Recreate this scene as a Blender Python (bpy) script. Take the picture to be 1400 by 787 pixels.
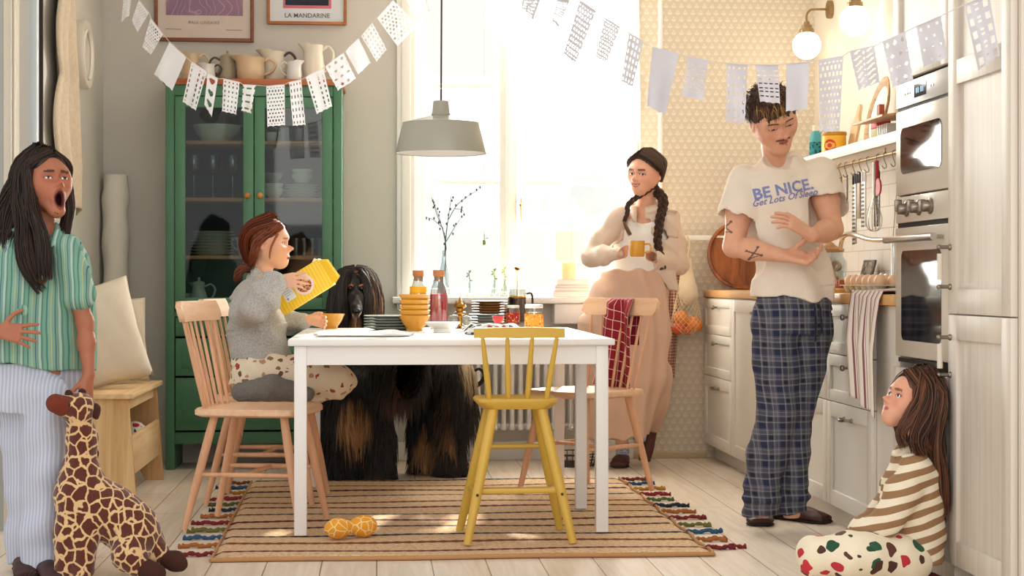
import bpy, bmesh, math, random
import numpy as np
from mathutils import Vector, Matrix, Euler
PI = math.pi
for o in list(bpy.data.objects): bpy.data.objects.remove(o)
scene = bpy.context.scene
COL = scene.collection
# ------------------------------------------------------------ camera
F = 2300.0; YAW = math.atan(185/2300); CA, SA = math.cos(YAW), math.sin(YAW); CH = .95; HY = 385.0
cam_d = bpy.data.cameras.new('camera'); cam = bpy.data.objects.new('camera', cam_d); COL.objects.link(cam)
cam.location = (0, 0, CH); cam.rotation_euler = (PI/2, 0, -YAW)
cam_d.sensor_width = 36; cam_d.lens = 36*F/1400; cam_d.shift_y = (HY-393.5)/1400; cam_d.clip_start = .1; cam_d.clip_end = 100
scene.camera = cam
# ------------------------------------------------------------ light
scene.view_settings.view_transform = 'Standard'; scene.view_settings.look = 'None'
scene.view_settings.gamma = 1; scene.view_settings.use_curve_mapping = False
scene.view_settings.exposure = .12
w = bpy.data.worlds.new('world'); scene.world = w; w.use_nodes = True
nt = w.node_tree; bg = nt.nodes['Background']
bg.inputs[0].default_value = (1.0, .98, .955, 1); bg.inputs[1].default_value = 1.0
sun_d = bpy.data.lights.new('sun', 'SUN'); sun = bpy.data.objects.new('sun', sun_d); COL.objects.link(sun)
sun_d.energy = 11.0; sun_d.color = (1, .89, .76); sun_d.angle = math.radians(1.6)
sun_dir = Vector((-.25, -1, -math.tan(math.radians(23))*1.03)).normalized()
sun.rotation_euler = sun_dir.to_track_quat('-Z', 'Y').to_euler()
def area(name, loc, target, sx, sy, power, color):
    d = bpy.data.lights.new(name, 'AREA'); d.shape = 'RECTANGLE'; d.size = sx; d.size_y = sy; d.energy = power; d.color = color
    o = bpy.data.objects.new(name, d); COL.objects.link(o); o.location = loc
    o.rotation_euler = (Vector(target)-Vector(loc)).to_track_quat('-Z', 'Y').to_euler(); return o
area('window_daylight', (.8, 9.35, 1.75), (.5, 6.0, .7), 1.25, 1.7, 180, (1, .96, .91))
area('camera_side_fill', (.6, .6, 2.3), (.4, 7, 1.0), 3.2, 1.6, 46, (1, .95, .89))  # added fill light from the camera side, not an actual window

# ------------------------------------------------------------ geometry of the view
def C(px, py, z):                       # world point seen at photo pixel (px,py), z metres into the view
    xc = (px-700)/F*z
    return Vector((xc*CA+z*SA, z*CA-xc*SA, CH+(HY-py)/F*z))
def CF(px, py, Z=0.0):                  # point of height Z seen at the pixel
    return C(px, py, (CH-Z)*F/(py-HY))
def CY(px, py, Y):                      # point of depth Y seen at the pixel
    t = (px-700)/F; z = Y/(CA-t*SA); return C(px, py, z)
def CX(px, py, X):
    t = (px-700)/F; z = X/(t*CA+SA); return C(px, py, z)
# ------------------------------------------------------------ materials
def lin(c):
    if isinstance(c, str): c = tuple(int(c[i:i+2], 16)/255 for i in (0, 2, 4))
    return tuple((x/12.92 if x <= .04045 else ((x+.055)/1.055)**2.4) for x in c)+(1,)
class NT:
    def __init__(s, name):
        s.m = bpy.data.materials.new(name); s.m.use_nodes = True; s.t = s.m.node_tree
        s.b = s.t.nodes['Principled BSDF']; s.out = s.t.nodes['Material Output']
    def n(s, typ, **kw):
        nd = s.t.nodes.new(typ)
        for k, v in kw.items():
            if k[0] == 'i' and k[1:].isdigit(): nd.inputs[int(k[1:])].default_value = v
            elif k in nd.inputs: nd.inputs[k].default_value = v
            else: setattr(nd, k, v)
        return nd
    def l(s, a, ao, b, bi): s.t.links.new(a.outputs[ao], b.inputs[bi])
    def coord(s, scale=(1,1,1), rot=(0,0,0), out='Object', loc=(0,0,0)):
        tc = s.n('ShaderNodeTexCoord'); mp = s.n('ShaderNodeMapping')
        mp.inputs['Scale'].default_value = scale; mp.inputs['Rotation'].default_value = rot; mp.inputs['Location'].default_value = loc
        s.l(tc, out, mp, 0); return mp
    def bump(s, node, out, strength=.3, dist=.01):
        bp = s.n('ShaderNodeBump'); bp.inputs['Strength'].default_value = strength; bp.inputs['Distance'].default_value = dist
        s.l(node, out, bp, 'Height'); s.l(bp, 0, s.b, 'Normal'); return bp
    def ramp(s, pts, interp='LINEAR'):
        r = s.n('ShaderNodeValToRGB'); e = r.color_ramp; e.interpolation = interp
        while len(e.elements) < len(pts): e.elements.new(.5)
        for el, (p, c) in zip(e.elements, pts): el.position = p; el.color = lin(c) if not (isinstance(c, tuple) and len(c) == 4) else c
        return r
    def math(s, op, a=None, b=None, c=None):
        nd = s.n('ShaderNodeMath', operation=op)
        for i, v in enumerate((a, b, c)):
            if v is None: continue
            if isinstance(v, (int, float)): nd.inputs[i].default_value = v
            else: s.t.links.new(v, nd.inputs[i])
        return nd.outputs[0]
    def mix(s, fac, a, b, typ='MIX'):
        nd = s.n('ShaderNodeMix', data_type='RGBA', blend_type=typ)
        for inp, v in ((nd.inputs[0], fac), (nd.inputs[6], a), (nd.inputs[7], b)):
            if isinstance(v, (int, float)): inp.default_value = v
            elif isinstance(v, (tuple, str)): inp.default_value = lin(v) if isinstance(v, str) else v
            else: s.t.links.new(v, inp)
        return nd.outputs[2]
MATS = {}
def mat(name, col='cccccc', rough=.6, metal=0., var=.06, vs=8., bump=0., bs=60., **kw):
    if name in MATS: return MATS[name]
    s = NT(name); b = s.b; b.inputs['Roughness'].default_value = rough; b.inputs['Metallic'].default_value = metal
    mp = s.coord(); nz = s.n('ShaderNodeTexNoise', Scale=vs, Detail=4.)
    s.l(mp, 0, nz, 'Vector')
    c = lin(col); hi = tuple(min(1, x*(1+var)) for x in c[:3])+(1,); lo = tuple(x*(1-var) for x in c[:3])+(1,)
    o = s.mix(nz.outputs[0], lo, hi); s.t.links.new(o, b.inputs['Base Color'])
    if bump:
        n2 = s.n('ShaderNodeTexNoise', Scale=bs, Detail=3.); s.l(mp, 0, n2, 'Vector'); s.bump(n2, 0, bump, .004)
    for k, v in kw.items():
        b.inputs[k.replace('_', ' ')].default_value = v
    MATS[name] = s.m; return s.m
def wood(name, light, dark, scale=3., axis=2, rough=.5, knots=False, contrast=1., streak=12.):
    if name in MATS: return MATS[name]
    s = NT(name); sc = [streak, streak, streak]; sc[axis] = streak*.06
    mp = s.coord(scale=tuple(x*scale/3 for x in sc))
    n1 = s.n('ShaderNodeTexNoise', Scale=2., Detail=6., Roughness=.6, Distortion=.6); s.l(mp, 0, n1, 'Vector')
    r = s.ramp([(.30, dark), (.62, light)]); s.l(n1, 0, r, 0)
    last = r.outputs[0]
    if knots:
        sk = [5., 5., 5.]; sk[axis] = 2.2
        m2 = s.coord(scale=tuple(sk)); v = s.n('ShaderNodeTexVoronoi', Scale=1.); s.l(m2, 0, v, 'Vector')
        k = s.ramp([(.08, '80502a'), (.22, 'ffffff')]); s.l(v, 'Distance', k, 0); last = s.mix(1., last, k.outputs[0], 'MULTIPLY')
    s.t.links.new(last, s.b.inputs['Base Color']); s.b.inputs['Roughness'].default_value = rough
    s.bump(n1, 0, .08*contrast, .003); MATS[name] = s.m; return s.m
def vcol(name, rough=.6, bump=0, bs=80., sss=0., spec=.5):     # colour comes from a per-vertex attribute "Col"
    if name in MATS: return MATS[name]
    s = NT(name); a = s.n('ShaderNodeAttribute', attribute_name='Col'); s.l(a, 'Color', s.b, 'Base Color')
    s.b.inputs['Roughness'].default_value = rough; s.b.inputs['Specular IOR Level'].default_value = spec
    if sss: s.b.inputs['Subsurface Weight'].default_value = sss; s.b.inputs['Subsurface Radius'].default_value = (.01, .004, .002); s.b.inputs['Subsurface Scale'].default_value = .6
    if bump:
        mp = s.coord(); n2 = s.n('ShaderNodeTexNoise', Scale=bs, Detail=3.); s.l(mp, 0, n2, 'Vector'); s.bump(n2, 0, bump, .004)
    MATS[name] = s.m; return s.m
def glass(name, tint='ffffff', gloss=.12, rough=.03):          # thin clear glass: see-through with a fresnel sheen
    if name in MATS: return MATS[name]
    s = NT(name); s.t.nodes.remove(s.b)
    tr = s.n('ShaderNodeBsdfTransparent'); tr.inputs[0].default_value = lin(tint)
    gl = s.n('ShaderNodeBsdfGlossy'); gl.inputs['Roughness'].default_value = rough
    lw = s.n('ShaderNodeLayerWeight', Blend=.5); mx = s.n('ShaderNodeMixShader')
    f = s.math('MULTIPLY_ADD', s.math('POWER', lw.outputs['Facing'], 4.), .55, gloss*.12+.02)
    s.t.links.new(f, mx.inputs[0]); s.l(tr, 0, mx, 1); s.l(gl, 0, mx, 2); s.l(mx, 0, s.out, 0)
    MATS[name] = s.m; return s.m
def emit(name, col, strength):
    if name in MATS: return MATS[name]
    s = NT(name); s.b.inputs['Base Color'].default_value = lin(col); s.b.inputs['Emission Color'].default_value = lin(col)
    s.b.inputs['Emission Strength'].default_value = strength; MATS[name] = s.m; return s.m
# ------------------------------------------------------------ mesh helpers
def BM(): return bmesh.new()
def box(bm, x0, x1, y0, y1, z0, z1, bev=0., M=None, seg=2):
    r = bmesh.ops.create_cube(bm, size=1); vs = r['verts']
    T = Matrix.Translation(((x0+x1)/2, (y0+y1)/2, (z0+z1)/2)) @ Matrix.Diagonal((abs(x1-x0), abs(y1-y0), abs(z1-z0), 1))
    bmesh.ops.transform(bm, matrix=T, verts=vs)
    if bev:
        es = list({e for v in vs for e in v.link_edges})
        g = bmesh.ops.bevel(bm, geom=es, offset=bev, segments=seg, affect='EDGES', profile=.5)
        vs = list({v for f in g['faces'] for v in f.verts} | {v for v in vs if v.is_valid})
    if M is not None: bmesh.ops.transform(bm, matrix=M, verts=[v for v in vs if v.is_valid])
    return vs
def tube(bm, pts, rad, seg=8, cap=True, flat=1.):
    pts = [Vector(p) for p in pts]; n = len(pts)
    if isinstance(rad, (int, float)): rad = [rad]*n
    rings = []; up = Vector((0, 0, 1)); prev = None
    for i, p in enumerate(pts):
        d = (pts[min(i+1, n-1)]-pts[max(i-1, 0)]).normalized()
        if prev is None:
            u = d.cross(up)
            if u.length < .05: u = d.cross(Vector((0, 1, 0)))
            u.normalize()
        else:
            u = (prev-d*prev.dot(d)); u = u.normalized() if u.length > 1e-6 else d.orthogonal().normalized()
        prev = u; v = d.cross(u)
        rings.append([bm.verts.new(p+(u*math.cos(2*PI*k/seg)+v*math.sin(2*PI*k/seg)*flat)*rad[i]) for k in range(seg)])
    for i in range(n-1):
        for k in range(seg):
            bm.faces.new((rings[i][k], rings[i][(k+1) % seg], rings[i+1][(k+1) % seg], rings[i+1][k]))
    if cap:
        bm.faces.new(rings[0][::-1]); bm.faces.new(rings[-1])
def smooth_path(pts, n=8):                                # Catmull-Rom
    P = [Vector(p) for p in pts]; P = [P[0]*2-P[1]]+P+[P[-1]*2-P[-2]]; out = []
    for i in range(1, len(P)-2):
        for k in range(n):
            t = k/n; a, b, c, d = P[i-1], P[i], P[i+1], P[i+2]
            out.append(.5*((2*b)+(c-a)*t+(2*a-5*b+4*c-d)*t*t+(3*b-a-3*c+d)*t**3))
    out.append(P[-2]); return out
def lathe(bm, prof, seg=24, loc=(0, 0, 0), M=None, arc=2*PI):
    loc = Vector(loc); rings = []
    for r, z in prof:
        if r < 1e-5: rings.append([bm.verts.new(loc+Vector((0, 0, z)))])
        else: rings.append([bm.verts.new(loc+Vector((r*math.cos(2*PI*k/seg), r*math.sin(2*PI*k/seg), z))) for k in range(seg)])
    for a, b in zip(rings, rings[1:]):
        for k in range(seg):
            k2 = (k+1) % seg
            if len(a) == 1 and len(b) == 1: continue
            if len(a) == 1: bm.faces.new((a[0], b[k], b[k2]))
            elif len(b) == 1: bm.faces.new((a[k], a[k2], b[0]))
            else: bm.faces.new((a[k], a[k2], b[k2], b[k]))
    if M is not None: bmesh.ops.transform(bm, matrix=M, verts=[v for rg in rings for v in rg])
def prism(bm, pts, d, M=None):                            # closed outline (3-D points) extruded by vector d
    d = Vector(d); a = [bm.verts.new(Vector(p)) for p in pts]; b = [bm.verts.new(Vector(p)+d) for p in pts]; n = len(pts)
    bm.faces.new(a[::-1]); bm.faces.new(b)
    for i in range(n): bm.faces.new((a[i], a[(i+1) % n], b[(i+1) % n], b[i]))
    if M is not None: bmesh.ops.transform(bm, matrix=M, verts=a+b)
def ball(bm, c, r, seg=16, M=None, sc=(1, 1, 1)):
    T = Matrix.Translation(Vector(c)) @ (M or Matrix()) @ Matrix.Diagonal((r*sc[0], r*sc[1], r*sc[2], 1))
    bmesh.ops.create_uvsphere(bm, u_segments=seg, v_segments=max(6, seg*2//3), radius=1, matrix=T)
def tag(o, label=None, cat=None, group=None, kind=None):
    if label: o['label'] = label
    if cat: o['category'] = cat
    if group: o['group'] = group
    if kind: o['kind'] = kind
    return o
def link_mesh(name, me, m, parent=None, smooth=None, world=True):
    o = bpy.data.objects.new(name, me); COL.objects.link(o)
    if m is not None:
        for x in (m if isinstance(m, (list, tuple)) else [m]): me.materials.append(x)
    if smooth is not None:
        me.polygons.foreach_set('use_smooth', [True]*len(me.polygons))
        if smooth < 180:
            try: me.set_sharp_from_angle(angle=math.radians(smooth))
            except Exception: pass
    if parent is not None:
        if world:
            M = parent.matrix_basis.inverted()
            p = parent.parent
            while p is not None: M = M @ p.matrix_basis.inverted(); p = p.parent
            me.transform(M)
        o.parent = parent
    return o
def obj(name, bm, m, parent=None, smooth=35, world=False, label=None, cat=None, group=None, kind=None):
    bmesh.ops.recalc_face_normals(bm, faces=bm.faces[:])
    me = bpy.data.meshes.new(name); bm.to_mesh(me); bm.free()
    return tag(link_mesh(name, me, m, parent, smooth, world), label, cat, group, kind)
def thing(name, label, cat, loc=(0, 0, 0), rz=0., group=None, rot=None):
    o = bpy.data.objects.new(name, None); COL.objects.link(o); o.location = Vector(loc)
    o.rotation_euler = rot if rot is not None else (0, 0, rz); o.empty_display_size = .05
    return tag(o, label, cat, group)
def copy_tree(o, parent=None, loc=None, rz=None, label=None, scale=None):
    c = o.copy(); COL.objects.link(c)
    if parent is not None: c.parent = parent
    for ch in list(o.children): copy_tree(ch, c)
    if loc is not None: c.location = loc
    if rz is not None: c.rotation_euler = (0, 0, rz)
    if scale is not None: c.scale = scale if isinstance(scale, tuple) else (scale,)*3
    if label: c['label'] = label
    return c
def recenter(o, loc):                                     # put a one-mesh thing's origin at its base
    loc = Vector(loc); o.data.transform(Matrix.Translation(-loc)); o.location = loc; return o
def text_mesh(s, size, M, mname, m, parent, font_shear=0., extrude=.0004, bold=0., space=1., align='CENTER', world=True):
    cu = bpy.data.curves.new(mname, 'FONT'); cu.body = s; cu.size = size; cu.extrude = extrude; cu.shear = font_shear
    cu.offset = bold; cu.space_character = space; cu.align_x = align; cu.align_y = 'CENTER'; cu.resolution_u = 3
    o = bpy.data.objects.new('tmp', cu); COL.objects.link(o)
    dg = bpy.context.evaluated_depsgraph_get(); me = bpy.data.meshes.new_from_object(o.evaluated_get(dg)); bpy.data.objects.remove(o)
    me.transform(M); me.materials.clear(); me.name = mname
    return link_mesh(mname, me, m, parent, None, world)
# ============================================================ THE ROOM
BY = 8.97; LX = -1.43; RX = 2.37; CZ = 2.85; KX = 1.776      # back wall, left wall, right wall, ceiling, kitchen fronts
WX0, WX1, WZ0, WZ1 = .20, 1.375, .87, 2.62
m_wall = mat('painted_plaster', 'cfcac2', .85, var=.03, vs=2., bump=.05, bs=120)
m_wall_left = mat('left_wall_paint', 'd3d0c8', .85, var=.03, vs=2., bump=.05, bs=120)
m_warm = mat('warm_white_plaster', 'ece3d6', .8, var=.03, vs=2., bump=.05)
m_white = mat('white_paint', 'efece6', .45, var=.02)
m_sill = mat('white_sill_paint', 'e6e3df', .5, var=.02)
def wallpaper():
    s = NT('beige_fan_wallpaper'); mp = s.coord(scale=(1, 1, 1))
    sx = s.n('ShaderNodeSeparateXYZ'); s.l(mp, 0, sx, 0); x, z = sx.outputs[0], sx.outputs[2]
    P = .042
    zz = s.math('DIVIDE', z, P*.86); row = s.math('FLOOR', zz); fz = s.math('FRACT', zz)
    par = s.math('MULTIPLY', s.math('MODULO', row, 2.), .5)
    xx = s.math('ADD', s.math('DIVIDE', x, P), s.math('ABSOLUTE', par)); fx = s.math('SUBTRACT', s.math('FRACT', xx), .5)
    # small three-lobed mark in each cell
    d1 = s.math('SQRT', s.math('ADD', s.math('POWER', s.math('ABSOLUTE', fx), 2.), s.math('POWER', s.math('SUBTRACT', fz, .5), 2.)))
    tri = s.math('ADD', s.math('MULTIPLY', s.math('ABSOLUTE', fx), 1.6), s.math('MULTIPLY', s.math('SUBTRACT', fz, .45), .9))
    a = s.math('LESS_THAN', tri, .40); b = s.math('LESS_THAN', d1, .36); v = s.math('MULTIPLY', a, b)
    rim = s.math('MULTIPLY', s.math('LESS_THAN', d1, .18), .55)
    v2 = s.math('SUBTRACT', v, rim)
    c = s.mix(v2, 'd6cab6', 'e7dfd2'); s.t.links.new(c, s.b.inputs['Base Color']); s.b.inputs['Roughness'].default_value = .8
    return s.m
m_paper = wallpaper()
def floor_mat():
    s = NT('whitewashed_plank_floor'); mp = s.coord(rot=(0, 0, PI/2))
    br = s.n('ShaderNodeTexBrick', offset=.37, offset_frequency=2); s.l(mp, 0, br, 'Vector')
    br.inputs['Scale'].default_value = 1.; br.inputs['Brick Width'].default_value = 1.75; br.inputs['Row Height'].default_value = .185
    br.inputs['Mortar Size'].default_value = .0022; br.inputs['Mortar Smooth'].default_value = .1; br.inputs['Bias'].default_value = 0.
    br.inputs['Color1'].default_value = lin('e3d3c0'); br.inputs['Color2'].default_value = lin('eee2d4'); br.inputs['Mortar'].default_value = lin('8c7a66')
    m2 = s.coord(scale=(14, .9, 1)); nz = s.n('ShaderNodeTexNoise', Scale=2.2, Detail=7., Roughness=.62, Distortion=.8); s.l(m2, 0, nz, 'Vector')
    r = s.ramp([(.3, 'd8c7b2'), (.6, 'fdfaf6')]); s.l(nz, 0, r, 0)
    c = s.mix(.55, br.outputs[0], r.outputs[0], 'MULTIPLY'); s.t.links.new(c, s.b.inputs['Base Color'])
    s.b.inputs['Roughness'].default_value = .38; s.bump(nz, 0, .06, .002); return s.m
bm = BM(); box(bm, -3.2, 3.0, 1.0, BY+.2, -.06, 0); obj('floor', bm, floor_mat(), kind='structure')
# back wall: painted part with the window hole, wallpapered part
def back_piece(bm, x0, x1, z0, z1): box(bm, x0, x1, BY, BY+.22, z0, z1)
bm = BM(); back_piece(bm, LX-.2, WX0, 0, CZ); back_piece(bm, WX0, WX1, 0, WZ0-.03); back_piece(bm, WX0, WX1, WZ1, CZ)
obj('wall_back', bm, m_wall, kind='structure')
bm = BM(); back_piece(bm, WX1, RX+.2, 0, CZ); obj('wall_back_papered', bm, m_paper, kind='structure')
bm = BM(); box(bm, RX, RX+.2, 3.9, BY+.2, 0, CZ); obj('wall_right', bm, m_warm, kind='structure')
bm = BM(); box(bm, LX-.2, LX, 7.30, BY, 0, CZ); obj('wall_left', bm, m_wall_left, kind='structure')
bm = BM(); box(bm, -3.2, LX-.02, 6.62, 6.80, 0, CZ); obj('wall_left_near', bm, mat('grey_green_plaster', 'a9aba4', .85), kind='structure')
bm = BM(); box(bm, LX-.2, RX+.2, 4.6, BY+.2, CZ, CZ+.1); obj('ceiling', bm, m_white, kind='structure')
# tiled splashback under the wall shelf
def tiles():
    s = NT('white_wall_tiles'); mp = s.coord(rot=(0, PI/2, PI/2)); s.b.inputs['Roughness'].default_value = .2
    tc = s.coord(); sx = s.n('ShaderNodeSeparateXYZ'); s.l(tc, 0, sx, 0)
    cb = s.n('ShaderNodeCombineXYZ'); s.l(sx, 1, cb, 0); s.l(sx, 2, cb, 1)
    br = s.n('ShaderNodeTexBrick', offset=.5); s.l(cb, 0, br, 'Vector'); br.inputs['Scale'].default_value = 1.
    br.inputs['Brick Width'].default_value = .2; br.inputs['Row Height'].default_value = .1; br.inputs['Mortar Size'].default_value = .0025
    br.inputs['Color1'].default_value = lin('f0eeea'); br.inputs['Color2'].default_value = lin('ece9e4'); br.inputs['Mortar'].default_value = lin('cfcac2')
    s.l(br, 0, s.b, 'Base Color'); s.bump(br, 1, -.2, .002); return s.m
bm = BM(); box(bm, RX-.012, RX, 5.66, BY, .905, 1.53); obj('trim_tiles', bm, tiles(), kind='structure')
# skirting
bm = BM(); box(bm, -.14, WX1, BY-.018, BY, 0, .10, .004); obj('baseboard_back', bm, m_white, kind='structure')
bm = BM(); box(bm, LX, LX+.018, 7.31, BY, 0, .12, .004); obj('baseboard_left', bm, m_white, kind='structure')
bm = BM(); box(bm, WX1, KX, BY-.016, BY, 0, .03, .003); obj('baseboard_papered', bm, mat('beige_skirting', 'c8b48e', .6), kind='structure')
# ------------------------------------------------------------ window
win = bpy.data.objects.new('window_1', None); COL.objects.link(win); win.location = (WX0, BY, WZ0); tag(win, kind='structure')
bm = BM()
for (x0, x1, z0, z1) in ((WX0, WX0+.055, WZ0, WZ1), (WX1-.055, WX1, WZ0, WZ1), (WX0, WX1, WZ1-.05, WZ1), (WX0, WX1, WZ0-.02, WZ0+.045)):
    box(bm, x0, x1, BY+.05, BY+.15, z0, z1, .006)
obj('window_frame', bm, m_white, win, world=True)
MX = CY(694, 200, BY+.1).x
bm = BM(); box(bm, MX-.05, MX+.05, BY+.055, BY+.14, WZ0, WZ1, .008); box(bm, MX-.012, MX+.012, BY+.035, BY+.06, WZ0+.05, WZ1-.05, .004)
obj('mullion', bm, m_white, win, world=True)
for k, py in enumerate((118, 249)):
    z = CY(600, py, BY+.1).z
    for x0, x1 in ((WX0+.05, MX-.04), (MX+.04, WX1-.05)):
        bm = BM(); box(bm, x0, x1, BY+.08, BY+.12, z-.012, z+.012, .004); obj('glazing_bar', bm, m_white, win, world=True)
for x0, x1 in ((WX0+.05, MX-.045), (MX+.045, WX1-.05)):
    bm = BM(); box(bm, x0, x1, BY+.098, BY+.102, WZ0+.03, WZ1-.04); obj('pane', bm, glass('window_glass', 'fbfdfb'), win, world=True)
bm = BM(); box(bm, MX+.062, MX+.07, BY+.03, BY+.055, 1.28, 1.40, .002); ball(bm, (MX+.066, BY+.03, 1.36), .009, 8); obj('latch', bm, mat('brass', 'b48a45', .3, 1.), win, world=True)
# casing and deep sill
bm = BM()
box(bm, WX0-.095, WX0+.005, BY-.03, BY+.06, .80, WZ1+.09, .006); box(bm, WX0-.07, WX0-.02, BY-.04, BY-.02, .83, WZ1+.07, .006)
box(bm, WX1-.005, WX1+.025, BY-.02, BY+.06, .85, WZ1+.05, .006); box(bm, WX0-.095, WX1+.04, BY-.03, BY+.06, WZ1, WZ1+.09, .006)
obj('trim_window', bm, m_white, kind='structure')
bm = BM(); box(bm, WX0-.12, WX1+.03, BY-.20, BY+.06, WZ0-.035, WZ0, .008); box(bm, .93, WX1+.03, BY-.19, BY-.02, WZ0-.14, WZ0-.036, .004)
obj('trim_sill', bm, m_sill, kind='structure')
# white pipe on the papered wall
bm = BM(); p = CY(903, 200, BY-.03); tube(bm, [(p.x, BY-.03, .3), (p.x, BY-.03, CZ)], .013, 10)
for z in (1.2, 2.0): tube(bm, [(p.x, BY-.03, z), (p.x, BY, z)], .006, 6)
obj('trim_pipe', bm, m_white, kind='structure')
# ------------------------------------------------------------ the door opening at the left
bm = BM(); xa = CY(18, 0, 6.62).x
box(bm, -3.1, xa-.015, 6.55, 6.62, 0, CZ); 
obj('wall_left_edge', bm, MATS['grey_green_plaster'], kind='structure')
bm = BM(); box(bm, xa-.016, xa+.014, 6.52, 6.63, 0, CZ, .006); box(bm, xa+.014, xa+.022, 6.54, 6.63, 0, CZ, .003)
obj('trim_door', bm, mat('cream_door_casing', 'c9bfae', .55), kind='structure')
d = bpy.data.objects.new('door_1', None); COL.objects.link(d); d.location = (xa+.05, 6.8, 0); tag(d, kind='structure')
bm = BM(); x1 = CY(53.5, 0, 6.86).x; box(bm, xa+.02, x1, 6.82, 6.86, .01, CZ-.1, .004); obj('door_panel', bm, mat('pale_blue_door_paint', 'd0dbe2', .4), d, world=True)
bm = BM(); box(bm, CY(52, 0, 7.2).x, CY(58, 0, 7.2).x, 7.2, 7.22, 0, CZ); obj('gap_shade_slab', bm, mat('painted_doorway_shade', '2a211d', .8), d, world=True)  # dark-coloured slab stands in for the shade inside the door gap
# ------------------------------------------------------------ radiator under the window
rad = thing('radiator', 'white column radiator on the wall below the window, behind the dog and table', 'radiator', (.25, BY-.12, 0))
m_rad = mat('radiator_enamel', 'e2ded8', .4, var=.02)
z0, z1 = .17, .55; xs = np.arange(.22, 1.06, .0445)
for x in xs:
    bm = BM()
    for yy in (BY-.16, BY-.09):
        tube(bm, smooth_path([(x, yy, z0+.02), (x, yy, (z0+z1)/2), (x, yy, z1-.02)], 2), .0125, 8)
    box(bm, x-.015, x+.015, BY-.175, BY-.075, z1-.035, z1, .01); box(bm, x-.015, x+.015, BY-.175, BY-.075, z0, z0+.035, .01)
    obj('radiator_column', bm, m_rad, rad, world=True)
bm = BM(); tube(bm, [(.2, BY-.125, z1-.02), (1.09, BY-.125, z1-.02)], .014, 8); tube(bm, [(.2, BY-.125, z0+.02), (1.09, BY-.125, z0+.02)], .014, 8)
for x in (.4, .9):
    tube(bm, [(x+.02, BY-.125, 0), (x+.02, BY-.125, z0+.02)], .012, 8); tube(bm, [(x+.02, BY-.125, .5), (x+.02, BY, .5)], .008, 6)
obj('radiator_pipe', bm, m_rad, rad, world=True)
# dark wire basket under it
p = CF(776, 629); p.y = min(p.y, BY-.13)
bk = thing('wire_basket', 'low round dark wire basket on the floor below the radiator', 'basket', (p.x, BY-.3, 0))
bm = BM()
for k in range(26):
    a = 2*PI*k/26; tube(bm, [(.115*math.cos(a), .115*math.sin(a), 0), (.13*math.cos(a), .13*math.sin(a), .065)], .0022, 5)
obj('wire_side', bm, mat('dark_wire', '3b3430', .5, .4), bk)
bm = BM()
for r, z in ((.115, .004), (.123, .035), (.13, .065)): tube(bm, [(r*math.cos(2*PI*k/28), r*math.sin(2*PI*k/28), z) for k in range(29)], .003, 5)
lathe(bm, [(0, 0), (.115, 0), (.115, .004), (0, .004)], 24); obj('rim', bm, MATS['dark_wire'], bk)
# ------------------------------------------------------------ sheer curtain
def curtain():
    s = NT('sheer_curtain'); s.t.nodes.remove(s.b)
    tr = s.n('ShaderNodeBsdfTransparent'); df = s.n('ShaderNodeBsdfDiffuse'); tl = s.n('ShaderNodeBsdfTranslucent')
    for q in (df, tl): q.inputs[0].default_value = lin('efe9de')
    m1 = s.n('ShaderNodeMixShader'); m1.inputs[0].default_value = .75; s.l(df, 0, m1, 1); s.l(tl, 0, m1, 2)
    m2 = s.n('ShaderNodeMixShader'); m2.inputs[0].default_value = .42; s.l(tr, 0, m2, 1); s.l(m1, 0, m2, 2); s.l(m2, 0, s.out, 0); return s.m
m_sheer = curtain()
def sheer(name, fn, nu, nv, m, **kw):
    bm = BM(); g = [[bm.verts.new(fn(i/nu, j/nv)) for i in range(nu+1)] for j in range(nv+1)]
    for j in range(nv):
        for i in range(nu): bm.faces.new((g[j][i], g[j][i+1], g[j+1][i+1], g[j+1][i]))
    return obj(name, bm, m, smooth=180, **kw)
def curt(u, v):                      # u across, v from top to the gathering tie at the right
    top = Vector((.42+u*.98, BY-.075, 2.74)); tie = Vector((1.36+u*.05, BY-.085, 1.40))
    w_ = v**1.0; p = top.lerp(tie, w_)
    p.z += -.25*math.sin(PI*v)*(1-u)*.8; p.x += -.02*math.sin(PI*v)*(1-u)
    am = .022*(1-.5*v); p.y += am*math.sin(u*70+3*math.sin(u*9))-(.02*math.sin(u*23))
    return p
c1 = sheer('sheer_curtain', curt, 160, 40, m_sheer, label='white sheer curtain swept across the window and gathered to its right side', cat='curtain')
def curt2(u, v):
    x = 1.36-.02+u*.06-.07*v*(1-u)*0; p = Vector((1.32+u*.09, BY-.085+.015*math.sin(u*40), 1.40-.5*v)); p.x += .03*math.sin(v*3)*(1-u)*-1; return p
c2 = sheer('curtain_tail', curt2, 30, 12, m_sheer); c2.parent = c1
# ------------------------------------------------------------ left wall: knitted curtain, round plate
def lace(u, v):
    y = 7.40+u*.52
    zb = 2.62-v*1.36
    edge = .10*(1-abs(math.sin(v*PI*3.6)))*(1-u)
    return Vector((LX+.045+.018*math.sin(u*17)+.01*math.sin(v*5+u*4), y+edge+v*.10*u, zb-.03*math.sin(u*PI*2)))
m_lace = mat('cream_knit', 'cdbca5', .95, var=.18, vs=45., bump=.5, bs=150)
lc = sheer('knitted_hanging', lace, 24, 120, m_lace, label='cream knitted hanging with a scalloped edge on the left wall above the shouting girl', cat='wall hanging')
md = lc.modifiers.new('t', 'SOLIDIFY'); md.thickness = .006
pc = CX(113, 75, LX+.03); plate = thing('wall_plate', 'round cream rimmed wall plate hanging on the left wall', 'plate', (LX, pc.y, pc.z))
R = Matrix.Translation((LX, pc.y, pc.z)) @ Matrix.Rotation(PI/2, 4, 'Y')
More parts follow.
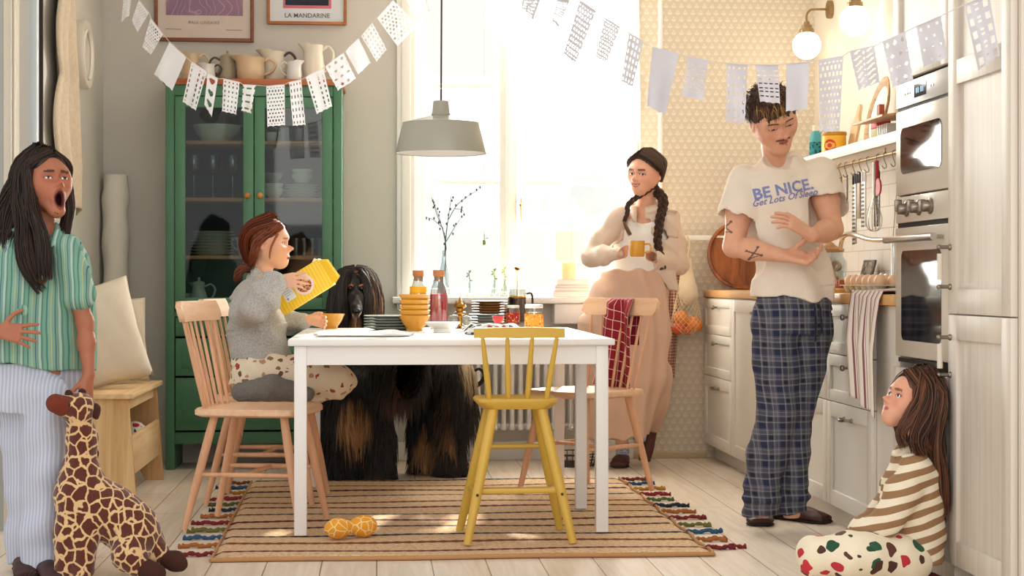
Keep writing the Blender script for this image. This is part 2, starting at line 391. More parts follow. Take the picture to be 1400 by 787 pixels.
bm = BM(); lathe(bm, [(0, .012), (.10, .012), (.105, .04), (.128, .058), (.158, .06), (.165, .05), (.165, .004), (.15, 0), (0, 0)], 48, M=R)
obj('plate_body', bm, mat('cream_glaze', 'd8cfc0', .35), plate, world=True, smooth=50)
bm = BM(); lathe(bm, [(.112, .05), (.118, .062), (.124, .05)], 40, M=R); obj('inner_rim', bm, mat('pale_rim', 'ebe6dc', .3), plate, world=True, smooth=60)
# ============================================================ GREEN GLASS CABINET
m_green = mat('green_paint', '47795a', .45, var=.04)
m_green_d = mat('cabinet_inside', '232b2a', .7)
m_oak_shelf = wood('oak_shelf_edge', 'eeb07c', 'd8925c', 3, 0)
m_top = wood('red_brown_cabinet_top', 'b4683a', '9a5028', 3, 0)
gx0, gx1, gy, gz = -1.062, -.176, 8.60, 1.965
g = thing('display_cabinet', 'tall green cabinet with two glass doors standing against the back wall', 'cabinet', ((gx0+gx1)/2, gy+.18, 0))
bm = BM()
box(bm, gx0, gx0+.045, gy, BY-.01, 0, gz-.02, .004); box(bm, gx1-.045, gx1, gy, BY-.01, 0, gz-.02, .004)
box(bm, gx0+.045, gx1-.045, gy, gy+.03, gz-.075, gz-.02, .003); box(bm, gx0+.045, gx1-.045, gy+.01, gy+.04, .13, .19, .003)
box(bm, gx0+.045, gx1-.045, gy+.02, BY-.03, .17, .19); box(bm, gx0+.045, gx1-.045, gy+.01, gy+.03, .775, .80)
obj('frame', bm, m_green, g, world=True)
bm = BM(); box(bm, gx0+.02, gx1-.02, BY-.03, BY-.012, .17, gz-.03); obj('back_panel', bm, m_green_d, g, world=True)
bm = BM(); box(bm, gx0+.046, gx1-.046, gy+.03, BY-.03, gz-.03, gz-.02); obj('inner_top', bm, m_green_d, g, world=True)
bm = BM(); box(bm, gx0-.012, gx1+.012, gy-.015, BY-.005, gz-.02, gz+.012, .005); obj('cabinet_top', bm, m_top, g, world=True)
gm = (gx0+gx1)/2
SH = [CY(300, py, gy+.03).z for py in (192, 270, 349)]       # shelf heights
for z in SH:
    bm = BM(); box(bm, gx0+.05, gx1-.05, gy+.035, BY-.035, z-.018, z, .002); obj('shelf', bm, m_oak_shelf, g, world=True)
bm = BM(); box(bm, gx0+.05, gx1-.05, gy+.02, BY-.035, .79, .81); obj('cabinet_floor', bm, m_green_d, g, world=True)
dz0, dz1 = .81, gz-.08
m_cabglass = glass('cabinet_glass', 'd3dcda', .10)
for a, b, kx in ((gx0+.048, gm-.002, gm-.032), (gm+.002, gx1-.048, gm+.032)):
    bm = BM(); W_ = .052
    box(bm, a, a+W_, gy-.012, gy+.012, dz0, dz1, .003); box(bm, b-W_, b, gy-.012, gy+.012, dz0, dz1, .003)
    box(bm, a+W_, b-W_, gy-.012, gy+.012, dz0, dz0+.06, .003); box(bm, a+W_, b-W_, gy-.012, gy+.012, dz1-.055, dz1, .003)
    door = obj('door', bm, m_green, g, world=True)
    bm = BM(); box(bm, a+W_, b-W_, gy-.002, gy+.002, dz0+.06, dz1-.055); obj('glass_pane', bm, m_cabglass, door, world=True)
    bm = BM(); M = Matrix.Translation((kx, gy-.012, SH[1]+.008)) @ Matrix.Rotation(PI/2, 4, 'X')
    lathe(bm, [(.006, 0), (.006, .01), (.013, .014), (.016, .022), (.012, .03), (0, .032)], 16, M=M); obj('knob', bm, wood('knob_wood', 'c48a45', 'a8722f', 3, 1), door, world=True, smooth=60)
for z0, z1 in ((.675, .77), (.475, .665), (.20, .465)):
    bm = BM(); box(bm, gx0+.05, gx1-.05, gy-.008, gy+.012, z0, z1, .004); box(bm, gx0+.085, gx1-.085, gy-.010, gy, z0+.035, z1-.035, .003)
    dr = obj('drawer', bm, m_green, g, world=True)
    for kx in (gx0+.22, gx1-.22):
        bm = BM(); lathe(bm, [(.006, 0), (.013, .012), (.015, .02), (0, .028)], 12, M=Matrix.Translation((kx, gy-.008, (z0+z1)/2)) @ Matrix.Rotation(PI/2, 4, 'X'))
        obj('knob', bm, m_green, dr, world=True, smooth=60)
# ---- crockery builders
m_por = mat('white_porcelain', 'eeece6', .25, var=.01); m_cream = mat('cream_ceramic', 'e6dcc8', .35, var=.02)
m_grayc = mat('grey_stoneware', '9c9a92', .35)
m_cup = glass('clear_glassware', 'eef3f4', .9)
def turned(name, prof, m, loc, label=None, cat=None, group=None, seg=28):
    bm = BM(); lathe(bm, prof, seg); o = obj(name, bm, m, smooth=60, label=label, cat=cat, group=group); o.location = loc; return o
def plate_prof(r, t=.012): return [(0, 0), (r*.55, 0), (r*.6, .003), (r*.98, t+.004), (r, t+.006), (r*.97, t+.007), (r*.58, .006), (0, .005)]
def bowl_prof(r, h, foot=.45): return [(0, .0), (r*foot, 0), (r*foot, .006), (r*.80, h*.42), (r*.95, h*.8), (r, h), (r*.965, h), (r*.9, h*.78), (r*.74, h*.45), (r*.3, .012), (0, .010)]
def row(proto, n, dz, labels=None):
    out = [proto]
    for k in range(1, n):
        c = copy_tree(proto, loc=(proto.location.x, proto.location.y, proto.location.z+k*dz)); out.append(c)
    return out
def inside(px, z, depth=.17): p = CY(px, 300, gy+depth); return (p.x, gy+depth, z)
# top shelf left: wide bowl
turned('serving_bowl', bowl_prof(.125, .088, .6), m_por, inside(296, SH[0]), 'large white bowl on the top left shelf inside the green cabinet', 'bowl')
# wine glasses
wg = None
for k, (px, sh) in enumerate(((265, 'left'), (291, 'middle'), (318, 'right'))):
    loc = inside(px, SH[1])
    lb = 'clear stemmed wine glass, %s of three behind the left cabinet door' % {'left': 'leftmost', 'middle': 'middle', 'right': 'rightmost'}[sh]
    if wg is None:
        wg = thing('wine_glass', lb, 'glass', loc, group='wine glasses in the cabinet')
        bm = BM(); lathe(bm, [(0, .12), (.018, .125), (.036, .155), (.039, .185), (.034, .225), (.033, .225), (.038, .185), (.034, .157), (.016, .13), (0, .127)], 24); obj('glass_bowl', bm, m_cup, wg, smooth=70)
        bm = BM(); lathe(bm, [(.035, 0), (.034, .003), (.006, .008), (.004, .05), (.006, .12), (0, .122)], 20); obj('stem', bm, m_cup, wg, smooth=70)
    else: copy_tree(wg, loc=loc, label=lb)
# stack of plates left lower
pl = turned('dinner_plate', plate_prof(.115, .010), m_por, inside(291, SH[2]), 'white plate in the stack behind the left cabinet door', 'plate', 'white plates stacked in the cabinet')
row(pl, 8, .0155)
# pitcher, jug at bottom left
def pitcher(name, label, loc, H=.19, r=.05, m=None, hm=None, hside=1, neck=.75, lid=False, rz=0., cat='pitcher', spout=True, group=None, belly=.36):
    t = thing(name, label, cat, loc, rz if hside > 0 else rz+PI, group=group)
    bm = BM(); lathe(bm, [(0, 0), (r*.82, 0), (r*.86, .004), (r*1.0, H*belly), (r*(neck*.5+.5), H*.62), (r*neck, H*.84), (r*neck*1.15, H), (r*neck*1.08, H), (r*neck*.92, H*.84), (r*.9, H*.4), (0, H*.1)], 28)
    if spout:
        for v in bm.verts:
            if v.co.z > H*.8 and v.co.x < -r*.2:
                v.co.x -= (v.co.z-H*.8)/(H*.2)*r*.55*max(0, 1-abs(v.co.y)/(r*.8)); v.co.z += (v.co.z-H*.8)/(H*.2)*r*.15
    obj('body', bm, m or m_cream, t, smooth=60)
    bm = BM(); tube(bm, smooth_path([(r*neck, 0, H*.88), (r*1.3, 0, H*.98), (r*1.75, 0, H*.78), (r*1.5, 0, H*.48), (r*.98, 0, H*.32)], 6), r*.11, 8); obj('handle', bm, hm or m or m_cream, t, smooth=60)
    if lid:
        bm = BM(); lathe(bm, [(r*neck*1.1, H), (r*.6, H*1.07), (r*.2, H*1.12), (r*.10, H*1.15), (r*.17, H*1.19), (r*.1, H*1.24), (0, H*1.27)], 20); obj('lid', bm, m or m_cream, t, smooth=60)
    return t
pitcher('pitcher', 'white lidded pot low behind the left cabinet door', inside(272, .81), .13, .047, m_por, lid=True, neck=.6)
pitcher('pitcher', 'small white jug at the far left bottom of the cabinet', inside(254, .81, .2), .08, .03, m_por, neck=.9)
pitcher('pitcher', 'white wide-mouthed jug on the lower shelf behind the seated girl', inside(336, SH[2]), .095, .042, m_por, hside=-1, neck=1.2)
# right door
turned('cup', [(0, 0), (.022, 0), (.028, .03), (.03, .05), (.028, .05), (.025, .01), (0, .006)], m_por, inside(371, SH[0], .12), 'small white cup on the top right cabinet shelf', 'cup')
for px, ll in ((387, 'left'), (410, 'right')):
    turned('tumbler', [(0, 0), (.022, 0), (.028, .075), (.026, .075), (.02, .006), (0, .005)], m_cup, inside(px, SH[0], .15), 'clear tumbler on the top right cabinet shelf, %s of two' % ll, 'glass', 'tumblers in the cabinet')
b = turned('bowl', bowl_prof(.052, .05, .5), m_por, inside(374, SH[1], .12), 'white bowl stacked low at the left of the middle right shelf', 'bowl', 'white bowls on the middle right shelf'); row(b, 2, .028)
b = turned('bowl', bowl_prof(.048, .046, .5), m_grayc, (b.location.x, b.location.y, b.location.z+.085), 'grey bowl turned on top of the two white bowls in the cabinet', 'bowl')
pl = turned('side_plate', plate_prof(.09, .010), m_por, inside(413, SH[1], .14), 'white plate in the low stack on the middle right cabinet shelf', 'plate', 'plates on the middle right shelf'); row(pl, 5, .014)
b = turned('bowl', bowl_prof(.058, .042, .6), m_por, (pl.location.x, pl.location.y, SH[1]+.082), 'white shallow bowl on top of the plate stack in the cabinet', 'bowl', 'shallow bowls on the plates in the cabinet'); row(b, 2, .028)
for k in range(7):
    turned('tumbler', [(0, 0), (.02, 0), (.024, .09), (.022, .09), (.018, .006), (0, .005)], m_cup, inside(405+k*5.5, SH[2], .10+.08*(k % 2)), 'clear glass among the group on the lower right cabinet shelf', 'glass', 'glasses on the lower right cabinet shelf', seg=16)
# ---- pitchers on the cabinet top
T = gz+.012
def topl(px, d=.2): p = CY(px, 80, gy+d); return (p.x, gy+d, T)
m_dh = mat('dark_handle', '4a4038', .4); m_sage = mat('grey_green_ceramic', 'a89c84', .4); m_tan = mat('pale_tan_ceramic', 'd8bd9a', .4)
pitcher('pitcher', 'tilted beige pitcher at the left end of the cabinet top', topl(262, .24), .155, .05, m_tan, hside=1)
pitcher('pitcher', 'small white jug with a dark wire handle on the cabinet top', topl(284, .15), .09, .04, m_por, m_dh, neck=.85)
pitcher('coffee_pot', 'grey-green lidded pot on the cabinet top', topl(311, .2), .135, .052, m_sage, m_dh, hside=-1, lid=True, neck=.7)
pitcher('pitcher', 'squat tan ribbed jug with a round handle on the cabinet top', topl(343, .15), .125, .072, m_tan, neck=.93, cat='jug')
pitcher('pitcher', 'wide cream ewer behind the small jug on the cabinet top', topl(374, .24), .17, .065, m_cream, m_dh, neck=.8)
pitcher('pitcher', 'small pale blue-white milk jug with its handle to the left on the cabinet top', topl(402, .12), .105, .04, mat('pale_blue_ceramic', 'dfe2e0', .3), hside=-1, neck=.8)
pitcher('pitcher', 'tallest cream pitcher at the right end of the cabinet top', topl(429, .2), .20, .058, mat('ivory_ceramic', 'ece3d2', .35), neck=.78)
# ============================================================ FRAMED POSTERS
def frame_pic(name, label, px0, px1, pyb, H, fm, parts, fw):
    a = CY(px0, pyb, BY-.02); b = CY(px1, pyb, BY-.02); x0, x1, z0 = a.x, b.x, a.z; z1 = z0+H
    t = thing(name, label, 'picture', ((x0+x1)/2, BY, z0))
    bm = BM()
    for q in ((x0, x0+fw, z0, z1), (x1-fw, x1, z0, z1), (x0+fw, x1-fw, z0, z0+fw), (x0+fw, x1-fw, z1-fw, z1)): box(bm, q[0], q[1], BY-.032, BY-.002, q[2], q[3], .003)
    obj('frame', bm, fm, t, world=True)
    return t, x0, x1, z0, z1
fm1 = wood('dark_frame_wood', '8a5232', '6e3d22', 3, 0); fm2 = wood('honey_frame_wood', 'b0703a', '98582a', 3, 0)
t, x0, x1, z0, z1 = frame_pic('framed_poster', 'large framed mauve poster above the left of the green cabinet', 211, 347, 56, .72, fm1, None, .018)
bm = BM(); box(bm, x0+.015, x1-.015, BY-.018, BY-.010, z0+.015, z1-.015); obj('paper', bm, mat('poster_paper_pink', 'd6c6bd', .7), t, world=True)
def mauve():
    s = NT('mauve_print'); mp = s.coord(); n = s.n('ShaderNodeTexNoise', Scale=5., Detail=4.); s.l(mp, 0, n, 'Vector')
    r = s.ramp([(.3, '7c6488'), (.5, '8f6f8a'), (.65, 'a0768c')]); s.l(n, 0, r, 0)
    w_ = s.n('ShaderNodeTexWave', Scale=9., Distortion=14., Detail=1.); s.l(mp, 0, w_, 'Vector'); k = s.ramp([(.93, '000000'), (.97, 'ffffff')]); s.l(w_, 0, k, 0)
    c = s.mix(s.math('MULTIPLY', k.outputs[0], .5), r.outputs[0], 'c7a3b4'); s.t.links.new(c, s.b.inputs['Base Color']); return s.m
bm = BM(); zz = CY(280, 21, BY-.02).z; xa, xb = CY(227, 21, BY-.02).x, CY(332, 21, BY-.02).x; box(bm, xa, xb, BY-.021, BY-.017, zz, z1-.09); obj('print', bm, mauve(), t, world=True)
m_ink = mat('grey_ink', '8f8784', .8); m_ink2 = mat('slate_ink', '5f6870', .8)
VERT = Matrix.Rotation(PI/2, 4, 'X')
def wall_text(s, px, py, size, m, par, **kw):
    p = CY(px, py, BY-.0195); text_mesh(s, size, Matrix.Translation(p) @ VERT, 'lettering', m, par, **kw)
wall_text('PAIX LINEAIRE', 279, 31, .022, m_ink, t, space=1.15)
for pxa, pxb, py in ((226, 248, 39.5), (309, 331, 41)):
    pa, pb = CY(pxa, py, BY-.0195), CY(pxb, py, BY-.0195); bm = BM(); box(bm, pa.x, pb.x, BY-.020, BY-.0185, pa.z-.0015, pa.z+.0015); obj('caption_line', bm, m_ink, t, world=True)
t, x0, x1, z0, z1 = frame_pic('framed_poster', 'framed poster lettered La Mandarine above the right of the green cabinet', 365, 474, 33, .5, fm2, None, .016)
bm = BM(); box(bm, x0+.014, x1-.014, BY-.018, BY-.010, z0+.014, z1-.014); obj('paper', bm, mat('poster_paper_blue', 'dadce0', .7), t, world=True)
bm = BM(); xa, xb = CY(387, 11, BY-.02).x, CY(453, 11, BY-.02).x; zz = CY(387, 11, BY-.02).z; box(bm, xa, xb, BY-.020, BY-.017, zz, z1-.06); obj('print_border', bm, mat('pink_print', 'cf6f7c', .7), t, world=True)
bm = BM(); box(bm, xa+.012, xb-.014, BY-.022, BY-.019, zz+.016, z1-.07, .0); obj('print', bm, mat('dark_blue_print', '1c2438', .7, var=.5, vs=12), t, world=True)
wall_text('LA MANDARINE', 420, 21.5, .033, m_ink2, t, bold=.0004)
# ============================================================ PINE BENCH
m_pine = wood('knotty_pine', 'e3c08c', 'c2935a', 3, 2, .55, knots=True); m_pine_t = wood('pine_top', 'e6c79a', 'd6ab74', 3, 1, .5)
bn = thing('bench', 'knotty pine storage bench along the left wall', 'bench', (-1.23, 7.7, 0))
bx0, bx1, by0, by1 = LX+.03, -1.045, 7.27, 8.2
bm = BM(); box(bm, bx0-.0, bx1+.015, by0-.03, by1+.03, .452, .475, .005); obj('seat', bm, m_pine_t, bn, world=True)
for y in (by0, by1-.025):
    pts = [(bx0+.0, y, 0), (bx0+.05, y, 0), (bx0+.08, y, .05), (bx0+.13, y, .10), (bx0+.2, y, .115), (bx1-.13, y, .10), (bx1-.085, y, .05), (bx1-.06, y, 0), (bx1+.025, y, 0), (bx1-.01, y, .452), (bx0, y, .452)]
    bm = BM(); prism(bm, pts, (0, .025, 0)); obj('end_panel', bm, m_pine, bn, world=True)
bm = BM(); M = Matrix.Translation((bx1+.008, 0, 0)); box(bm, bx1-.012, bx1+.004, by0+.026, by1-.026, .12, .29, .003); obj('front_board', bm, m_pine_t, bn, world=True)
bm = BM(); box(bm, bx0+.01, bx1-.015, by0+.026, by1-.026, .12, .135); obj('bottom_board', bm, m_pine_t, bn, world=True)
bm = BM(); box(bm, bx1-.04, bx1-.02, by0+.026, by1-.026, .40, .452); obj('rail', bm, m_pine_t, bn, world=True)
def blob_mat(name, base, cols, scale, thr=.42, rough=.85, wv=1.):
    if name in MATS: return MATS[name]
    s = NT(name); mp = s.coord(); s.b.inputs['Roughness'].default_value = rough
    nz = s.n('ShaderNodeTexNoise', Scale=scale*1.3, Detail=1.); s.l(mp, 0, nz, 'Vector')
    ad = s.n('ShaderNodeVectorMath', operation='MULTIPLY_ADD'); s.l(nz, 1, ad, 0); ad.inputs[1].default_value = (.4/scale*wv,)*3; s.l(mp, 0, ad, 2)
    v = s.n('ShaderNodeTexVoronoi', Scale=scale, Randomness=.6); s.l(ad, 0, v, 'Vector')
    f = s.math('LESS_THAN', v.outputs['Distance'], thr); sp = s.n('ShaderNodeSeparateColor'); s.l(v, 'Color', sp, 0)
    n = len(cols); r = s.ramp([(i/n, c) for i, c in enumerate(cols)], 'CONSTANT'); s.l(sp, 0, r, 0)
    c = s.mix(f, base, r.outputs[0]); s.t.links.new(c, s.b.inputs['Base Color']); MATS[name] = s.m; return s.m
bm = BM(); ball(bm, (-1.13, 8.0, .215), .075, 20, sc=(.9, 1.1, 1.1)); o = obj('folded_textile', bm, blob_mat('floral_textile', 'efe9dd', ['b8222c', '1d4a35', 'e9e0d0', 'b8222c'], 18, .5), label='bundled red, green and white floral textile inside the pine bench', cat='textile', smooth=180)
recenter(o, (-1.13, 8.0, .135))
# cushion on the bench
def cushion(name, label, loc, W_, H_, T_, rot, m, cat='cushion'):
    n = 22; bm = BM(); g1 = []
    for side in (1, -1):
        g_ = []
        for j in range(n+1):
            for i in range(n+1):
                u, v = i/n*2-1, j/n*2-1
                e = max(0, (1-abs(u)**2.6)*(1-abs(v)**2.6))**.55
                pin = 1-.09*(1-abs(u*v))*(abs(u)**3+abs(v)**3)/1.2
                wr = .006*math.sin(u*9+v*4)*e+.004*math.sin(v*13-u*5)*e
                g_.append(bm.verts.new((u*W_/2*pin, side*(T_/2*e+wr*.5), H_/2+v*H_/2*pin)))
        g1.append(g_)
    for s_, g_ in enumerate(g1):
        for j in range(n):
            for i in range(n):
                q = (g_[j*(n+1)+i], g_[j*(n+1)+i+1], g_[(j+1)*(n+1)+i+1], g_[(j+1)*(n+1)+i]); bm.faces.new(q if s_ else q[::-1])
    bmesh.ops.remove_doubles(bm, verts=bm.verts, dist=.0015)
    o = obj(name, bm, m, smooth=180, label=label, cat=cat); o.location = loc; o.rotation_euler = rot; return o
m_canvas = mat('cream_canvas', 'e2d6c3', .9, var=.05, bump=.3, bs=240)
cushion('pillow', 'cream canvas cushion leaning on the pine bench', (-1.165, 7.60, .486), .37, .47, .17, (math.radians(-10), math.radians(-14), math.radians(18)), m_canvas, 'pillow')
cushion('pillow', 'flatter cream cushion tucked behind the front one on the bench', (-1.20, 7.93, .482), .32, .40, .10, (math.radians(-8), 0, math.radians(30)), mat('cream_canvas_darker', 'cfc2ae', .9), 'pillow')
# rolled textile in the corner
bm = BM(); rr = []; pth = smooth_path([(-1.345, 8.86, .0), (-1.345, 8.86, .6), (-1.350, 8.86, 1.2), (-1.35, 8.86, 1.50)], 8)
tube(bm, pth, [.066+.004*math.sin(i*1.3) for i in range(len(pth))], 24)
for v in bm.verts: v.co.x += .004*math.sin(v.co.z*30+v.co.y*50)
roll = obj('rolled_rug', bm, mat('off_white_wool', 'e2ddd0', .95, bump=.4), label='off-white rolled rug standing upright in the left corner', cat='rug', smooth=50); recenter(roll, (-1.345, 8.86, 0))
bm = BM(); pts = []
for k in range(60): a = k*.42; r = .060*(1-k/62)+.003; pts.append((-1.35+r*math.cos(a), 8.86+r*math.sin(a), 1.502))
tube(bm, pts, .0035, 5); s_ = obj('roll_end', bm, MATS['off_white_wool'], roll, world=True)
# ============================================================ RUG
RX0, RX1, RY0, RY1 = -.56, 1.165, 5.755, 8.02
def rugmat():
    s = NT('striped_jute'); mp = s.coord(); sx = s.n('ShaderNodeSeparateXYZ'); s.l(mp, 0, sx, 0)
    nz = s.n('ShaderNodeTexNoise', Scale=6., Detail=2.); s.l(mp, 0, nz, 'Vector'); fine = s.n('ShaderNodeTexNoise', Scale=90., Detail=3.); s.l(mp, 0, fine, 'Vector')
    yy = s.math('ADD', s.math('SUBTRACT', sx.outputs[1], .135), s.math('MULTIPLY', s.math('SUBTRACT', nz.outputs[0], .5), .02))
    p = s.math('DIVIDE', yy, .188); fr = s.math('FRACT', s.math('ADD', p, .5)); di = s.math('ABSOLUTE', s.math('SUBTRACT', fr, .5))
    dash = s.math('MULTIPLY', s.math('SINE', s.math('MULTIPLY', sx.outputs[0], 150.)), .018)
    on = s.math('LESS_THAN', s.math('ADD', di, dash), .098); idx = s.math('FRACT', s.math('DIVIDE', s.math('ADD', s.math('FLOOR', s.math('ADD', p, .5)), .5), 6.))
    cols = s.ramp([(0, '6a141c'), (1/6, '7a4018'), (2/6, '1c2a42'), (3/6, '451a1c'), (4/6, '5a141c'), (5/6, '1e2422')], 'CONSTANT'); s.t.links.new(idx, cols.inputs[0])
    jr = s.ramp([(.3, 'c69c70'), (.52, 'e4c39c'), (.7, 'f2d8b6')]); s.l(fine, 0, jr, 0)
    rows = s.math('SINE', s.math('MULTIPLY', sx.outputs[1], 420.)); j2 = s.mix(s.math('MULTIPLY_ADD', rows, .12, .12), jr.outputs[0], 'a5794c')
    c = s.mix(on, j2, cols.outputs[0]); s.t.links.new(c, s.b.inputs['Base Color']); s.b.inputs['Roughness'].default_value = .95
    h = s.math('ADD', s.math('MULTIPLY', rows, .5), fine.outputs[0]); bp = s.n('ShaderNodeBump'); bp.inputs['Strength'].default_value = .7; bp.inputs['Distance'].default_value = .006
    s.t.links.new(h, bp.inputs['Height']); s.l(bp, 0, s.b, 'Normal'); return s.m
rug = thing('rug', 'beige jute rug with thin coloured stripes and tassels, under the table', 'rug', (0, RY0, 0))
bm = BM(); nx, ny = 60, 70; G = []
random.seed(4)
for j in range(ny+1):
    for i in range(nx+1):
        u, v = i/nx, j/ny; x = RX0+(RX1-RX0)*u+(.03*v*(-1 if u < .5 else 0)); x += (.006*math.sin(v*37)+.004*math.sin(v*91))*(abs(u*2-1)**8)
        y = RY0+(RY1-RY0)*v+.006*math.sin(u*12)*(1-v); z = .012+.0025*math.sin(u*9+v*14)+.002*math.sin(v*47)
        if i in (0, nx) or j in (0, ny): z = .002
        G.append(bm.verts.new((x, y, z)))
for j in range(ny):
    for i in range(nx): bm.faces.new((G[j*(nx+1)+i], G[j*(nx+1)+i+1], G[(j+1)*(nx+1)+i+1], G[(j+1)*(nx+1)+i]))
obj('rug_field', bm, rugmat(), rug, smooth=60, world=True)
bm = BM()
e = [(RX0-.002, RY0-.004, .008), (RX1, RY0-.004, .008)]
tube(bm, [(RX0+(RX1-RX0)*k/40, RY0+.006*math.sin(k/40*12)-.002, .009) for k in range(41)], .008, 8)
tube(bm, [(RX1+.006*math.sin(k/40*37), RY0+(RY1-RY0)*k/40, .008) for k in range(41)], .006, 6); tube(bm, [(RX0-.03*k/40, RY0+(RY1-RY0)*k/40, .008) for k in range(41)], .006, 6)
obj('rug_edge', bm, mat('jute_edge', 'b98a5a', .95, bump=.5, bs=300), rug, smooth=60, world=True)
tc = ['7c2026', 'a8642c', '2f5378', '6b6a30', '7c2026', 'a8642c', '23303f', '55622e', '8c2230', 'b07a28', '2f5378', '7a3424']
for k in range(12):
    y = RY0+.135+k*.188
    if y > RY1: break
    for sd in (-1, 1):
        bm = BM(); x0 = RX1+.0 if sd > 0 else RX0-.03*(y-RY0)/2.2
        for q in range(2):
            L = random.uniform(.10, .15); yo = random.uniform(-.02, .02); pts = [(x0+sd*L*t_, y+yo*t_+.006*math.sin(t_*9+q*2+k)+q*.012*t_, .009+.003*math.sin(t_*12)) for t_ in np.linspace(0, 1, 14)]
            tube(bm, pts, [.0065+.0028*math.sin(i*2.4) for i in range(13)]+[.012], 7)
        obj('tassel', bm, mat('tassel_'+tc[k], tc[k], .95, bump=.6, bs=400), rug, smooth=70, world=True)
# ============================================================ TABLE
TX0, TX1, TY0, TY1, TZ = -.325, .885, 6.215, 7.78, .738
m_tab = mat('table_white', 'efedeb', .35, var=.01)
tb = thing('dining_table', 'white rectangular dining table in the middle of the room', 'table', ((TX0+TX1)/2, 6.9, 0))
bm = BM(); box(bm, TX0, TX1, TY0, TY1, TZ-.024, TZ, .004); obj('tabletop', bm, m_tab, tb, world=True)
bm = BM(); a0 = TZ-.095
box(bm, TX0+.03, TX1-.03, TY0+.03, TY0+.05, a0, TZ-.024); box(bm, TX0+.03, TX1-.03, TY1-.05, TY1-.03, a0, TZ-.024); box(bm, TX0+.03, TX0+.05, TY0+.05, TY1-.05, a0, TZ-.024); box(bm, TX1-.05, TX1-.03, TY0+.05, TY1-.05, a0, TZ-.024)
obj('apron', bm, m_tab, tb, world=True)
for (x, y) in ((TX0+.022, TY0+.02), (TX1-.068, TY0+.02), (TX1-.068, 6.88), (TX0+.022, TY1-.066), (TX1-.068, TY1-.066)):
    bm = BM(); box(bm, x, x+.046, y, y+.046, .0155, TZ-.024, .003); obj('leg', bm, m_tab, tb, world=True)
# ============================================================ CHAIRS
m_birch = wood('birch_pinkish', 'dfad86', 'cb9570', 3, 2, .45, contrast=.5, streak=10); m_birch_t = wood('birch_rail', 'e6bf9c', 'd5a47c', 3, 1, .45, contrast=.5)
def spindle_chair(label, loc, rz, m, mt, group=None):     # faces +X
    t = thing('spindle_chair', label, 'chair', loc, rz, group=group)
    n = 40; bm = BM(); pts = []
    for k in range(n):
        a = 2*PI*k/n; c, s = math.cos(a), math.sin(a); e = .34
        x = .215*abs(c)**e*(1 if c > 0 else -1)+.0; y = .215*abs(s)**e*(1 if s > 0 else -1)*(1-.06*(-c+1)/2); pts.append((x, y))
    rings = []
    for sc_, z in ((.93, .425), (1., .433), (1., .449), (.97, .456), (.75, .452), (.4, .446)):
        rings.append([bm.verts.new((x*sc_, y*sc_, z)) for x, y in pts])
    for a, b in zip(rings, rings[1:]):
        for k in range(n): bm.faces.new((a[k], a[(k+1) % n], b[(k+1) % n], b[k]))
    bm.faces.new(rings[0][::-1]); bm.faces.new(rings[-1]); obj('seat', bm, mt, t, smooth=50)
    L = {}
    for sx in (1, -1):
        for sy in (1, -1):
            a = Vector((sx*.135, sy*.135, .43)); b = Vector((sx*.215-(.02 if sx < 0 else -.0), sy*.195, .0)); L[sx, sy] = (a, b)
            bm = BM(); tube(bm, [a.lerp(b, k/8) for k in range(9)], [.0155, .0165, .017, .017, .0165, .016, .0145, .013, .0115], 12); obj('leg', bm, m, t, smooth=60)
    at = lambda s, f: L[s][0].lerp(L[s][1], f)
    for pa, pb in (((1, 1), (-1, 1)), ((1, -1), (-1, -1))):
        bm = BM(); tube(bm, [at(pa, .52), (at(pa, .52)+at(pb, .52))/2, at(pb, .52)], [.008, .0105, .008], 10); obj('stretcher', bm, m, t, smooth=60)
    bm = BM(); p = (at((1, 1), .52)+at((-1, 1), .52))/2; q = (at((1, -1), .52)+at((-1, -1), .52))/2; tube(bm, [p, (p+q)/2, q], [.008, .0105, .008], 10); obj('stretcher', bm, m, t, smooth=60)
    # back: seven spindles up to a curved rail
    def rail(y): return Vector((-.262+.9*y*y*.6, y, .79))
    for k in range(7):
        y = -.165+.33*k/6; a = Vector((-.185+.012*(abs(y)/.16)**2, y*.86, .45)); b = rail(y*1.08)
        bm = BM(); tube(bm, [a.lerp(b, j/6) for j in range(7)], [.006, .0072, .0076, .0072, .0066, .006, .005], 8); obj('spindle', bm, m, t, smooth=60)
    bm = BM(); nn = 20; R_ = []
    for k in range(nn+1):
        y = -.222+.444*k/nn; u = abs(y)/.222; p = Vector((-.262+.55*y*y, y, .782)); hh = .078*(1 if u < .9 else 1-.5*((u-.9)/.1)**2); z0 = .782+(.078-hh)/2; th = .011
        R_.append([bm.verts.new(v) for v in (p+Vector((-th, 0, z0-.782)), p+Vector((th, 0, z0-.782)), p+Vector((th-.014, 0, z0-.782+hh)), p+Vector((-th-.014, 0, z0-.782+hh)))])
    for a, b in zip(R_, R_[1:]):
        for k in range(4): bm.faces.new((a[k], a[(k+1) % 4], b[(k+1) % 4], b[k]))
    bm.faces.new(R_[0]); bm.faces.new(R_[-1][::-1])
    bmesh.ops.bevel(bm, geom=[e for e in bm.edges if e.calc_length() > .001 and len(e.link_faces) == 2 and e.calc_face_angle(0) > .6], offset=.005, segments=2, affect='EDGES')
    obj('top_rail', bm, mt, t, smooth=50); return t
CHG = 'pale wood spindle chairs'
c_ = C(355, 721, 6.49); ch1 = spindle_chair('pale wood spindle chair nearest the camera at the left table end, empty', (c_.x, c_.y, .016), math.radians(-13), m_birch, m_birch_t, CHG)
cb = C(370, 0, 7.24); copy_tree(ch1, loc=(cb.x, cb.y, 0.016), rz=math.radians(-8), label='pale wood spindle chair that the girl with the cereal box sits on')
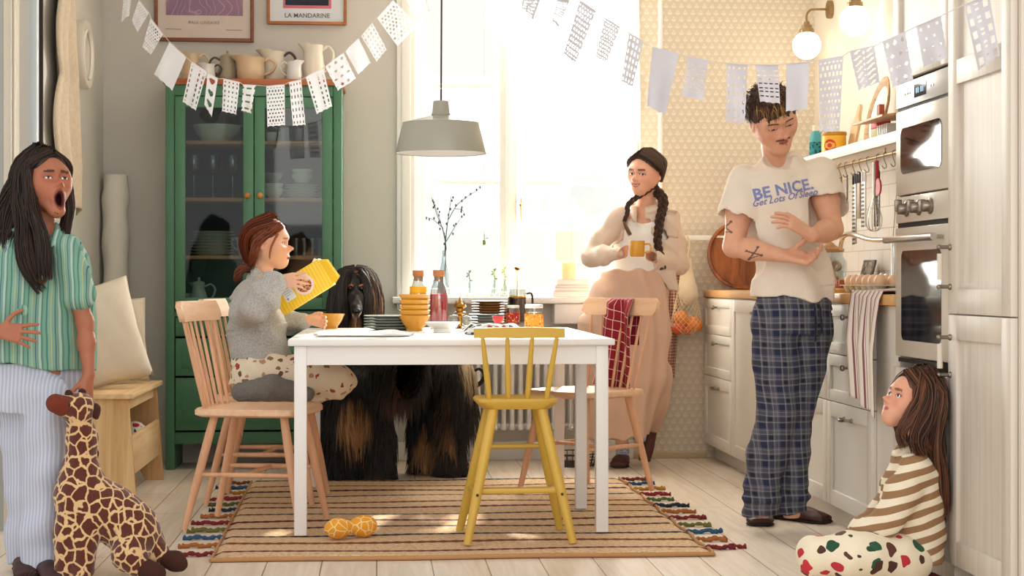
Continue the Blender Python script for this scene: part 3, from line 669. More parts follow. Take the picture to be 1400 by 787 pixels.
cc = C(799, 0, 7.5); copy_tree(ch1, loc=(cc.x, cc.y, 0.016), rz=math.radians(-135-4.6), label='pale wood spindle chair right of the table, a red cloth over its back')
CHAIR2 = Vector((cb.x, cb.y, 0)); CHAIR3 = Vector((cc.x, cc.y, 0))
# yellow junior chair: back towards the camera
m_yel = mat('yellow_stain', 'd2ab45', .4, var=.07, vs=5); 
yc_ = C(704, 0, 6.17); yc = thing('junior_chair', 'tall narrow yellow spindle junior chair in front of the table', 'chair', (yc_.x, yc_.y, .016), -YAW+math.radians(6))
bm = BM(); n = 36; rings = []
pts = [(.150*abs(math.cos(a))**.4*(1 if math.cos(a) > 0 else -1), .135*abs(math.sin(a))**.45*(1 if math.sin(a) > 0 else -1)) for a in [2*PI*k/n for k in range(n)]]
for sc_, z in ((.84, .475), (1., .500), (1., .508), (.96, .513), (.5, .508)): rings.append([bm.verts.new((x*sc_, y*sc_, z)) for x, y in pts])
for a, b in zip(rings, rings[1:]):
    for k in range(n): bm.faces.new((a[k], a[(k+1) % n], b[(k+1) % n], b[k]))
bm.faces.new(rings[0][::-1]); bm.faces.new(rings[-1]); obj('seat', bm, m_yel, yc, smooth=45)
L = {}
for sx in (1, -1):
    for sy in (1, -1):
        a = Vector((sx*.085, sy*.085, .485)); b = Vector((sx*.19, sy*.18, 0)); L[sx, sy] = (a, b)
        bm = BM(); tube(bm, [a.lerp(b, k/8) for k in range(9)], [.018, .019, .0195, .0195, .019, .0185, .0175, .016, .0145], 12); obj('leg', bm, m_yel, yc, smooth=60)
at = lambda s, f: L[s][0].lerp(L[s][1], f)
def bar(a, b, name='stretcher', r=.010, par=yc, m=m_yel):
    bm = BM(); tube(bm, [a, a.lerp(b, .5), b], [r*.9, r, r*.9], 10); obj(name, bm, m, par, smooth=60)
bar(at((1, 1), .34), at((-1, 1), .34)); bm = BM(); a, b = at((-1, -1), .62), at((1, -1), .62); 
box(bm, a.x, b.x, a.y+.0, a.y+.055, a.z-.010, a.z+.010, .006); obj('footrest', bm, m_yel, yc)
for sx in (1, -1): bar(at((sx, 1), .66), at((sx, -1), .66), r=.011)
for sx in (1, -1):
    bm = BM(); p = at((sx, -1), .64); lathe(bm, [(0, 0), (.005, 0), (.005, .004), (0, .004)], 10, M=Matrix.Translation(p+Vector((0, -.0205, 0))) @ Matrix.Rotation(PI/2, 4, 'X')); obj('screw', bm, mat('dark_hole', '3a2c18', .7), yc)
for k in range(4):
    x = -.105+.07*k; a = Vector((x*.98, -.10, .508)); b = Vector((x*1.27, -.165, .735)); bm = BM()
    tube(bm, [a.lerp(b, j/6) for j in range(7)], [.0085, .0105, .0115, .011, .0095, .0085, .007], 9); obj('spindle', bm, m_yel, yc, smooth=60)
bm = BM(); R_ = []
for k in range(17):
    x = -.163+.326*k/16; u = abs(x)/.163; y = -.165-.012*(1-u*u)+.012; h = .040*(1-.12*u); top = .772-.004*u*u; R_.append([bm.verts.new(v) for v in ((x, y-.010, top-h), (x, y+.010, top-h), (x, y+.008, top), (x, y-.012, top))])
for a, b in zip(R_, R_[1:]):
    for k in range(4): bm.faces.new((a[k], a[(k+1) % 4], b[(k+1) % 4], b[k]))
bm.faces.new(R_[0]); bm.faces.new(R_[-1][::-1])
bmesh.ops.bevel(bm, geom=[e for e in bm.edges if len(e.link_faces) == 2 and e.calc_face_angle(0) > .6], offset=.005, segments=2, affect='EDGES')
obj('top_rail', bm, m_yel, yc, smooth=50)
# ============================================================ KITCHEN (fronts in the plane x = KX)
m_front = mat('cabinet_white_stain', 'ddd6cb', .45, var=.02)
def streaked(name, a, b):
    s = NT(name); mp = s.coord(scale=(30, 30, 1.2)); n = s.n('ShaderNodeTexNoise', Scale=1.6, Detail=5.); s.l(mp, 0, n, 'Vector')
    r = s.ramp([(.35, b), (.6, a)]); s.l(n, 0, r, 0); s.l(r, 0, s.b, 'Base Color'); s.b.inputs['Roughness'].default_value = .45; s.bump(n, 0, .05, .002); return s.m
m_tall = streaked('whitewashed_grain', 'd8cfc3', 'cec4b6')
m_steel = mat('brushed_steel', 'b9b5ae', .28, 1., var=.02); m_nickel = mat('aged_nickel', '8f867a', .3, 1.)
m_oak = wood('oak_worktop', 'dcaa70', 'c28c50', 3, 1, .4)
def shaker(par, y0, y1, z0, z1, m=m_front, fw=.06, name='door', x=KX):
    bm = BM(); X0, X1 = x-.019, x
    box(bm, X0, X1, y0+.0015, y0+fw, z0+.0015, z1-.0015, .0015); box(bm, X0, X1, y1-fw, y1-.0015, z0+.0015, z1-.0015, .0015)
    box(bm, X0, X1, y0+fw, y1-fw, z0+.0015, z0+fw, .0015); box(bm, X0, X1, y0+fw, y1-fw, z1-fw, z1-.0015, .0015)
    box(bm, X0+.009, X1, y0+fw-.002, y1-fw+.002, z0+fw-.002, z1-fw+.002)
    return obj(name, bm, m, par, world=True)
def knob(par, y, z):
    bm = BM(); lathe(bm, [(.005, 0), (.005, .012), (.011, .018), (.012, .026), (.008, .030), (0, .031)], 14, M=Matrix.Translation((KX-.019, y, z)) @ Matrix.Rotation(-PI/2, 4, 'Y'))
    obj('knob', bm, m_nickel, par, world=True, smooth=60)
def pull(par, y, z, L=.10):
    bm = BM(); tube(bm, smooth_path([(KX-.019, y-L/2, z), (KX-.045, y-L/2+.01, z), (KX-.05, y, z-.003), (KX-.045, y+L/2-.01, z), (KX-.019, y+L/2, z)], 4), .005, 8)
    for q in (-1, 1): ball(bm, (KX-.02, y+q*L/2, z), .009, 10)
    obj('handle', bm, m_nickel, par, world=True, smooth=60)
def base_unit(label, y0, y1, splits, kinds, single=False):
    t = thing('base_cabinet', label, 'cabinet', (KX+.28, (y0+y1)/2, 0), group='white base cabinets along the right wall')
    bm = BM(); box(bm, KX+.001, RX-.01, y0+.001, y1-.001, .08, .866); box(bm, KX+.045, KX+.06, y0, y1, 0, .08); obj('carcass', bm, m_front, t, world=True)
    zz = [.862]+list(splits)+[.085]
    for k, kd in enumerate(kinds):
        z1, z0 = zz[k], zz[k+1]; d = shaker(t, y0, y1, z0, z1, name='drawer' if kd != 'door' else 'door', fw=.045 if z1-z0 < .25 else .06)
        if kd == 'knob': knob(d, (y0+y1)/2, z1-.045)
        else: pull(d, (y0+y1)/2, z1-.055 if z1-z0 > .3 else z1-.045)
    return t
yA = CX(1228, 0, KX).y+.0; yB = CX(1137, 0, KX).y; yC = CX(1030, 0, KX).y; yD = CX(1005, 0, KX).y; yE = BY-.02
zz1 = CX(1137, 482, KX).z; zz2 = CX(1137, 546, KX).z
base_unit('white drawer cabinet under the sink end of the worktop, behind the sitting child', yB-.60, yB, (zz1, zz2), ('knob', 'knob', 'door'))
base_unit('white cabinet between the man and the drawer cabinet below the worktop', yB, yB+.6, (zz2,), ('knob', 'door'))
base_unit('white cabinet hidden mostly behind the man in plaid trousers', yB+.6, yD-.0, (), ('door',))
base_unit('white narrow drawer cabinet at the far end beside the papered wall', yD, yE, (CX(968, 455, KX).z, CX(968, 511, KX).z), ('knob', 'knob', 'door'))
# filler next to the oven tower
bm = BM(); box(bm, KX-.0, RX-.01, yA-.0, yB-.60, .0, .866); o = obj('filler_panel', bm, m_front, label='narrow white filler panel between the drawer cabinet and the oven tower', cat='panel'); recenter(o, (KX+.2, yA, 0))
bm = BM(); box(bm, KX-.02, RX-.012, yA+.0, yE+.01, .868, .906, .004); o = obj('worktop', bm, m_oak, label='oak worktop along the right wall', cat='worktop'); recenter(o, (KX+.3, 7, .868))
# white butler sink front set in the worktop
sy0, sy1 = CX(1190, 0, KX).y, CX(1147, 0, KX).y
sk = thing('sink', 'white ceramic sink with a deep front set in the oak worktop', 'sink', (KX+.2, (sy0+sy1)/2, .86))
bm = BM(); ox0, ox1 = KX+.05, RX-.12; 
for q in ((ox0, ox0+.03, sy0, sy1), (ox1-.03, ox1, sy0, sy1), (ox0+.03, ox1-.03, sy0, sy0+.03), (ox0+.03, ox1-.03, sy1-.03, sy1)): box(bm, q[0], q[1], q[2], q[3], .906, .918, .004)
obj('rim', bm, m_por, sk, world=True)
bm = BM(); box(bm, ox0+.02, ox1-.02, sy0+.02, sy1-.02, .9065, .909); obj('basin', bm, mat('basin_grey', 'bdbab4', .3), sk, world=True)
# faucet
fc = CX(1222, 330, 2.22); fb = thing('faucet', 'chrome swan-neck kitchen faucet above the sink', 'faucet', (2.22, 5.98+.2, .906))
m_chr = mat('chrome', 'd8d8d8', .08, 1., var=0.)
p0 = CX(1222, 328, 2.10); p1 = CX(1190, 327, 2.09); p2 = CX(1165, 320, 2.08); p3 = CX(1153, 324, 2.09); p4 = CX(1149, 340, 2.09)
bm = BM(); base = Vector((p0.x, p0.y, .906)); tube(bm, [base, base+Vector((0, 0, .02))], .026, 16); tube(bm, smooth_path([base, (p0.x, p0.y, p0.z-.03), (p0.x, p0.y+.03, p0.z), p1, p2, p3, p4], 6), .011, 12)
obj('spout', bm, m_chr, fb, world=True, smooth=60)
bm = BM(); lathe(bm, [(.012, 0), (.015, .01), (.01, .03), (.014, .05), (.006, .06), (0, .06)], 14, M=Matrix.Translation(base+Vector((-.05, 0, .02)))); lathe(bm, [(.012, 0), (.015, .01), (.01, .03), (.014, .05), (.006, .06), (0, .06)], 14, M=Matrix.Translation(base+Vector((0, .09, .02)))); obj('tap_handle', bm, m_chr, fb, world=True, smooth=60)
# ---------------- oven tower
yO0, yO1 = CX(1305, 0, KX).y, yA
ot = thing('oven_cabinet', 'tall whitewashed cabinet that holds the two ovens', 'cabinet', (KX+.3, (yO0+yO1)/2, 0))
ZT = lambda py, px=1305: CX(px, py, KX).z
zM1, zM0, zP1, zP0, zV1, zV0 = ZT(88), ZT(257), ZT(257), ZT(300), ZT(300), ZT(505)
bm = BM(); box(bm, KX, RX-.01, yO1-.02, yO1, 0, 2.6); box(bm, KX, RX-.01, yO0-.0, yO0+.012, 0, 2.6); box(bm, KX+.35, RX-.01, yO0, yO1, .08, 2.6); box(bm, KX+.045, KX+.06, yO0, yO1, 0, .08)
obj('carcass', bm, m_tall, ot, world=True)
shaker(ot, yO0+.003, yO1-.003, zM1+.005, 2.58, m_tall, .07)
shaker(ot, yO0+.003, yO1-.003, .085, zV0-.015, m_tall, .07, 'drawer')
m_enam = mat('cream_enamel', 'd3c8b9', .25, var=.01); m_blk = mat('oven_glass', '120c0c', .06, var=0.)
def oven(name, label, z0, z1, panel=None):
    return thing(name, label, 'oven', (KX+.2, (yO0+yO1)/2, z0))
mw = oven('built_in_microwave', 'upper cream built-in oven with a digital clock in the tall cabinet', zM0, zM1)
ya, yb = yO0+.012, yO1-.012
zc1 = ZT(127)
bm = BM(); box(bm, KX-.012, KX+.3, ya, yb, zM0+.003, zc1-.006, .004); obj('oven_door', bm, m_enam, mw, world=True)
bm = BM(); box(bm, KX-.012, KX+.3, ya, yb, zc1+.004, zM1-.002, .004); obj('control_panel', bm, mat('silver_panel', 'cfccca', .3, .3), mw, world=True)
bm = BM(); box(bm, KX-.005, KX+.3, ya+.003, yb-.003, zc1-.008, zc1+.006); obj('vent_gap', bm, mat('black_gap', '15110f', .6), mw, world=True)
def win_panel(par, z0, z1, y0, y1, r=.03, name='window'):
    bm = BM(); pts = []; n = 6
    for cy, cz, a0 in ((y1-r, z1-r, 0), (y0+r, z1-r, 1), (y0+r, z0+r, 2), (y1-r, z0+r, 3)):
        for k in range(n+1): a = PI/2*(a0+k/n); pts.append((KX-.013, cy+r*math.cos(a), cz+r*math.sin(a)))
    prism(bm, pts, (-.002, 0, 0)); obj(name, bm, m_blk, par, world=True)
win_panel(mw, CX(1290, 228, KX).z, CX(1290, 161, KX).z, CX(1293, 0, KX).y, CX(1237, 0, KX).y)
bm = BM(); yy = CX(1263, 0, KX).y; zz = CX(1263, 122, KX).z; box(bm, KX-.0135, KX-.012, yy-.06, yy+.06, zz-.022, zz+.022, .0); obj('display', bm, mat('dark_display', '14202a', .1), mw, world=True)
for q in (-.032, -.014, .014, .032):
    bm = BM(); box(bm, KX-.0145, KX-.0135, yy+q-.005, yy+q+.005, zz-.009, zz+.009); obj('clock_segment', bm, emit('blue_digits', '7fa9c6', .6), mw, world=True)
bm = BM()
for q in (-.13, -.105, .105, .13, .16): lathe(bm, [(0, 0), (.004, 0), (.004, .002), (0, .002)], 8, M=Matrix.Translation((KX-.012, yy+q, zz)) @ Matrix.Rotation(-PI/2, 4, 'Y'))
obj('button', bm, m_nickel, mw, world=True)
ov = oven('built_in_oven', 'lower cream oven with three knobs and a steel bar handle', zV0, zP1)
bm = BM(); box(bm, KX-.012, KX+.3, ya, yb, zP0+.006, zP1-.003, .004); obj('knob_panel', bm, m_enam, ov, world=True)
bm = BM(); box(bm, KX-.005, KX+.3, ya+.003, yb-.003, zP0-.010, zP0+.008); obj('vent_gap', bm, MATS['black_gap'], ov, world=True)
for px in (1245, 1262, 1278):
    p = CX(px, 281, KX); bm = BM(); lathe(bm, [(.026, 0), (.026, .006), (.019, .010), (.018, .030), (.014, .034), (0, .034)], 20, M=Matrix.Translation((KX-.012, p.y, zP0+.5*(zP1-zP0)+.002)) @ Matrix.Rotation(-PI/2, 4, 'Y'))
    box(bm, KX-.055, KX-.03, p.y-.005, p.y+.005, p.z-.02+.0, p.z+.02, .003); obj('knob', bm, m_nickel, ov, world=True, smooth=50)
bm = BM(); box(bm, KX-.014, KX+.3, ya, yb, zV0+.02, zP0-.010, .004); obj('oven_door', bm, m_enam, ov, world=True)
win_panel(ov, CX(1290, 470, KX).z, CX(1290, 340, KX).z, CX(1293, 0, KX).y, CX(1238, 0, KX).y, .025)
bm = BM(); zz = CX(1290, 322, KX-.05).z; tube(bm, [(KX-.055, ya+.02, zz), (KX-.055, yb-.02, zz)], .012, 14)
for q in (ya+.05, yb-.05): tube(bm, [(KX-.055, q, zz), (KX-.014, q, zz)], .007, 10)
obj('bar_handle', bm, m_steel, ov, world=True, smooth=60)
bm = BM(); box(bm, KX-.016, KX-.013, ya+.04, yb-.04, zV0+.002, zV0+.016); obj('vent_slot', bm, MATS['black_gap'], ov, world=True)
# ---------------- tall fridge cabinet
fy1 = yO0-.0; fy0 = CX(1400, 0, KX).y+.04
fr = thing('fridge_cabinet', 'tall whitewashed panelled cabinet at the right edge of the picture', 'cabinet', (KX+.3, (fy0+fy1)/2, 0))
zs = CX(1305, 429, KX).z; zt = CX(1312, 100, KX).z
bm = BM(); box(bm, KX+.001, RX-.01, fy0, fy1-.001, .08, 2.6); box(bm, KX+.045, KX+.06, fy0, fy1, 0, .08); obj('carcass', bm, m_tall, fr, world=True)
def panel_door(z0, z1, rails, hz0, hz1):
    bm = BM(); X0, X1 = KX-.021, KX; fw = .075
    box(bm, X0, X1, fy0+.002, fy0+fw, z0, z1, .002); box(bm, X0, X1, fy1-fw, fy1-.002, z0, z1, .002)
    zz = [z0]+list(rails)+[z1]
    for z in zz:
        a, b = (z, z+fw) if z == z0 else ((z-fw, z) if z == z1 else (z-fw/2, z+fw/2)); box(bm, X0, X1, fy0+fw, fy1-fw, a, b, .002)
    box(bm, X0+.012, X1, fy0+fw-.003, fy1-fw+.003, z0+fw-.003, z1-fw+.003)
    d = obj('door', bm, m_tall, fr, world=True)
    bm = BM(); y = fy1-.025; tube(bm, [(KX-.055, y, hz0+.02), (KX-.055, y, hz1-.02)], .009, 10); obj('handle', bm, mat('cream_handle', 'd9cfbf', .3), d, world=True, smooth=60)
    bm = BM()
    for z in (hz0, hz1):
        tube(bm, [(KX-.021, y, z), (KX-.058, y, z)], .006, 8); ball(bm, (KX-.058, y, z), .008, 10); ball(bm, (KX-.022, y, z), .010, 10)
    obj('handle_bracket', bm, m_nickel, d, world=True, smooth=60)
ZH = lambda py: CX(1303, py, KX-.04).z
panel_door(zs+.002, 2.58, [zt], ZH(392), ZH(337)); panel_door(.085, zs-.002, [], ZH(514), ZH(462))
bm = BM(); box(bm, KX-.0, RX, fy0-.02, fy0-.001, 0, 2.6); o = obj('end_panel', bm, m_tall, label='tall whitewashed side panel at the near end of the kitchen run', cat='panel'); recenter(o, (KX+.3, fy0-.01, 0))
# ---------------- wall shelf and its things
sh = thing('wall_shelf', 'white wall shelf above the worktop with jars and plates', 'shelf', (2.25, 6.9, 1.53)); SZ = 1.552; sx = 2.12
bm = BM(); box(bm, sx, RX, 5.68, 8.62, SZ-.03, SZ, .004); obj('board', bm, m_white, sh, world=True)
bm = BM(); box(bm, sx, sx+.016, 5.68, 8.62, SZ-.03, SZ+.018, .004); box(bm, RX-.02, RX, 5.68, 8.62, SZ-.09, SZ-.03, .003); obj('lip', bm, m_white, sh, world=True)
def onshelf(px, x=2.22): p = CX(px, 100, x); return Vector((x, p.y, SZ))
def cyl(name, prof, m, loc, label, cat, seg=24): return turned(name, prof, m, loc, label, cat, seg=seg)
p = onshelf(1117); bt = thing('blue_bottle', 'teal plastic bottle with a pale cap on the wall shelf', 'bottle', p)
bm = BM(); lathe(bm, [(0, 0), (.036, 0), (.038, .01), (.038, .12), (.030, .145), (.022, .16), (0, .16)], 20); obj('body', bm, mat('teal_plastic', '3f98a0', .4), bt, smooth=50)
bm = BM(); lathe(bm, [(.022, .158), (.024, .162), (.023, .19), (0, .192)], 16); obj('cap', bm, m_cream, bt, smooth=50)
bm = BM(); lathe(bm, [(.0385, .04), (.039, .042), (.039, .10), (.0385, .102)], 24); obj('label_band', bm, blob_mat('dark_label', '2b7f88', ['1d3f50', '3aa0a8', '163040'], 70), bt, smooth=50)
p = onshelf(1140); tn = thing('yellow_tin', 'round yellow tin with a red emblem on the wall shelf', 'tin', p)
bm = BM(); lathe(bm, [(0, 0), (.058, 0), (.060, .004), (.060, .112), (.058, .115), (0, .115)], 32); obj('can', bm, mat('yellow_tin', 'e9b02c', .35), tn, smooth=50)
bm = BM(); lathe(bm, [(.061, .108), (.063, .112), (.062, .125), (0, .127)], 32); obj('lid', bm, mat('dark_yellow_lid', 'b8862a', .4), tn, smooth=50)
for rr, cc_, th in ((.030, 'c9342a', .0606), (.018, 'e9b02c', .0612), (.011, 'c9342a', .0617)):
    bm = BM(); th0 = -PI/2-.75+.15
    n = 20; vs = []
    for k in range(n):
        a = 2*PI*k/n; q = th0+rr*math.cos(a)/.06; vs.append((th*math.cos(q), th*math.sin(q), .058+rr*math.sin(a)))
    c0 = bm.verts.new((th*math.cos(th0)*1.01, th*math.sin(th0)*1.01, .058)); V_ = [bm.verts.new(v) for v in vs]
    for k in range(n): bm.faces.new((c0, V_[k], V_[(k+1) % n]))
    obj('emblem', bm, mat('emblem_'+cc_, cc_, .4), tn, smooth=50)
m_board = wood('pale_board', 'd9b488', 'c79d6c', 3, 2)
def leanM(p, deg): return Matrix.Translation(p) @ Matrix.Rotation(math.radians(deg), 4, 'Y')
p = onshelf(1160, 2.27); bm = BM(); pts = [(0, -.055, 0), (0, .055, 0), (0, .055, .17), (0, .03, .20), (0, .022, .245), (0, 0, .26), (0, -.022, .245), (0, -.03, .20), (0, -.055, .17)]
prism(bm, pts, (.014, 0, 0), M=leanM(p+Vector((.0, 0, .002)), 12)); obj('cutting_board', bm, m_board, label='pale wooden paddle board leaning upright on the wall shelf', cat='cutting board')
p = onshelf(1192, 2.25)
ep = thing('oval_platter', 'large oval platter with a brown rim leaning on the wall shelf', 'platter', p)
M0 = leanM(p+Vector((.0, 0, .0)), 14) @ Matrix.Translation((0, 0, .17)) @ Matrix.Diagonal((1, .82, 1, 1)) @ Matrix.Rotation(-PI/2, 4, 'Y')
bm = BM(); lathe(bm, [(.125, .008), (.13, .012), (.168, .022), (.170, .018), (.13, .0), (.125, 0)], 48, M=M0); obj('rim', bm, wood('gold_brown_rim', 'c79a62', '9c6f3c', 4, 1), ep, world=True, smooth=60)
bm = BM(); lathe(bm, [(0, .002), (.09, .004), (.125, .012), (.126, .008), (0, -.002)], 48, M=M0); obj('centre', bm, m_por, ep, world=True, smooth=60)
p = onshelf(1204, 2.19); bx_ = thing('red_carton', 'small red and green carton in front of the platter on the shelf', 'carton', p)
bm = BM(); box(bm, -.03, .03, -.045, .045, 0, .065, .002); obj('lower_part', bm, mat('olive_card', 'b9a464', .6), bx_)
bm = BM(); box(bm, -.031, .031, -.046, .046, .065, .10, .002); obj('upper_part', bm, mat('red_card', 'c2303c', .6), bx_)
bm = BM(); box(bm, -.012, .012, -.02, .02, .10, .17, .002); obj('wooden_peg', bm, mat('rust_card', 'a5502c', .6), bx_)
p = onshelf(1221, 2.20); bm = BM()
for k in range(5): box(bm, p.x-.05, p.x+.05, p.y-.07+k*.03, p.y-.055+k*.03, SZ+.002, SZ+.07, .002)
box(bm, p.x-.05, p.x+.05, p.y-.07, p.y+.065, SZ, SZ+.006); o = obj('plate_rack', bm, m_por, label='white slatted rack standing on the shelf beside the oven tower', cat='rack'); recenter(o, (p.x, p.y, SZ))
bm = BM(); prism(bm, [(p.x-.14, p.y-.3, SZ+.075), (p.x-.14, p.y+.14, SZ+.075), (p.x+.1, p.y+.14, SZ+.105), (p.x+.1, p.y-.3, SZ+.105)], (0, 0, .008)); o = obj('wooden_tray', bm, wood('tray_wood', 'c99c78', 'b0805a', 3, 1), label='pale tray lying across the rack on the shelf', cat='tray'); recenter(o, (p.x, p.y, SZ+.08))
# ---------------- utensil rail
rl = thing('utensil_rail', 'brass rail with hooks mounted under the wall shelf', 'rail', (2.17, 7, 1.5)); RZ = 1.492; rx = 2.17
bm = BM(); tube(bm, [(rx, 5.9, RZ), (rx, 8.0, RZ)], .007, 10)
for y in (6.0, 7.05, 7.9): tube(bm, [(rx, y, RZ), (rx, y, SZ-.03)], .004, 8)
m_brass = mat('dull_brass', 'a08560', .35, .9); obj('rod', bm, m_brass, rl, world=True, smooth=60)
def railp(px): return CX(px, 220, rx).y
def hook(y, drop=.05):
    bm = BM(); tube(bm, smooth_path([(rx, y, RZ+.012), (rx-.012, y, RZ+.004), (rx-.010, y, RZ-.02), (rx, y, RZ-drop), (rx-.010, y, RZ-drop-.008), (rx-.02, y, RZ-drop+.004)], 4), .0022, 6)
    obj('hook', bm, m_nickel, rl, world=True, smooth=60)
for px in (1150, 1158, 1169, 1178, 1188, 1202, 1212, 1224): hook(railp(px))
U = RZ-.05; m_dk = mat('black_plastic', '2b2826', .4); m_red = mat('red_plastic', 'b3202a', .35)
def ladle(px, L, r, label, x=rx-.005):
    y = railp(px); t = thing('ladle', label, 'ladle', (x, y, U)); bm = BM(); tube(bm, [(x, y, U), (x, y, U-L)], .004, 6); obj('handle', bm, m_nickel, t, world=True)
    bm = BM(); ball(bm, (x-.01, y, U-L-r*.6), r, 14, sc=(.55, 1, 1)); obj('scoop', bm, m_steel, t, world=True, smooth=60)
ladle(1152, .10, .030, 'steel ladle hanging first on the rail beside the man'); ladle(1160, .12, .032, 'steel ladle with the larger scoop hanging on the rail')
def grater(px, L, W_, m, label, name='grater', slots=True, x=None, hm=None):
    x = x or rx-.006; y = railp(px); t = thing(name, label, name.replace('_', ' '), (x, y, U))
    bm = BM(); box(bm, x-.004, x+.004, y-W_/2, y+W_/2, U-.05-L, U-.05, .003); obj('blade', bm, m, t, world=True)
    bm = BM(); tube(bm, smooth_path([(x, y-W_*.35, U-.05), (x, y-W_*.3, U-.01), (x, y+W_*.3, U-.01), (x, y+W_*.35, U-.05)], 5), .006, 8); obj('handle', bm, hm or m_dk, t, world=True, smooth=60)
    if slots:
        bm = BM()
        for k in range(int(L/.018)): box(bm, x-.0065, x-.004, y-W_*.32, y+W_*.32, U-.062-k*.018-.009, U-.062-k*.018)
        obj('slots', bm, m_dk, t, world=True)
grater(1170, .27, .055, m_steel, 'long dark-handled steel grater hanging lowest on the rail'); grater(1180, .16, .05, mat('wood_grey_blade', '9c8a76', .5, .3), 'narrow grey-brown scraper hanging on the rail', 'scraper', False, rx-.02)
grater(1190, .20, .06, m_por, 'white slicer with dark bars hanging on the rail', 'slicer', True, rx-.03, m_por)
grater(1196, .20, .075, mat('clear_grey_plastic', '8b8a86', .2), 'grey box grater hanging behind the white slicer', 'grater', True, rx+.01)
y = railp(1205); t = thing('pizza_wheel', 'red handled utensil with a round red disc on the rail', 'kitchen tool', (rx-.02, y, U))
bm = BM(); tube(bm, [(rx-.02, y, U+.03), (rx-.02, y, U-.09)], .009, 8, flat=.6); obj('handle', bm, m_red, t, world=True, smooth=60)
bm = BM(); lathe(bm, [(0, -.004), (.036, -.004), (.038, 0), (.036, .004), (0, .004)], 28, M=Matrix.Translation((rx-.022, y-.03, U-.085)) @ Matrix.Rotation(PI/2, 4, 'Y')); obj('disc', bm, m_red, t, world=True)
y = railp(1209); t = thing('whisk', 'wire balloon whisk hanging head down on the rail', 'whisk', (rx-.04, y, U)); x = rx-.045
bm = BM(); tube(bm, [(x, y, U+.02), (x, y, U-.12)], .006, 8); obj('handle', bm, m_steel, t, world=True, smooth=60)
bm = BM()
for k in range(6):
    a = PI*k/6; ca, sa = math.cos(a), math.sin(a); pp = [(0, 0), (.020, -.05), (.034, -.10), (.026, -.145), (0, -.155), (-.026, -.145), (-.034, -.10), (-.020, -.05), (0, 0)]
    tube(bm, smooth_path([(x+r*ca, y+r*sa, U-.12+z) for r, z in pp], 4), .0016, 5)
obj('wires', bm, m_steel, t, world=True, smooth=60)
# chain/bead strainer by the oven
yb_ = CX(1221, 350, 2.1).y; bm = BM()
for k in range(13): ball(bm, (2.1+.004*(k % 2), yb_+.005*math.sin(k), 1.13-.018*k), .008, 8, sc=(1, 1, .8))
tube(bm, [(2.1, yb_, 1.13), (2.13, yb_, RZ)], .0015, 4); tube(bm, [(2.13, yb_, RZ), (rx, yb_, RZ)], .002, 4)
o = obj('bead_chain', bm, mat('green_glass_beads', '6f8068', .15), label='string of dull green beads hanging beside the oven tower', cat='bead string', smooth=60); recenter(o, (2.1, yb_, .9))
# ---------------- things on the worktop
WZ = .906
p = CX(1135, 370, 2.16); jr = thing('cookie_jar', 'glass storage jar filled with ring biscuits on the worktop behind the man', 'jar', (p.x, p.y, WZ))
bm = BM(); lathe(bm, [(0, 0), (.07, 0), (.078, .01), (.078, .14), (.062, .165), (.060, .185), (.057, .185), (.058, .165), (.074, .138), (.074, .012), (0, .008)], 32); obj('glass_body', bm, m_cup, jr, smooth=60)
bm = BM(); lathe(bm, [(.062, .185), (.066, .19), (.066, .20), (.03, .215), (.015, .23), (0, .235)], 24); obj('lid', bm, wood('lid_wood', 'b08050', '94683c', 3, 0), jr, smooth=60)
random.seed(7); m_bis = mat('ring_biscuit', 'c8904c', .8, var=.2, vs=40)
for k in range(20):
    a = random.uniform(0, 2*PI); r = random.uniform(.02, .048); bm = BM(); R = Euler((random.uniform(0, 3), random.uniform(0, 3), 0)).to_matrix().to_4x4()
    pts = [R @ Vector((.017*math.cos(t_), .017*math.sin(t_), 0)) for t_ in np.linspace(0, 2*PI, 15)]
    tube(bm, pts, .0065, 8, cap=False); o = obj('ring_biscuit', bm, m_bis, smooth=60, label='golden ring biscuit inside the glass cookie jar', cat='biscuit', group='ring biscuits in the jar'); o.location = (p.x+r*math.cos(a), p.y+r*math.sin(a), WZ+.03+.0062*k)
p = CX(1178, 365, 2.27); pf = thing('small_picture', 'small dark framed picture leaning on the tiles behind the worktop', 'picture', (p.x, p.y, WZ)); Mq = leanM(Vector((p.x, p.y, WZ+.002)), 14)
bm = BM(); box(bm, 0, .012, -.09, .09, 0, .15, .003, M=Mq); obj('frame', bm, mat('dark_grey_frame', '5c554e', .5), pf, world=True)
bm = BM(); box(bm, -.002, .001, -.078, .078, .012, .138, M=Mq); obj('print', bm, blob_mat('grey_botanical', '8f8a80', ['5a5650', 'a0968a', 'b4a692', '6d5f55'], 40), pf, world=True)
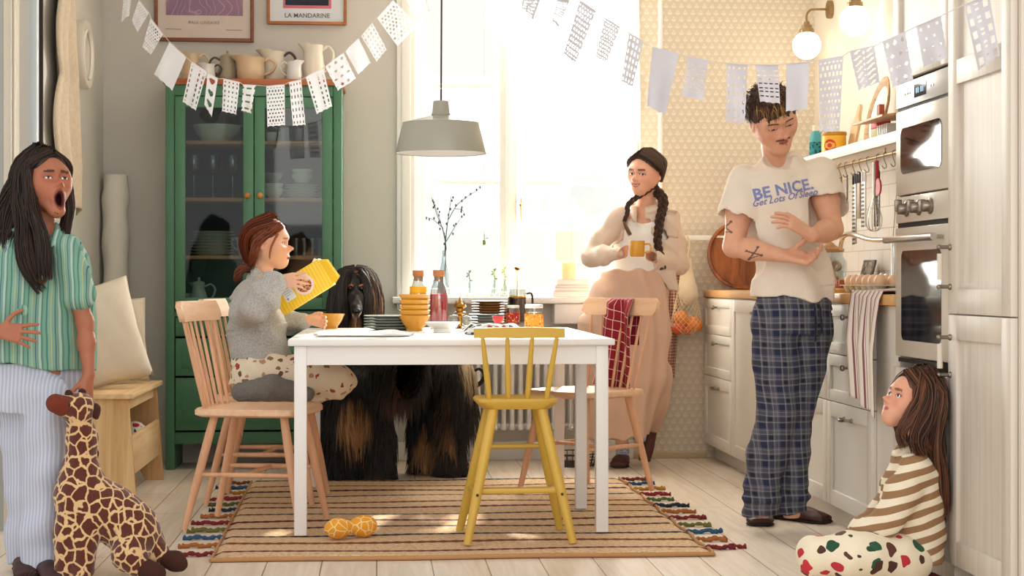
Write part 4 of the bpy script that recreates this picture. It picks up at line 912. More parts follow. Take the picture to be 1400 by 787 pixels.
# egg carton with eggs
ec = [CX(px, 388, 1.90) for px in (1172, 1222)]; y1_, y0_ = ec[0].y, ec[1].y; carton = thing('egg_carton', 'grey pulp egg carton near the front of the worktop', 'egg carton', (1.9, (y0_+y1_)/2, WZ))
ne = 6; st = (y1_-y0_)/ne
bm = BM()
for k in range(ne):
    for q in range(2):
        lathe(bm, [(.012, 0), (.024, .018), (.029, .032), (.027, .032), (.020, .016), (0, .006), (0, 0)], 12, loc=(1.86+q*.052, y0_+st*(k+.5), WZ), )
box(bm, 1.83, 1.94, y0_-.002, y1_+.002, WZ+.029, WZ+.032, .0)
obj('tray', bm, mat('grey_pulp', 'cdbfa9', .9), carton, world=True, smooth=60)
m_egg = mat('beige_eggshell', 'e2b995', .5, var=.04)
egg = None
for k in range(ne):
    for q in range(2):
        loc = (1.86+q*.052, y0_+st*(k+.5), WZ+.014)
        if egg is None:
            bm = BM(); lathe(bm, [(0, 0)]+[(.0225*math.sin(a)*(1-.12*math.cos(a)*-1*-1), .029-.029*math.cos(a)) for a in np.linspace(.3, PI-.2, 9)]+[(0, .058)], 16)
            egg = obj('egg', bm, m_egg, smooth=180, label='beige egg sitting in the carton on the worktop', cat='egg', group='eggs in the carton'); egg.location = loc
        else: e2 = copy_tree(egg, loc=loc)
p = CX(1152, 386, 1.93); bd = thing('bread_board', 'wooden board with sliced reddish loaf beside the egg carton', 'cutting board', (p.x, p.y, WZ))
bm = BM(); box(bm, -.10, .10, -.2, .15, 0, .018, .004); obj('board', bm, m_oak, bd)
for k in range(6):
    bm = BM(); box(bm, -.045, .04, -.11+k*.034, -.085+k*.034, 0, .035, .008); o = obj('bread_slice', bm, mat('rusty_loaf', '9a4d30', .7, var=.25, vs=60), label='reddish loaf slice lying on the bread board', cat='bread', group='loaf slices on the board'); o.location = (p.x, p.y, WZ+.018)
# striped towel over the worktop edge
def towel_mat():
    s = NT('striped_towel'); a = s.n('ShaderNodeUVMap'); sx_ = s.n('ShaderNodeSeparateXYZ'); s.l(a, 0, sx_, 0)
    f = s.math('FRACT', s.math('MULTIPLY', sx_.outputs[0], 7.)); on = s.math('LESS_THAN', f, .22); on2 = s.math('MULTIPLY', s.math('GREATER_THAN', f, .36), s.math('LESS_THAN', f, .42))
    c = s.mix(s.math('MAXIMUM', on, on2), 'e6dccf', '8a5560'); s.t.links.new(c, s.b.inputs['Base Color']); s.b.inputs['Roughness'].default_value = .9; return s.m
def cloth(name, fn, nu, nv, m, th=.003, uvs=True, world_parent=None, **kw):
    bm = BM(); uvl = bm.loops.layers.uv.new('UVMap'); g_ = [[bm.verts.new(fn(i/nu, j/nv)) for i in range(nu+1)] for j in range(nv+1)]
    for j in range(nv):
        for i in range(nu):
            f = bm.faces.new((g_[j][i], g_[j][i+1], g_[j+1][i+1], g_[j+1][i]))
            for lp, (a, b) in zip(f.loops, ((i, j), (i+1, j), (i+1, j+1), (i, j+1))): lp[uvl].uv = (a/nu, b/nv)
    o = obj(name, bm, m, world_parent, smooth=180, world=bool(world_parent), **kw)
    if th: md = o.modifiers.new('thickness', 'SOLIDIFY'); md.thickness = th; md.offset = 1
    return o
ty1, ty0 = CX(1176, 0, KX).y, CX(1216, 0, KX).y
def tw(u, v):
    y = ty1+(ty0-ty1)*u; s_ = v*.60
    wid = 1-.25*max(0, v-.3); y = (ty0+ty1)/2+(y-(ty0+ty1)/2)*wid-.10*max(0, v-.5)
    if s_ < .22: x = KX+.20-s_; z = WZ+.010+.012*math.sin(u*9)*(1-s_/.22)
    else:
        q = s_-.22; x = KX-.032-.018*min(1, q*6)-.012*math.sin(u*14+1)*min(1, q*5); z = WZ-q+.012 if q > .01 else WZ+.012
        z -= .06*u*(v)
    return Vector((x, y, z))
cloth('kitchen_towel', tw, 40, 60, towel_mat(), label='cream towel with dark red stripes hanging over the worktop edge', cat='towel')
# round wooden tray leaning on the papered wall
pc = CY(1012, 346, BY-.06); r_ = .185
rt = thing('round_wooden_tray', 'large dark round wooden board leaning behind the man on the far worktop', 'cutting board', (pc.x, BY-.1, WZ))
M0 = Matrix.Translation((pc.x, BY-.10, WZ+.002)) @ Matrix.Rotation(math.radians(-9), 4, 'X') @ Matrix.Translation((0, 0, r_)) @ Matrix.Rotation(PI/2, 4, 'X')
bm = BM(); lathe(bm, [(0, 0), (r_-.02, 0), (r_, .012), (r_, .028), (r_-.012, .03), (r_-.022, .014), (0, .012)], 56, M=M0); obj('board_face', bm, wood('dark_striped_wood', 'a8602c', '4a2212', 1.6, 2, .35, streak=18), rt, world=True, smooth=50)
# white wall rail with the net bag
a_ = CY(912, 325, BY-.06); b_ = CY(1020, 325, BY-.06)
wr = thing('towel_bar', 'white bar on the papered wall between the woman and the man', 'towel bar', (a_.x, BY-.06, a_.z))
bm = BM(); box(bm, a_.x, b_.x+.6, BY-.07, BY-.05, a_.z-.014, a_.z+.014, .005); obj('bar', bm, m_white, wr, world=True)
bm = BM()
for x in (a_.x+.03, b_.x+.2): box(bm, x-.01, x+.01, BY-.055, BY, a_.z-.01, a_.z+.01)
obj('bracket', bm, m_white, wr, world=True)
nb = CY(938, 420, BY-.10); zt_ = a_.z; zb_ = CY(938, 456, BY-.10).z; bx = nb.x
bag = thing('net_bag', 'cream string net bag of oranges hanging on the papered wall', 'bag', (bx, BY-.1, zb_))
bm = BM(); nn, mm = 18, 26
def netp(k, j):
    v = j/mm; a = 2*PI*k/nn; z = zt_-.10+(zb_-zt_+.10)*v; r = .012+.088*(v**1.1) if v < .85 else .012+.088*(.85**1.1)*math.sqrt(max(0, 1-((v-.85)/.155)**2)); return Vector((bx+r*math.cos(a), BY-.115+r*.7*math.sin(a), z))
for k in range(nn):
    for sgn in (1, -1): tube(bm, [netp(k+sgn*j*.5, j) for j in range(mm+1)], .0013, 4)
tube(bm, smooth_path([(bx-.008, BY-.1, zt_-.11), (bx-.02, BY-.1, zt_-.04), (bx-.01, BY-.085, zt_+.016), (bx-.005, BY-.045, zt_+.005)], 5), .005, 6); tube(bm, smooth_path([(bx+.008, BY-.1, zt_-.11), (bx+.02, BY-.1, zt_-.04), (bx+.01, BY-.085, zt_+.016)], 5), .005, 6)
obj('string_net', bm, mat('cream_string', 'e3d2b4', .9), bag, world=True, smooth=60)
bm = BM(); lathe(bm, [(.012, -.0), (.03, -.06), (.048, -.14), (.055, -.2), (.03, -.24), (0, -.25)], 18, loc=(bx+.01, BY-.10, zt_-.11)); 
for v in bm.verts: v.co.x += .006*math.sin(v.co.z*60)
obj('paper_wrap', bm, mat('cream_paper', 'e6d8bf', .8), bag, world=True, smooth=60)
m_or = mat('orange_peel', 'ee8a2c', .5, var=.08, vs=20, bump=.2, bs=300)
for k, (dx, dz, r, c) in enumerate(((-.030, .085, .042, 'orange_peel'), (.040, .050, .046, 'orange_peel'), (-.045, .030, .036, 'orange_red'), (.004, .022, .030, 'orange_red'))):
    bm = BM(); ball(bm, (0, 0, 0), r, 20, sc=(1, 1, .95)); o = obj('orange', bm, m_or if c == 'orange_peel' else mat('orange_red', 'd9602a', .5, var=.1), smooth=180, label=['orange upper left in the net bag', 'largest orange at the right of the net bag', 'reddish orange at the left bottom of the net bag', 'small reddish orange at the bottom centre of the net bag'][k], cat='orange', group='oranges in the net bag'); o.location = (bx+dx, BY-.115, zb_+dz)
# checked cloth hanging behind the woman
k0 = CY(913, 440, BY-.05)
def ck(u, v):
    x = k0.x-.045+.09*u+.012*math.sin(v*4); return Vector((x+.02*(1-v), BY-.035-.02*math.sin(u*11+v)-.01, 1.18-v*(1.18-CY(913, 517, BY-.05).z)))
def gingham(name, base, line, n, w_=.5):
    s = NT(name); a = s.n('ShaderNodeUVMap'); sx_ = s.n('ShaderNodeSeparateXYZ'); s.l(a, 0, sx_, 0)
    u = s.math('LESS_THAN', s.math('FRACT', s.math('MULTIPLY', sx_.outputs[0], n[0])), w_); v = s.math('LESS_THAN', s.math('FRACT', s.math('MULTIPLY', sx_.outputs[1], n[1])), w_)
    c = s.mix(s.math('MULTIPLY', s.math('ADD', u, v), .5), base, line); s.t.links.new(c, s.b.inputs['Base Color']); s.b.inputs['Roughness'].default_value = .9; return s.m
cloth('checked_apron', ck, 20, 40, gingham('pink_brown_gingham', 'd9b39c', '7d4640', (8, 46)), label='pink and brown checked cloth hanging on the wall behind the woman', cat='apron')
# ---------------- wall lamps
def wall_lamp(label, gp, gr, wy):
    t = thing('wall_lamp', label, 'wall lamp', (RX, wy, gp.z+.15), group='brass globe wall lamps')
    bm = BM(); ball(bm, gp, gr, 32); obj('glass_globe', bm, emit('lit_opal_glass', 'fff3de', 2.6), t, world=True, smooth=180)
    zt_ = gp.z+gr; bm = BM()
    lathe(bm, [(.036, -.012), (.038, -.004), (.036, .012), (.028, .014), (.027, .03), (.016, .034), (.014, .05), (0, .05)], 24, loc=(gp.x, wy, zt_))
    obj('lamp_cap', bm, m_brass, t, world=True, smooth=40)
    bm = BM(); za = zt_+.115; tube(bm, smooth_path([(gp.x, wy, zt_+.04), (gp.x, wy, za-.03), (gp.x+.02, wy, za-.004), (gp.x+.05, wy, za), (RX-.02, wy, za)], 6), .006, 10); obj('arm', bm, m_brass, t, world=True, smooth=60)
    bm = BM(); lathe(bm, [(0, 0), (.046, 0), (.048, .008), (.046, .022), (.012, .026), (0, .03)], 28, M=Matrix.Translation((RX, wy, za)) @ Matrix.Rotation(-PI/2, 4, 'Y')); obj('wall_plate', bm, m_brass, t, world=True, smooth=40)
    ld = bpy.data.lights.new('globe_light', 'POINT'); ld.energy = 1.3; ld.color = (1, .84, .62); ld.shadow_soft_size = gr
    lo = bpy.data.objects.new('globe_light', ld); COL.objects.link(lo); lo.location = gp+Vector((-.11, 0, -.05)); return t
wy1 = CX(1137, 24, RX).y; g1 = CY(1103, 62, wy1); wall_lamp('brass wall lamp with a lit glass globe, the left and lower one', g1, .074, wy1)
wy2 = CX(1205, -8, RX).y; g2 = CY(1169, 28, wy2); wall_lamp('brass wall lamp with a lit glass globe, the right and higher one', g2, .073, wy2)
# ============================================================ PENDANT LAMP
zc_ = 6.55; pc = C(603, 209, zc_); pd = thing('pendant_lamp', 'grey-beige metal pendant lamp hanging over the table on a thin cord', 'lamp', (pc.x, pc.y, pc.z))
m_pend = mat('grey_beige_enamel', 'a3a294', .35, var=.01); m_pin = mat('white_enamel_inside', 'f2f0ec', .4)
bm = BM(); lathe(bm, [(.176, -.002), (.177, .002), (.150, .112), (.1495, .113), (.150, .116), (.036, .146), (.038, .15), (.036, .150)], 56); obj('shade', bm, m_pend, pd, smooth=35)
bm = BM(); lathe(bm, [(.174, .0), (.147, .110), (.03, .142), (0, .143)], 56); obj('shade_lining', bm, m_pin, pd, smooth=35)
bm = BM(); lathe(bm, [(.037, .146), (.037, .152), (.034, .156), (.030, .200), (.026, .202), (0, .204)], 32); obj('cap', bm, m_pend, pd, smooth=35)
bm = BM(); tube(bm, [(0, 0, .2), (.002, 0, .6), (0, 0, CZ-pc.z)], .0035, 8); obj('cord', bm, mat('dark_red_cord', '4a2a28', .7), pd)
bm = BM(); ball(bm, (0, 0, .085), .032, 18); lathe(bm, [(.016, .10), (.02, .14), (0, .14)], 14); obj('bulb', bm, m_pin, pd, smooth=60)
# ============================================================ PAPER GARLANDS
def paper():
    s = NT('tissue_paper'); s.t.nodes.remove(s.b); df = s.n('ShaderNodeBsdfDiffuse'); tl = s.n('ShaderNodeBsdfTranslucent')
    for q in (df, tl): q.inputs[0].default_value = lin('e6e5ea')
    m1 = s.n('ShaderNodeMixShader'); m1.inputs[0].default_value = .22; s.l(df, 0, m1, 1); s.l(tl, 0, m1, 2); s.l(m1, 0, s.out, 0); return s.m
m_paper2 = paper()
def pattern(kind, u, v, nu, nv):                           # True where a hole is cut; u,v in 0..1, v downwards
    if kind == 'plain': return False
    if kind == 'dots': fu, fv = (u*4) % 1-.5, (v*7) % 1-.5; return fu*fu+fv*fv < .05 and .06 < v < .94
    if kind == 'fine': fu, fv = (u*6+.5*(int(v*11) % 2)) % 1-.5, (v*11) % 1-.5; return fu*fu+fv*fv < .075 and .05 < v < .95 and .04 < u < .96
    if kind == 'drops': fu, fv = (u*4) % 1-.5, (v*8) % 1-.5; return abs(fu) < .16*(1-abs(fv)*1.6) and .08 < v < .92 and int(u*4) != 1
    if kind == 'hearts':
        for c in (.17, .5, .80):
            x, y = (u-.5)*2.6, (v-c)*9
            if (x*x+y*y*.9-abs(x)*y*-.9) < .42 and abs(y) < .85: return True
        return False
    if kind == 'bars': fv = (v*4) % 1-.5; return (abs(u-.5) < .22 and abs(fv) < .13) or ((u < .09 or u > .91) and abs(fv) < .16)
    if kind == 'stars': fu, fv = (u*3+.5*(int(v*4) % 2)) % 1-.5, (v*4) % 1-.5; r = math.hypot(fu, fv); a = math.atan2(fv, fu); return r < .14+.13*abs(math.cos(2*a))**4 and .05 < v < .95 and .05 < u < .95
    if kind == 'leaf': fu, fv = (u*2) % 1-.5, (v*7) % 1-.5; return (abs(fu+fv*.7) < .12 and abs(fv) < .35) or (abs(u-.5) < .03 and fv > .2)
    if kind == 'ladder': fu, fv = (u*3) % 1-.5, (v*5) % 1-.5; return (abs(fu) < .24 and abs(fv) < .27) and not (int(u*3) == 1 and abs(fv) < .1)
    if kind == 'slits': fu, fv = (u*4) % 1-.5, (v*9) % 1-.5; return abs(fu) < .3 and abs(fv) < .13 and .1 < v < .9
scal = {'bars', 'stars', 'dots', 'leaf'}
def garland(label, quads, zf, ends, sag_pts):
    a = quads[0][0][0]; g_ = thing('paper_garland', label, 'garland', C(quads[0][0][0][0], quads[0][0][0][1], zf(quads[0][0][0][0])))
    for k, (q, kind) in enumerate(quads):
        P = [C(p[0], p[1], zf(p[0])) for p in q]; P[2] = P[2]+Vector((0, .02*math.sin(k*2.1), 0)); P[3] = P[3]+Vector((0, -.02*math.cos(k*1.7), 0))
        nu = 24; nv = int(24*((P[3]-P[0]).length/max(.03, (P[1]-P[0]).length))); nv = max(20, min(56, nv)); bm = BM(); G_ = []
        for j in range(nv+1):
            r_ = []
            for i in range(nu+1):
                u, v = i/nu, j/nv; u2 = u
                if kind in scal: u2 = .5+(u-.5)*(1-.05*abs(math.sin(v*PI*5)))
                p = P[0].lerp(P[1], u2).lerp(P[3].lerp(P[2], u2), v*(1-(.02*abs(math.sin(u*PI*3)) if v > .99 else 0)))
                p += Vector((0, 1, 0))*(.010*math.sin(v*PI*1.3+k)*math.sin(u*PI)+.006*math.sin(u*8+k*2)*v); r_.append(bm.verts.new(p))
            G_.append(r_)
        for j in range(nv):
            for i in range(nu):
                if pattern(kind, (i+.5)/nu, (j+.5)/nv, nu, nv): continue
                bm.faces.new((G_[j][i], G_[j][i+1], G_[j+1][i+1], G_[j+1][i]))
        for v in [v for v in bm.verts if not v.link_faces]: bm.verts.remove(v)
        obj('paper_flag', bm, m_paper2, g_, smooth=180, world=True)
    pts = [C(ends[0][0], ends[0][1], zf(ends[0][0]))]
    for q, kd in quads: pts += [C(q[0][0], q[0][1]+.5, zf(q[0][0])), C(q[1][0], q[1][1]+.5, zf(q[1][0]))]
    pts.append(C(ends[1][0], ends[1][1], zf(ends[1][0]))); bm = BM(); tube(bm, pts, .0016, 5); obj('string', bm, mat('pink_white_string', 'd9cfcb', .8), g_, world=True)
QL = [([(170,-14),(181,-14),(176,22),(167,31)],'fine'),([(190,0),(204,17),(187,44),(180,27)],'fine'),([(206,24),(223,46),(207,76),(194,64)],'fine'),([(232,57),(255,78),(235,124),(211,102)],'plain'),
([(262,84),(283,98),(267,151),(250,140)],'drops'),([(284,100),(298,107),(290,161),(279,143)],'hearts'),([(305,107),(328,112),(323,157),(303,152)],'dots'),([(332,115),(350,116),(343,155),(330,152)],'bars'),
([(364,117),(389,115),(390,172),(366,174)],'fine'),([(395,112),(412,108),(418,171),(400,172)],'dots'),([(418,105),(442,93),(454,145),(433,156)],'drops'),([(444,91),(470,72),(487,108),(462,125)],'stars'),
([(472,70),(490,52),(507,86),(490,102)],'plain'),([(493,49),(509,30),(529,67),(515,84)],'dots'),([(515,24),(537,0),(572,36),(544,64)],'fine'),([(550,-12),(578,-26),(589,14),(568,30)],'leaf')]
garland('white cut-paper garland hanging before the green cabinet from the left wall to the window', QL, lambda px: 7.55, [(150,-60),(600,-60)], None)
QR = [([(715,-12),(742,-8),(729,28),(712,12)],'leaf'),([(762,-2),(779,0),(764,37),(755,29)],'fine'),([(793,0),(815,15),(786,88),(771,73)],'fine'),([(827,24),(848,37),(829,86),(814,77)],'fine'),
([(860,44),(880,57),(866,118),(848,112)],'dots'),([(892,64),(928,73),(908,159),(885,145)],'plain'),([(940,77),(968,82),(962,138),(933,131)],'slits'),([(993,86),(1023,88),(1020,170),(991,168)],'dots'),
([(1032,88),(1064,88),(1064,143),(1038,140)],'slits'),([(1075,87),(1107,84),(1104,150),(1076,152)],'plain'),([(1119,82),(1153,76),(1150,179),(1122,181)],'fine'),([(1161,70),(1196,62),(1200,114),(1171,125)],'leaf'),
([(1206,57),(1238,43),(1250,109),(1219,121)],'stars'),([(1252,36),(1287,21),(1299,78),(1266,91)],'stars'),([(1318,6),(1352,-8),(1363,78),(1337,97)],'ladder')]
m_paper2 = mat('backlit_toned_paper', 'cfccd2', .9)  # same white paper, its colour darkened to show the flags backlit by the window
garland('white cut-paper garland strung across the kitchen side in front of the man', QR, lambda px: 5.9-(px-715)/645*1.2, [(690,-40),(1400,-28)], None)
# ============================================================ THINGS ON THE TABLE
def onT(px, py): p = CF(px, py, TZ); return Vector((p.x, p.y, TZ+.0005))
m_must = mat('mustard_ceramic', 'd69a38', .25, var=.03)
MB = [(0, 0), (.034, 0), (.036, .006), (.034, .008), (.052, .032), (.064, .058), (.068, .066), (.066, .067), (.060, .056), (.045, .028), (0, .014)]
BOWLP = onT(451, 449)
turned('cereal_bowl', MB, m_must, BOWLP, 'single mustard bowl on the table in front of the girl pouring cereal', 'bowl', seg=36)
sp_ = onT(567, 452); b0 = turned('stacked_bowl', MB, m_must, sp_, 'mustard bowl in the stack of five on the table', 'bowl', 'stacked mustard bowls', seg=36)
rgr = Euler((0, 0, 0))
row(b0, 5, .0225); 
m_pl = mat('grey_green_plate', '9fa7a2', .3, var=.02); m_plw = mat('pink_white_plate', 'ece8e6', .3)
p = onT(534, 451); q = turned('dinner_plate', plate_prof(.118, .008), m_pl, p, 'grey-white plate in the left stack on the table', 'plate', 'left plate stack on the table', seg=48); row(q, 5, .0125)
q = turned('dinner_plate', plate_prof(.095, .008), m_pl, onT(668, 444), 'grey-green plate in the lower half of the right table stack', 'plate', 'grey-green plates in the right table stack', seg=40); row(q, 4, .013)
q2 = turned('dinner_plate', plate_prof(.088, .008), mat('brown_edged_plate', '8a6238', .35), (q.location.x+.004, q.location.y, TZ+.054), 'brown plate in the upper half of the right table stack', 'plate', 'brown plates in the right table stack', seg=40); row(q2, 5, .0125)
def liquid(name, c):
    s = NT(name); s.b.inputs['Base Color'].default_value = lin(c); s.b.inputs['Roughness'].default_value = .1
    s.b.inputs['Subsurface Weight'].default_value = .25; s.b.inputs['Subsurface Radius'].default_value = (.05, .03, .02); return s.m
m_cork = mat('cork', 'bd7f4f', .9, var=.2, vs=60, bump=.3, bs=200)
def carafe(label, px, py, c, fill):
    p = onT(px, py); t = thing('juice_carafe', label, 'carafe', p)
    bm = BM(); lathe(bm, [(0, 0), (.040, 0), (.0425, .004), (.0425, .145), (.038, .175), (.026, .205), (.024, .225), (.025, .235), (.023, .235), (.022, .225), (.024, .204), (.036, .174), (.0405, .144), (.0405, .008), (0, .006)], 32); obj('glass_body', bm, m_cup, t, smooth=60)
    bm = BM(); lathe(bm, [(0, .008), (.0398, .008), (.0398, fill), (0, fill)], 32); obj('juice', bm, liquid('juice_'+c, c), t, smooth=40)
    bm = BM(); lathe(bm, [(0, .215), (.021, .215), (.022, .236), (.0265, .24), (.0265, .262), (.025, .265), (0, .265)], 24); obj('cork_stopper', bm, m_cork, t, smooth=40)
carafe('corked glass carafe with orange juice behind the stacked mustard bowls', 572, 447, 'f6b41e', .19)
carafe('corked glass carafe with red juice beside the orange one', 600, 448, 'e0143c', .155)
t = thing('footed_dish', 'low white footed dish in front of the red juice', 'dish', onT(605, 454))
bm = BM(); lathe(bm, [(0, 0), (.038, 0), (.036, .014), (.05, .020), (.072, .036), (.074, .042), (.070, .041), (.045, .026), (0, .02)], 44); 
for v in bm.verts:
    if v.co.z > .035: a = math.atan2(v.co.y, v.co.x); v.co.z += .002*math.sin(a*22)
obj('dish_body', bm, m_por, t, smooth=50)
# brass burner oil lamp
t = thing('oil_lamp', 'small brass oil lamp burner over a clear round glass font', 'oil lamp', onT(629, 449)); m_br2 = mat('polished_brass', 'a87c34', .25, 1.)
bm = BM(); lathe(bm, [(0, 0), (.020, 0), (.022, .004), (.010, .010), (.009, .028), (.011, .05), (.009, .06), (0, .06)], 24); obj('stem', bm, m_br2, t, smooth=50)
bm = BM(); ball(bm, (-.028, .01, .035), .030, 20, sc=(1, .8, .9)); ball(bm, (.03, .01, .035), .026, 20, sc=(1, .8, .9)); obj('glass_font', bm, m_cup, t, smooth=180)
bm = BM(); lathe(bm, [(.012, .06), (.025, .066), (.025, .074), (.017, .078), (.017, .090), (.028, .098), (.026, .106), (.014, .112), (.010, .118), (0, .12)], 24); obj('burner', bm, m_br2, t, smooth=50)
bm = BM()
for k in range(8): a = 2*PI*k/8; tube(bm, [(.023*math.cos(a), .023*math.sin(a), .102), (.020*math.cos(a), .020*math.sin(a), .126)], [.004, .001], 6)
tube(bm, [(0, 0, .115), (0, 0, .148)], [.009, .002], 8); obj('prongs', bm, m_br2, t, smooth=50)
# jam jars
def jar(label, px, py, jam, lid, lab, r=.038, h=.085):
    t = thing('jam_jar', label, 'jar', onT(px, py))
    bm = BM(); lathe(bm, [(0, 0), (r*.94, 0), (r, .005), (r, h*.84), (r*.9, h*.93), (r*.9, h), (r*.86, h), (r*.86, h*.92), (r*.95, h*.82), (r*.95, .008), (0, .005)], 32); obj('glass_body', bm, m_cup, t, smooth=50)
    bm = BM(); lathe(bm, [(0, .006), (r*.94, .006), (r*.94, h*.8), (0, h*.8)], 32); obj('preserve', bm, jam, t, smooth=40)
    bm = BM(); lathe(bm, [(r*.95, h*.97), (r*.97, h*.99), (r*.96, h*1.12), (0, h*1.13)], 32); obj('lid', bm, lid, t, smooth=40)
    bm = BM(); lathe(bm, [(r*1.005, h*.14), (r*1.012, h*.15), (r*1.012, h*.72), (r*1.005, h*.73)], 32); obj('label', bm, lab, t, smooth=40)
m_lidw = mat('pearl_lid', 'ece6e0', .3)
jar('jar of red jam with a berry patterned label', 700, 444, liquid('red_jam', '8a1a20'), m_lidw, blob_mat('berry_label', 'c43a2c', ['e8a050', '7a1a22', 'f0d0b0', 'a02028'], 110))
jar('jar of orange marmalade nearest the right table corner', 730, 453, liquid('marmalade', 'f2a01c'), m_lidw, blob_mat('orange_label', 'f0a63c', ['e2622a', 'f6d090', 'c85a30', 'f2b04a'], 90), .040, .102)
t = thing('french_press', 'glass french press of coffee with a tall raised brass plunger', 'coffee press', onT(707, 441)); 
bm = BM(); lathe(bm, [(0, 0), (.045, 0), (.047, .004), (.047, .168), (.050, .175), (.048, .175), (.045, .168), (.045, .008), (0, .006)], 32)
obj('glass_body', bm, m_cup, t, smooth=50)
bm = BM(); lathe(bm, [(0, .006), (.0445, .006), (.0445, .125), (0, .125)], 32); obj('coffee', bm, liquid('coffee', '3a1612'), t, smooth=40)
bm = BM(); lathe(bm, [(.046, .125), (.049, .128), (.049, .134), (.046, .137)], 32); lathe(bm, [(0, .135), (.044, .135), (.044, .140), (0, .141)], 32); tube(bm, [(0, 0, .14), (0, 0, .275)], .0028, 8)
obj('plunger_rod', bm, m_br2, t, smooth=50)
bm = BM(); lathe(bm, [(0, .270), (.008, .270), (.016, .280), (.018, .286), (.010, .290), (0, .29)], 20); obj('plunger_knob', bm, m_br2, t, smooth=50)
bm = BM(); tube(bm, smooth_path([(.047, 0, .15), (.075, 0, .15), (.08, 0, .09), (.075, 0, .04), (.047, 0, .04)], 5), .006, 8); obj('handle', bm, m_dk, t, smooth=50)
# cloths on the table
def tcloth(name, c, W_, D_, m, amp, layers, lz, **kw):
    def fn(u, v):
        x = c.x-W_/2+W_*u+.012*math.sin(v*5+u*3); y = c.y-D_/2+D_*v+.01*math.sin(u*7)
        e = min(1, 6*min(u, 1-u), 6*min(v, 1-v)); return Vector((x, y, TZ+.004+lz*e*(1-.5*v*0)+amp*e*(math.sin(u*19+v*7)*.5+.5*math.sin(v*23-u*6)+.9)*.5))
    o = cloth(name, fn, 60, 30, m, .003, **kw); recenter(o, (c.x, c.y, TZ)); return o
m_linen = mat('pale_blue_white_linen', 'dcdadb', .9, bump=.3, bs=200)
c_ = onT(497, 460); tcloth('folded_cloth', c_+Vector((0, .12, 0)), .38, .34, m_linen, .008, 2, .006, label='rumpled pale cloth lying on the table beside the single mustard bowl', cat='napkin')
m_rag = blob_mat('patchwork_print', 'd9dcdc', ['8a1f2c', '1f4a48', 'e8e4de', '2b3550', 'b04a50', 'e3dfd8'], 34, .46, wv=2.)
c_ = onT(680, 458); tcloth('printed_napkins', c_+Vector((0, .15, 0)), .26, .26, m_rag, .014, 3, .022, label='heap of colourful printed napkins in front of the right plate stack', cat='napkin')
c_ = onT(681, 452); t = turned('tea_light_cup', [(0, 0), (.014, 0), (.024, .018), (.026, .030), (.024, .030), (.012, .006), (0, .006)], m_red, c_+Vector((0, 0, .033)), 'small red cup nestled in the printed napkins', 'cup')
c_ = onT(590, 446)
# ============================================================ WINDOW SILL
SZL = WZ0
def sill(px, y=BY-.10): p = CY(px, 390, y); return Vector((p.x, y, SZL))
p = sill(607); t = thing('branch_vase', 'tall clear glass vase with thin budding branches on the sill', 'vase', p)
bm = BM(); lathe(bm, [(0, 0), (.035, 0), (.038, .01), (.036, .12), (.018, .18), (.014, .24), (.016, .245), (.012, .24), (.016, .18), (.034, .12), (.035, .012), (0, .008)], 24); obj('glass_body', bm, m_cup, t, smooth=50)
bm = BM(); random.seed(3); B = lambda px, py: Vector(CY(px, py, BY-.10))-p; bud = []
def twig(pts, r0):
    P = smooth_path([B(*q) if len(q) == 2 else q for q in pts], 5); tube(bm, P, [r0*(1-.75*i/len(P)) for i in range(len(P))], 6); bud.extend(P[len(P)//3::2])
twig([(607, 380), (610, 345), (606, 316), (598, 295), (590, 270)], .0045); twig([(608, 350), (610, 320), (614, 290), (617, 268)], .004)
twig([(613, 300), (625, 280), (640, 268), (655, 258)], .0028); twig([(606, 312), (592, 300), (578, 295)], .0022); twig([(610, 330), (622, 310), (632, 295)], .0028); twig([(622, 285), (632, 287), (634, 292)], .002); twig([(603, 305), (596, 285), (592, 278)], .002)
obj('branches', bm, mat('dark_teal_bark', '3c5a5a', .8), t, smooth=60)
bm = BM()
for q in bud: ball(bm, q+Vector((random.uniform(-.012, .012), random.uniform(-.01, .01), random.uniform(-.01, .01))), .0048, 6, sc=(1, 1, 1.6))
o = obj('buds', bm, mat('dark_buds', '3d4a44', .8), t, smooth=60); o['kind'] = 'stuff'
def mini_vase(px, label, h, leafc='7f9a3a', r=.022):
    p = sill(px, BY-.07); t = thing('bud_vase', label, 'vase', p)
    bm = BM(); lathe(bm, [(0, 0), (r, 0), (r*1.1, h*.3), (r*.5, h*.7), (r*.45, h), (r*.35, h), (r*.4, h*.7), (r, h*.3), (0, .006)], 20); obj('glass_body', bm, m_cup, t, smooth=60)
    bm = BM(); tube(bm, smooth_path([(0, 0, .01), (.002, 0, h), (-.004, 0, h+.06)], 4), .0022, 6)
    for k in range(5):
        a = k*1.3; q = Vector((-.002, 0, h+.012*k)); ball(bm, q+Vector((.010*math.cos(a), .004*math.sin(a), .006)), .010, 8, M=Matrix.Rotation(a, 4, 'Y'), sc=(.9, .3, .45))
    obj('sprig', bm, mat('sprig_'+leafc, leafc, .7), t, smooth=60)
mini_vase(676, 'small clear bud vase with a green sprig, middle of the sill', .09); mini_vase(690, 'clear bud vase with pale leaves beside the mullion', .10, 'a9b96a', .024); mini_vase(642, 'small clear vase with a grey sprig left of the middle of the sill', .08, '7a8a80')
p = CY(662, 330, BY+.0); t = thing('hanging_bottle', 'tiny olive bottle hanging in front of the left window pane', 'ornament', p)
bm = BM(); lathe(bm, [(0, -.02), (.009, -.02), (.010, -.012), (.010, .006), (.006, .012), (0, .012)], 14); obj('bottle_body', bm, mat('olive_glass', '6d7a3a', .3), t, smooth=60)
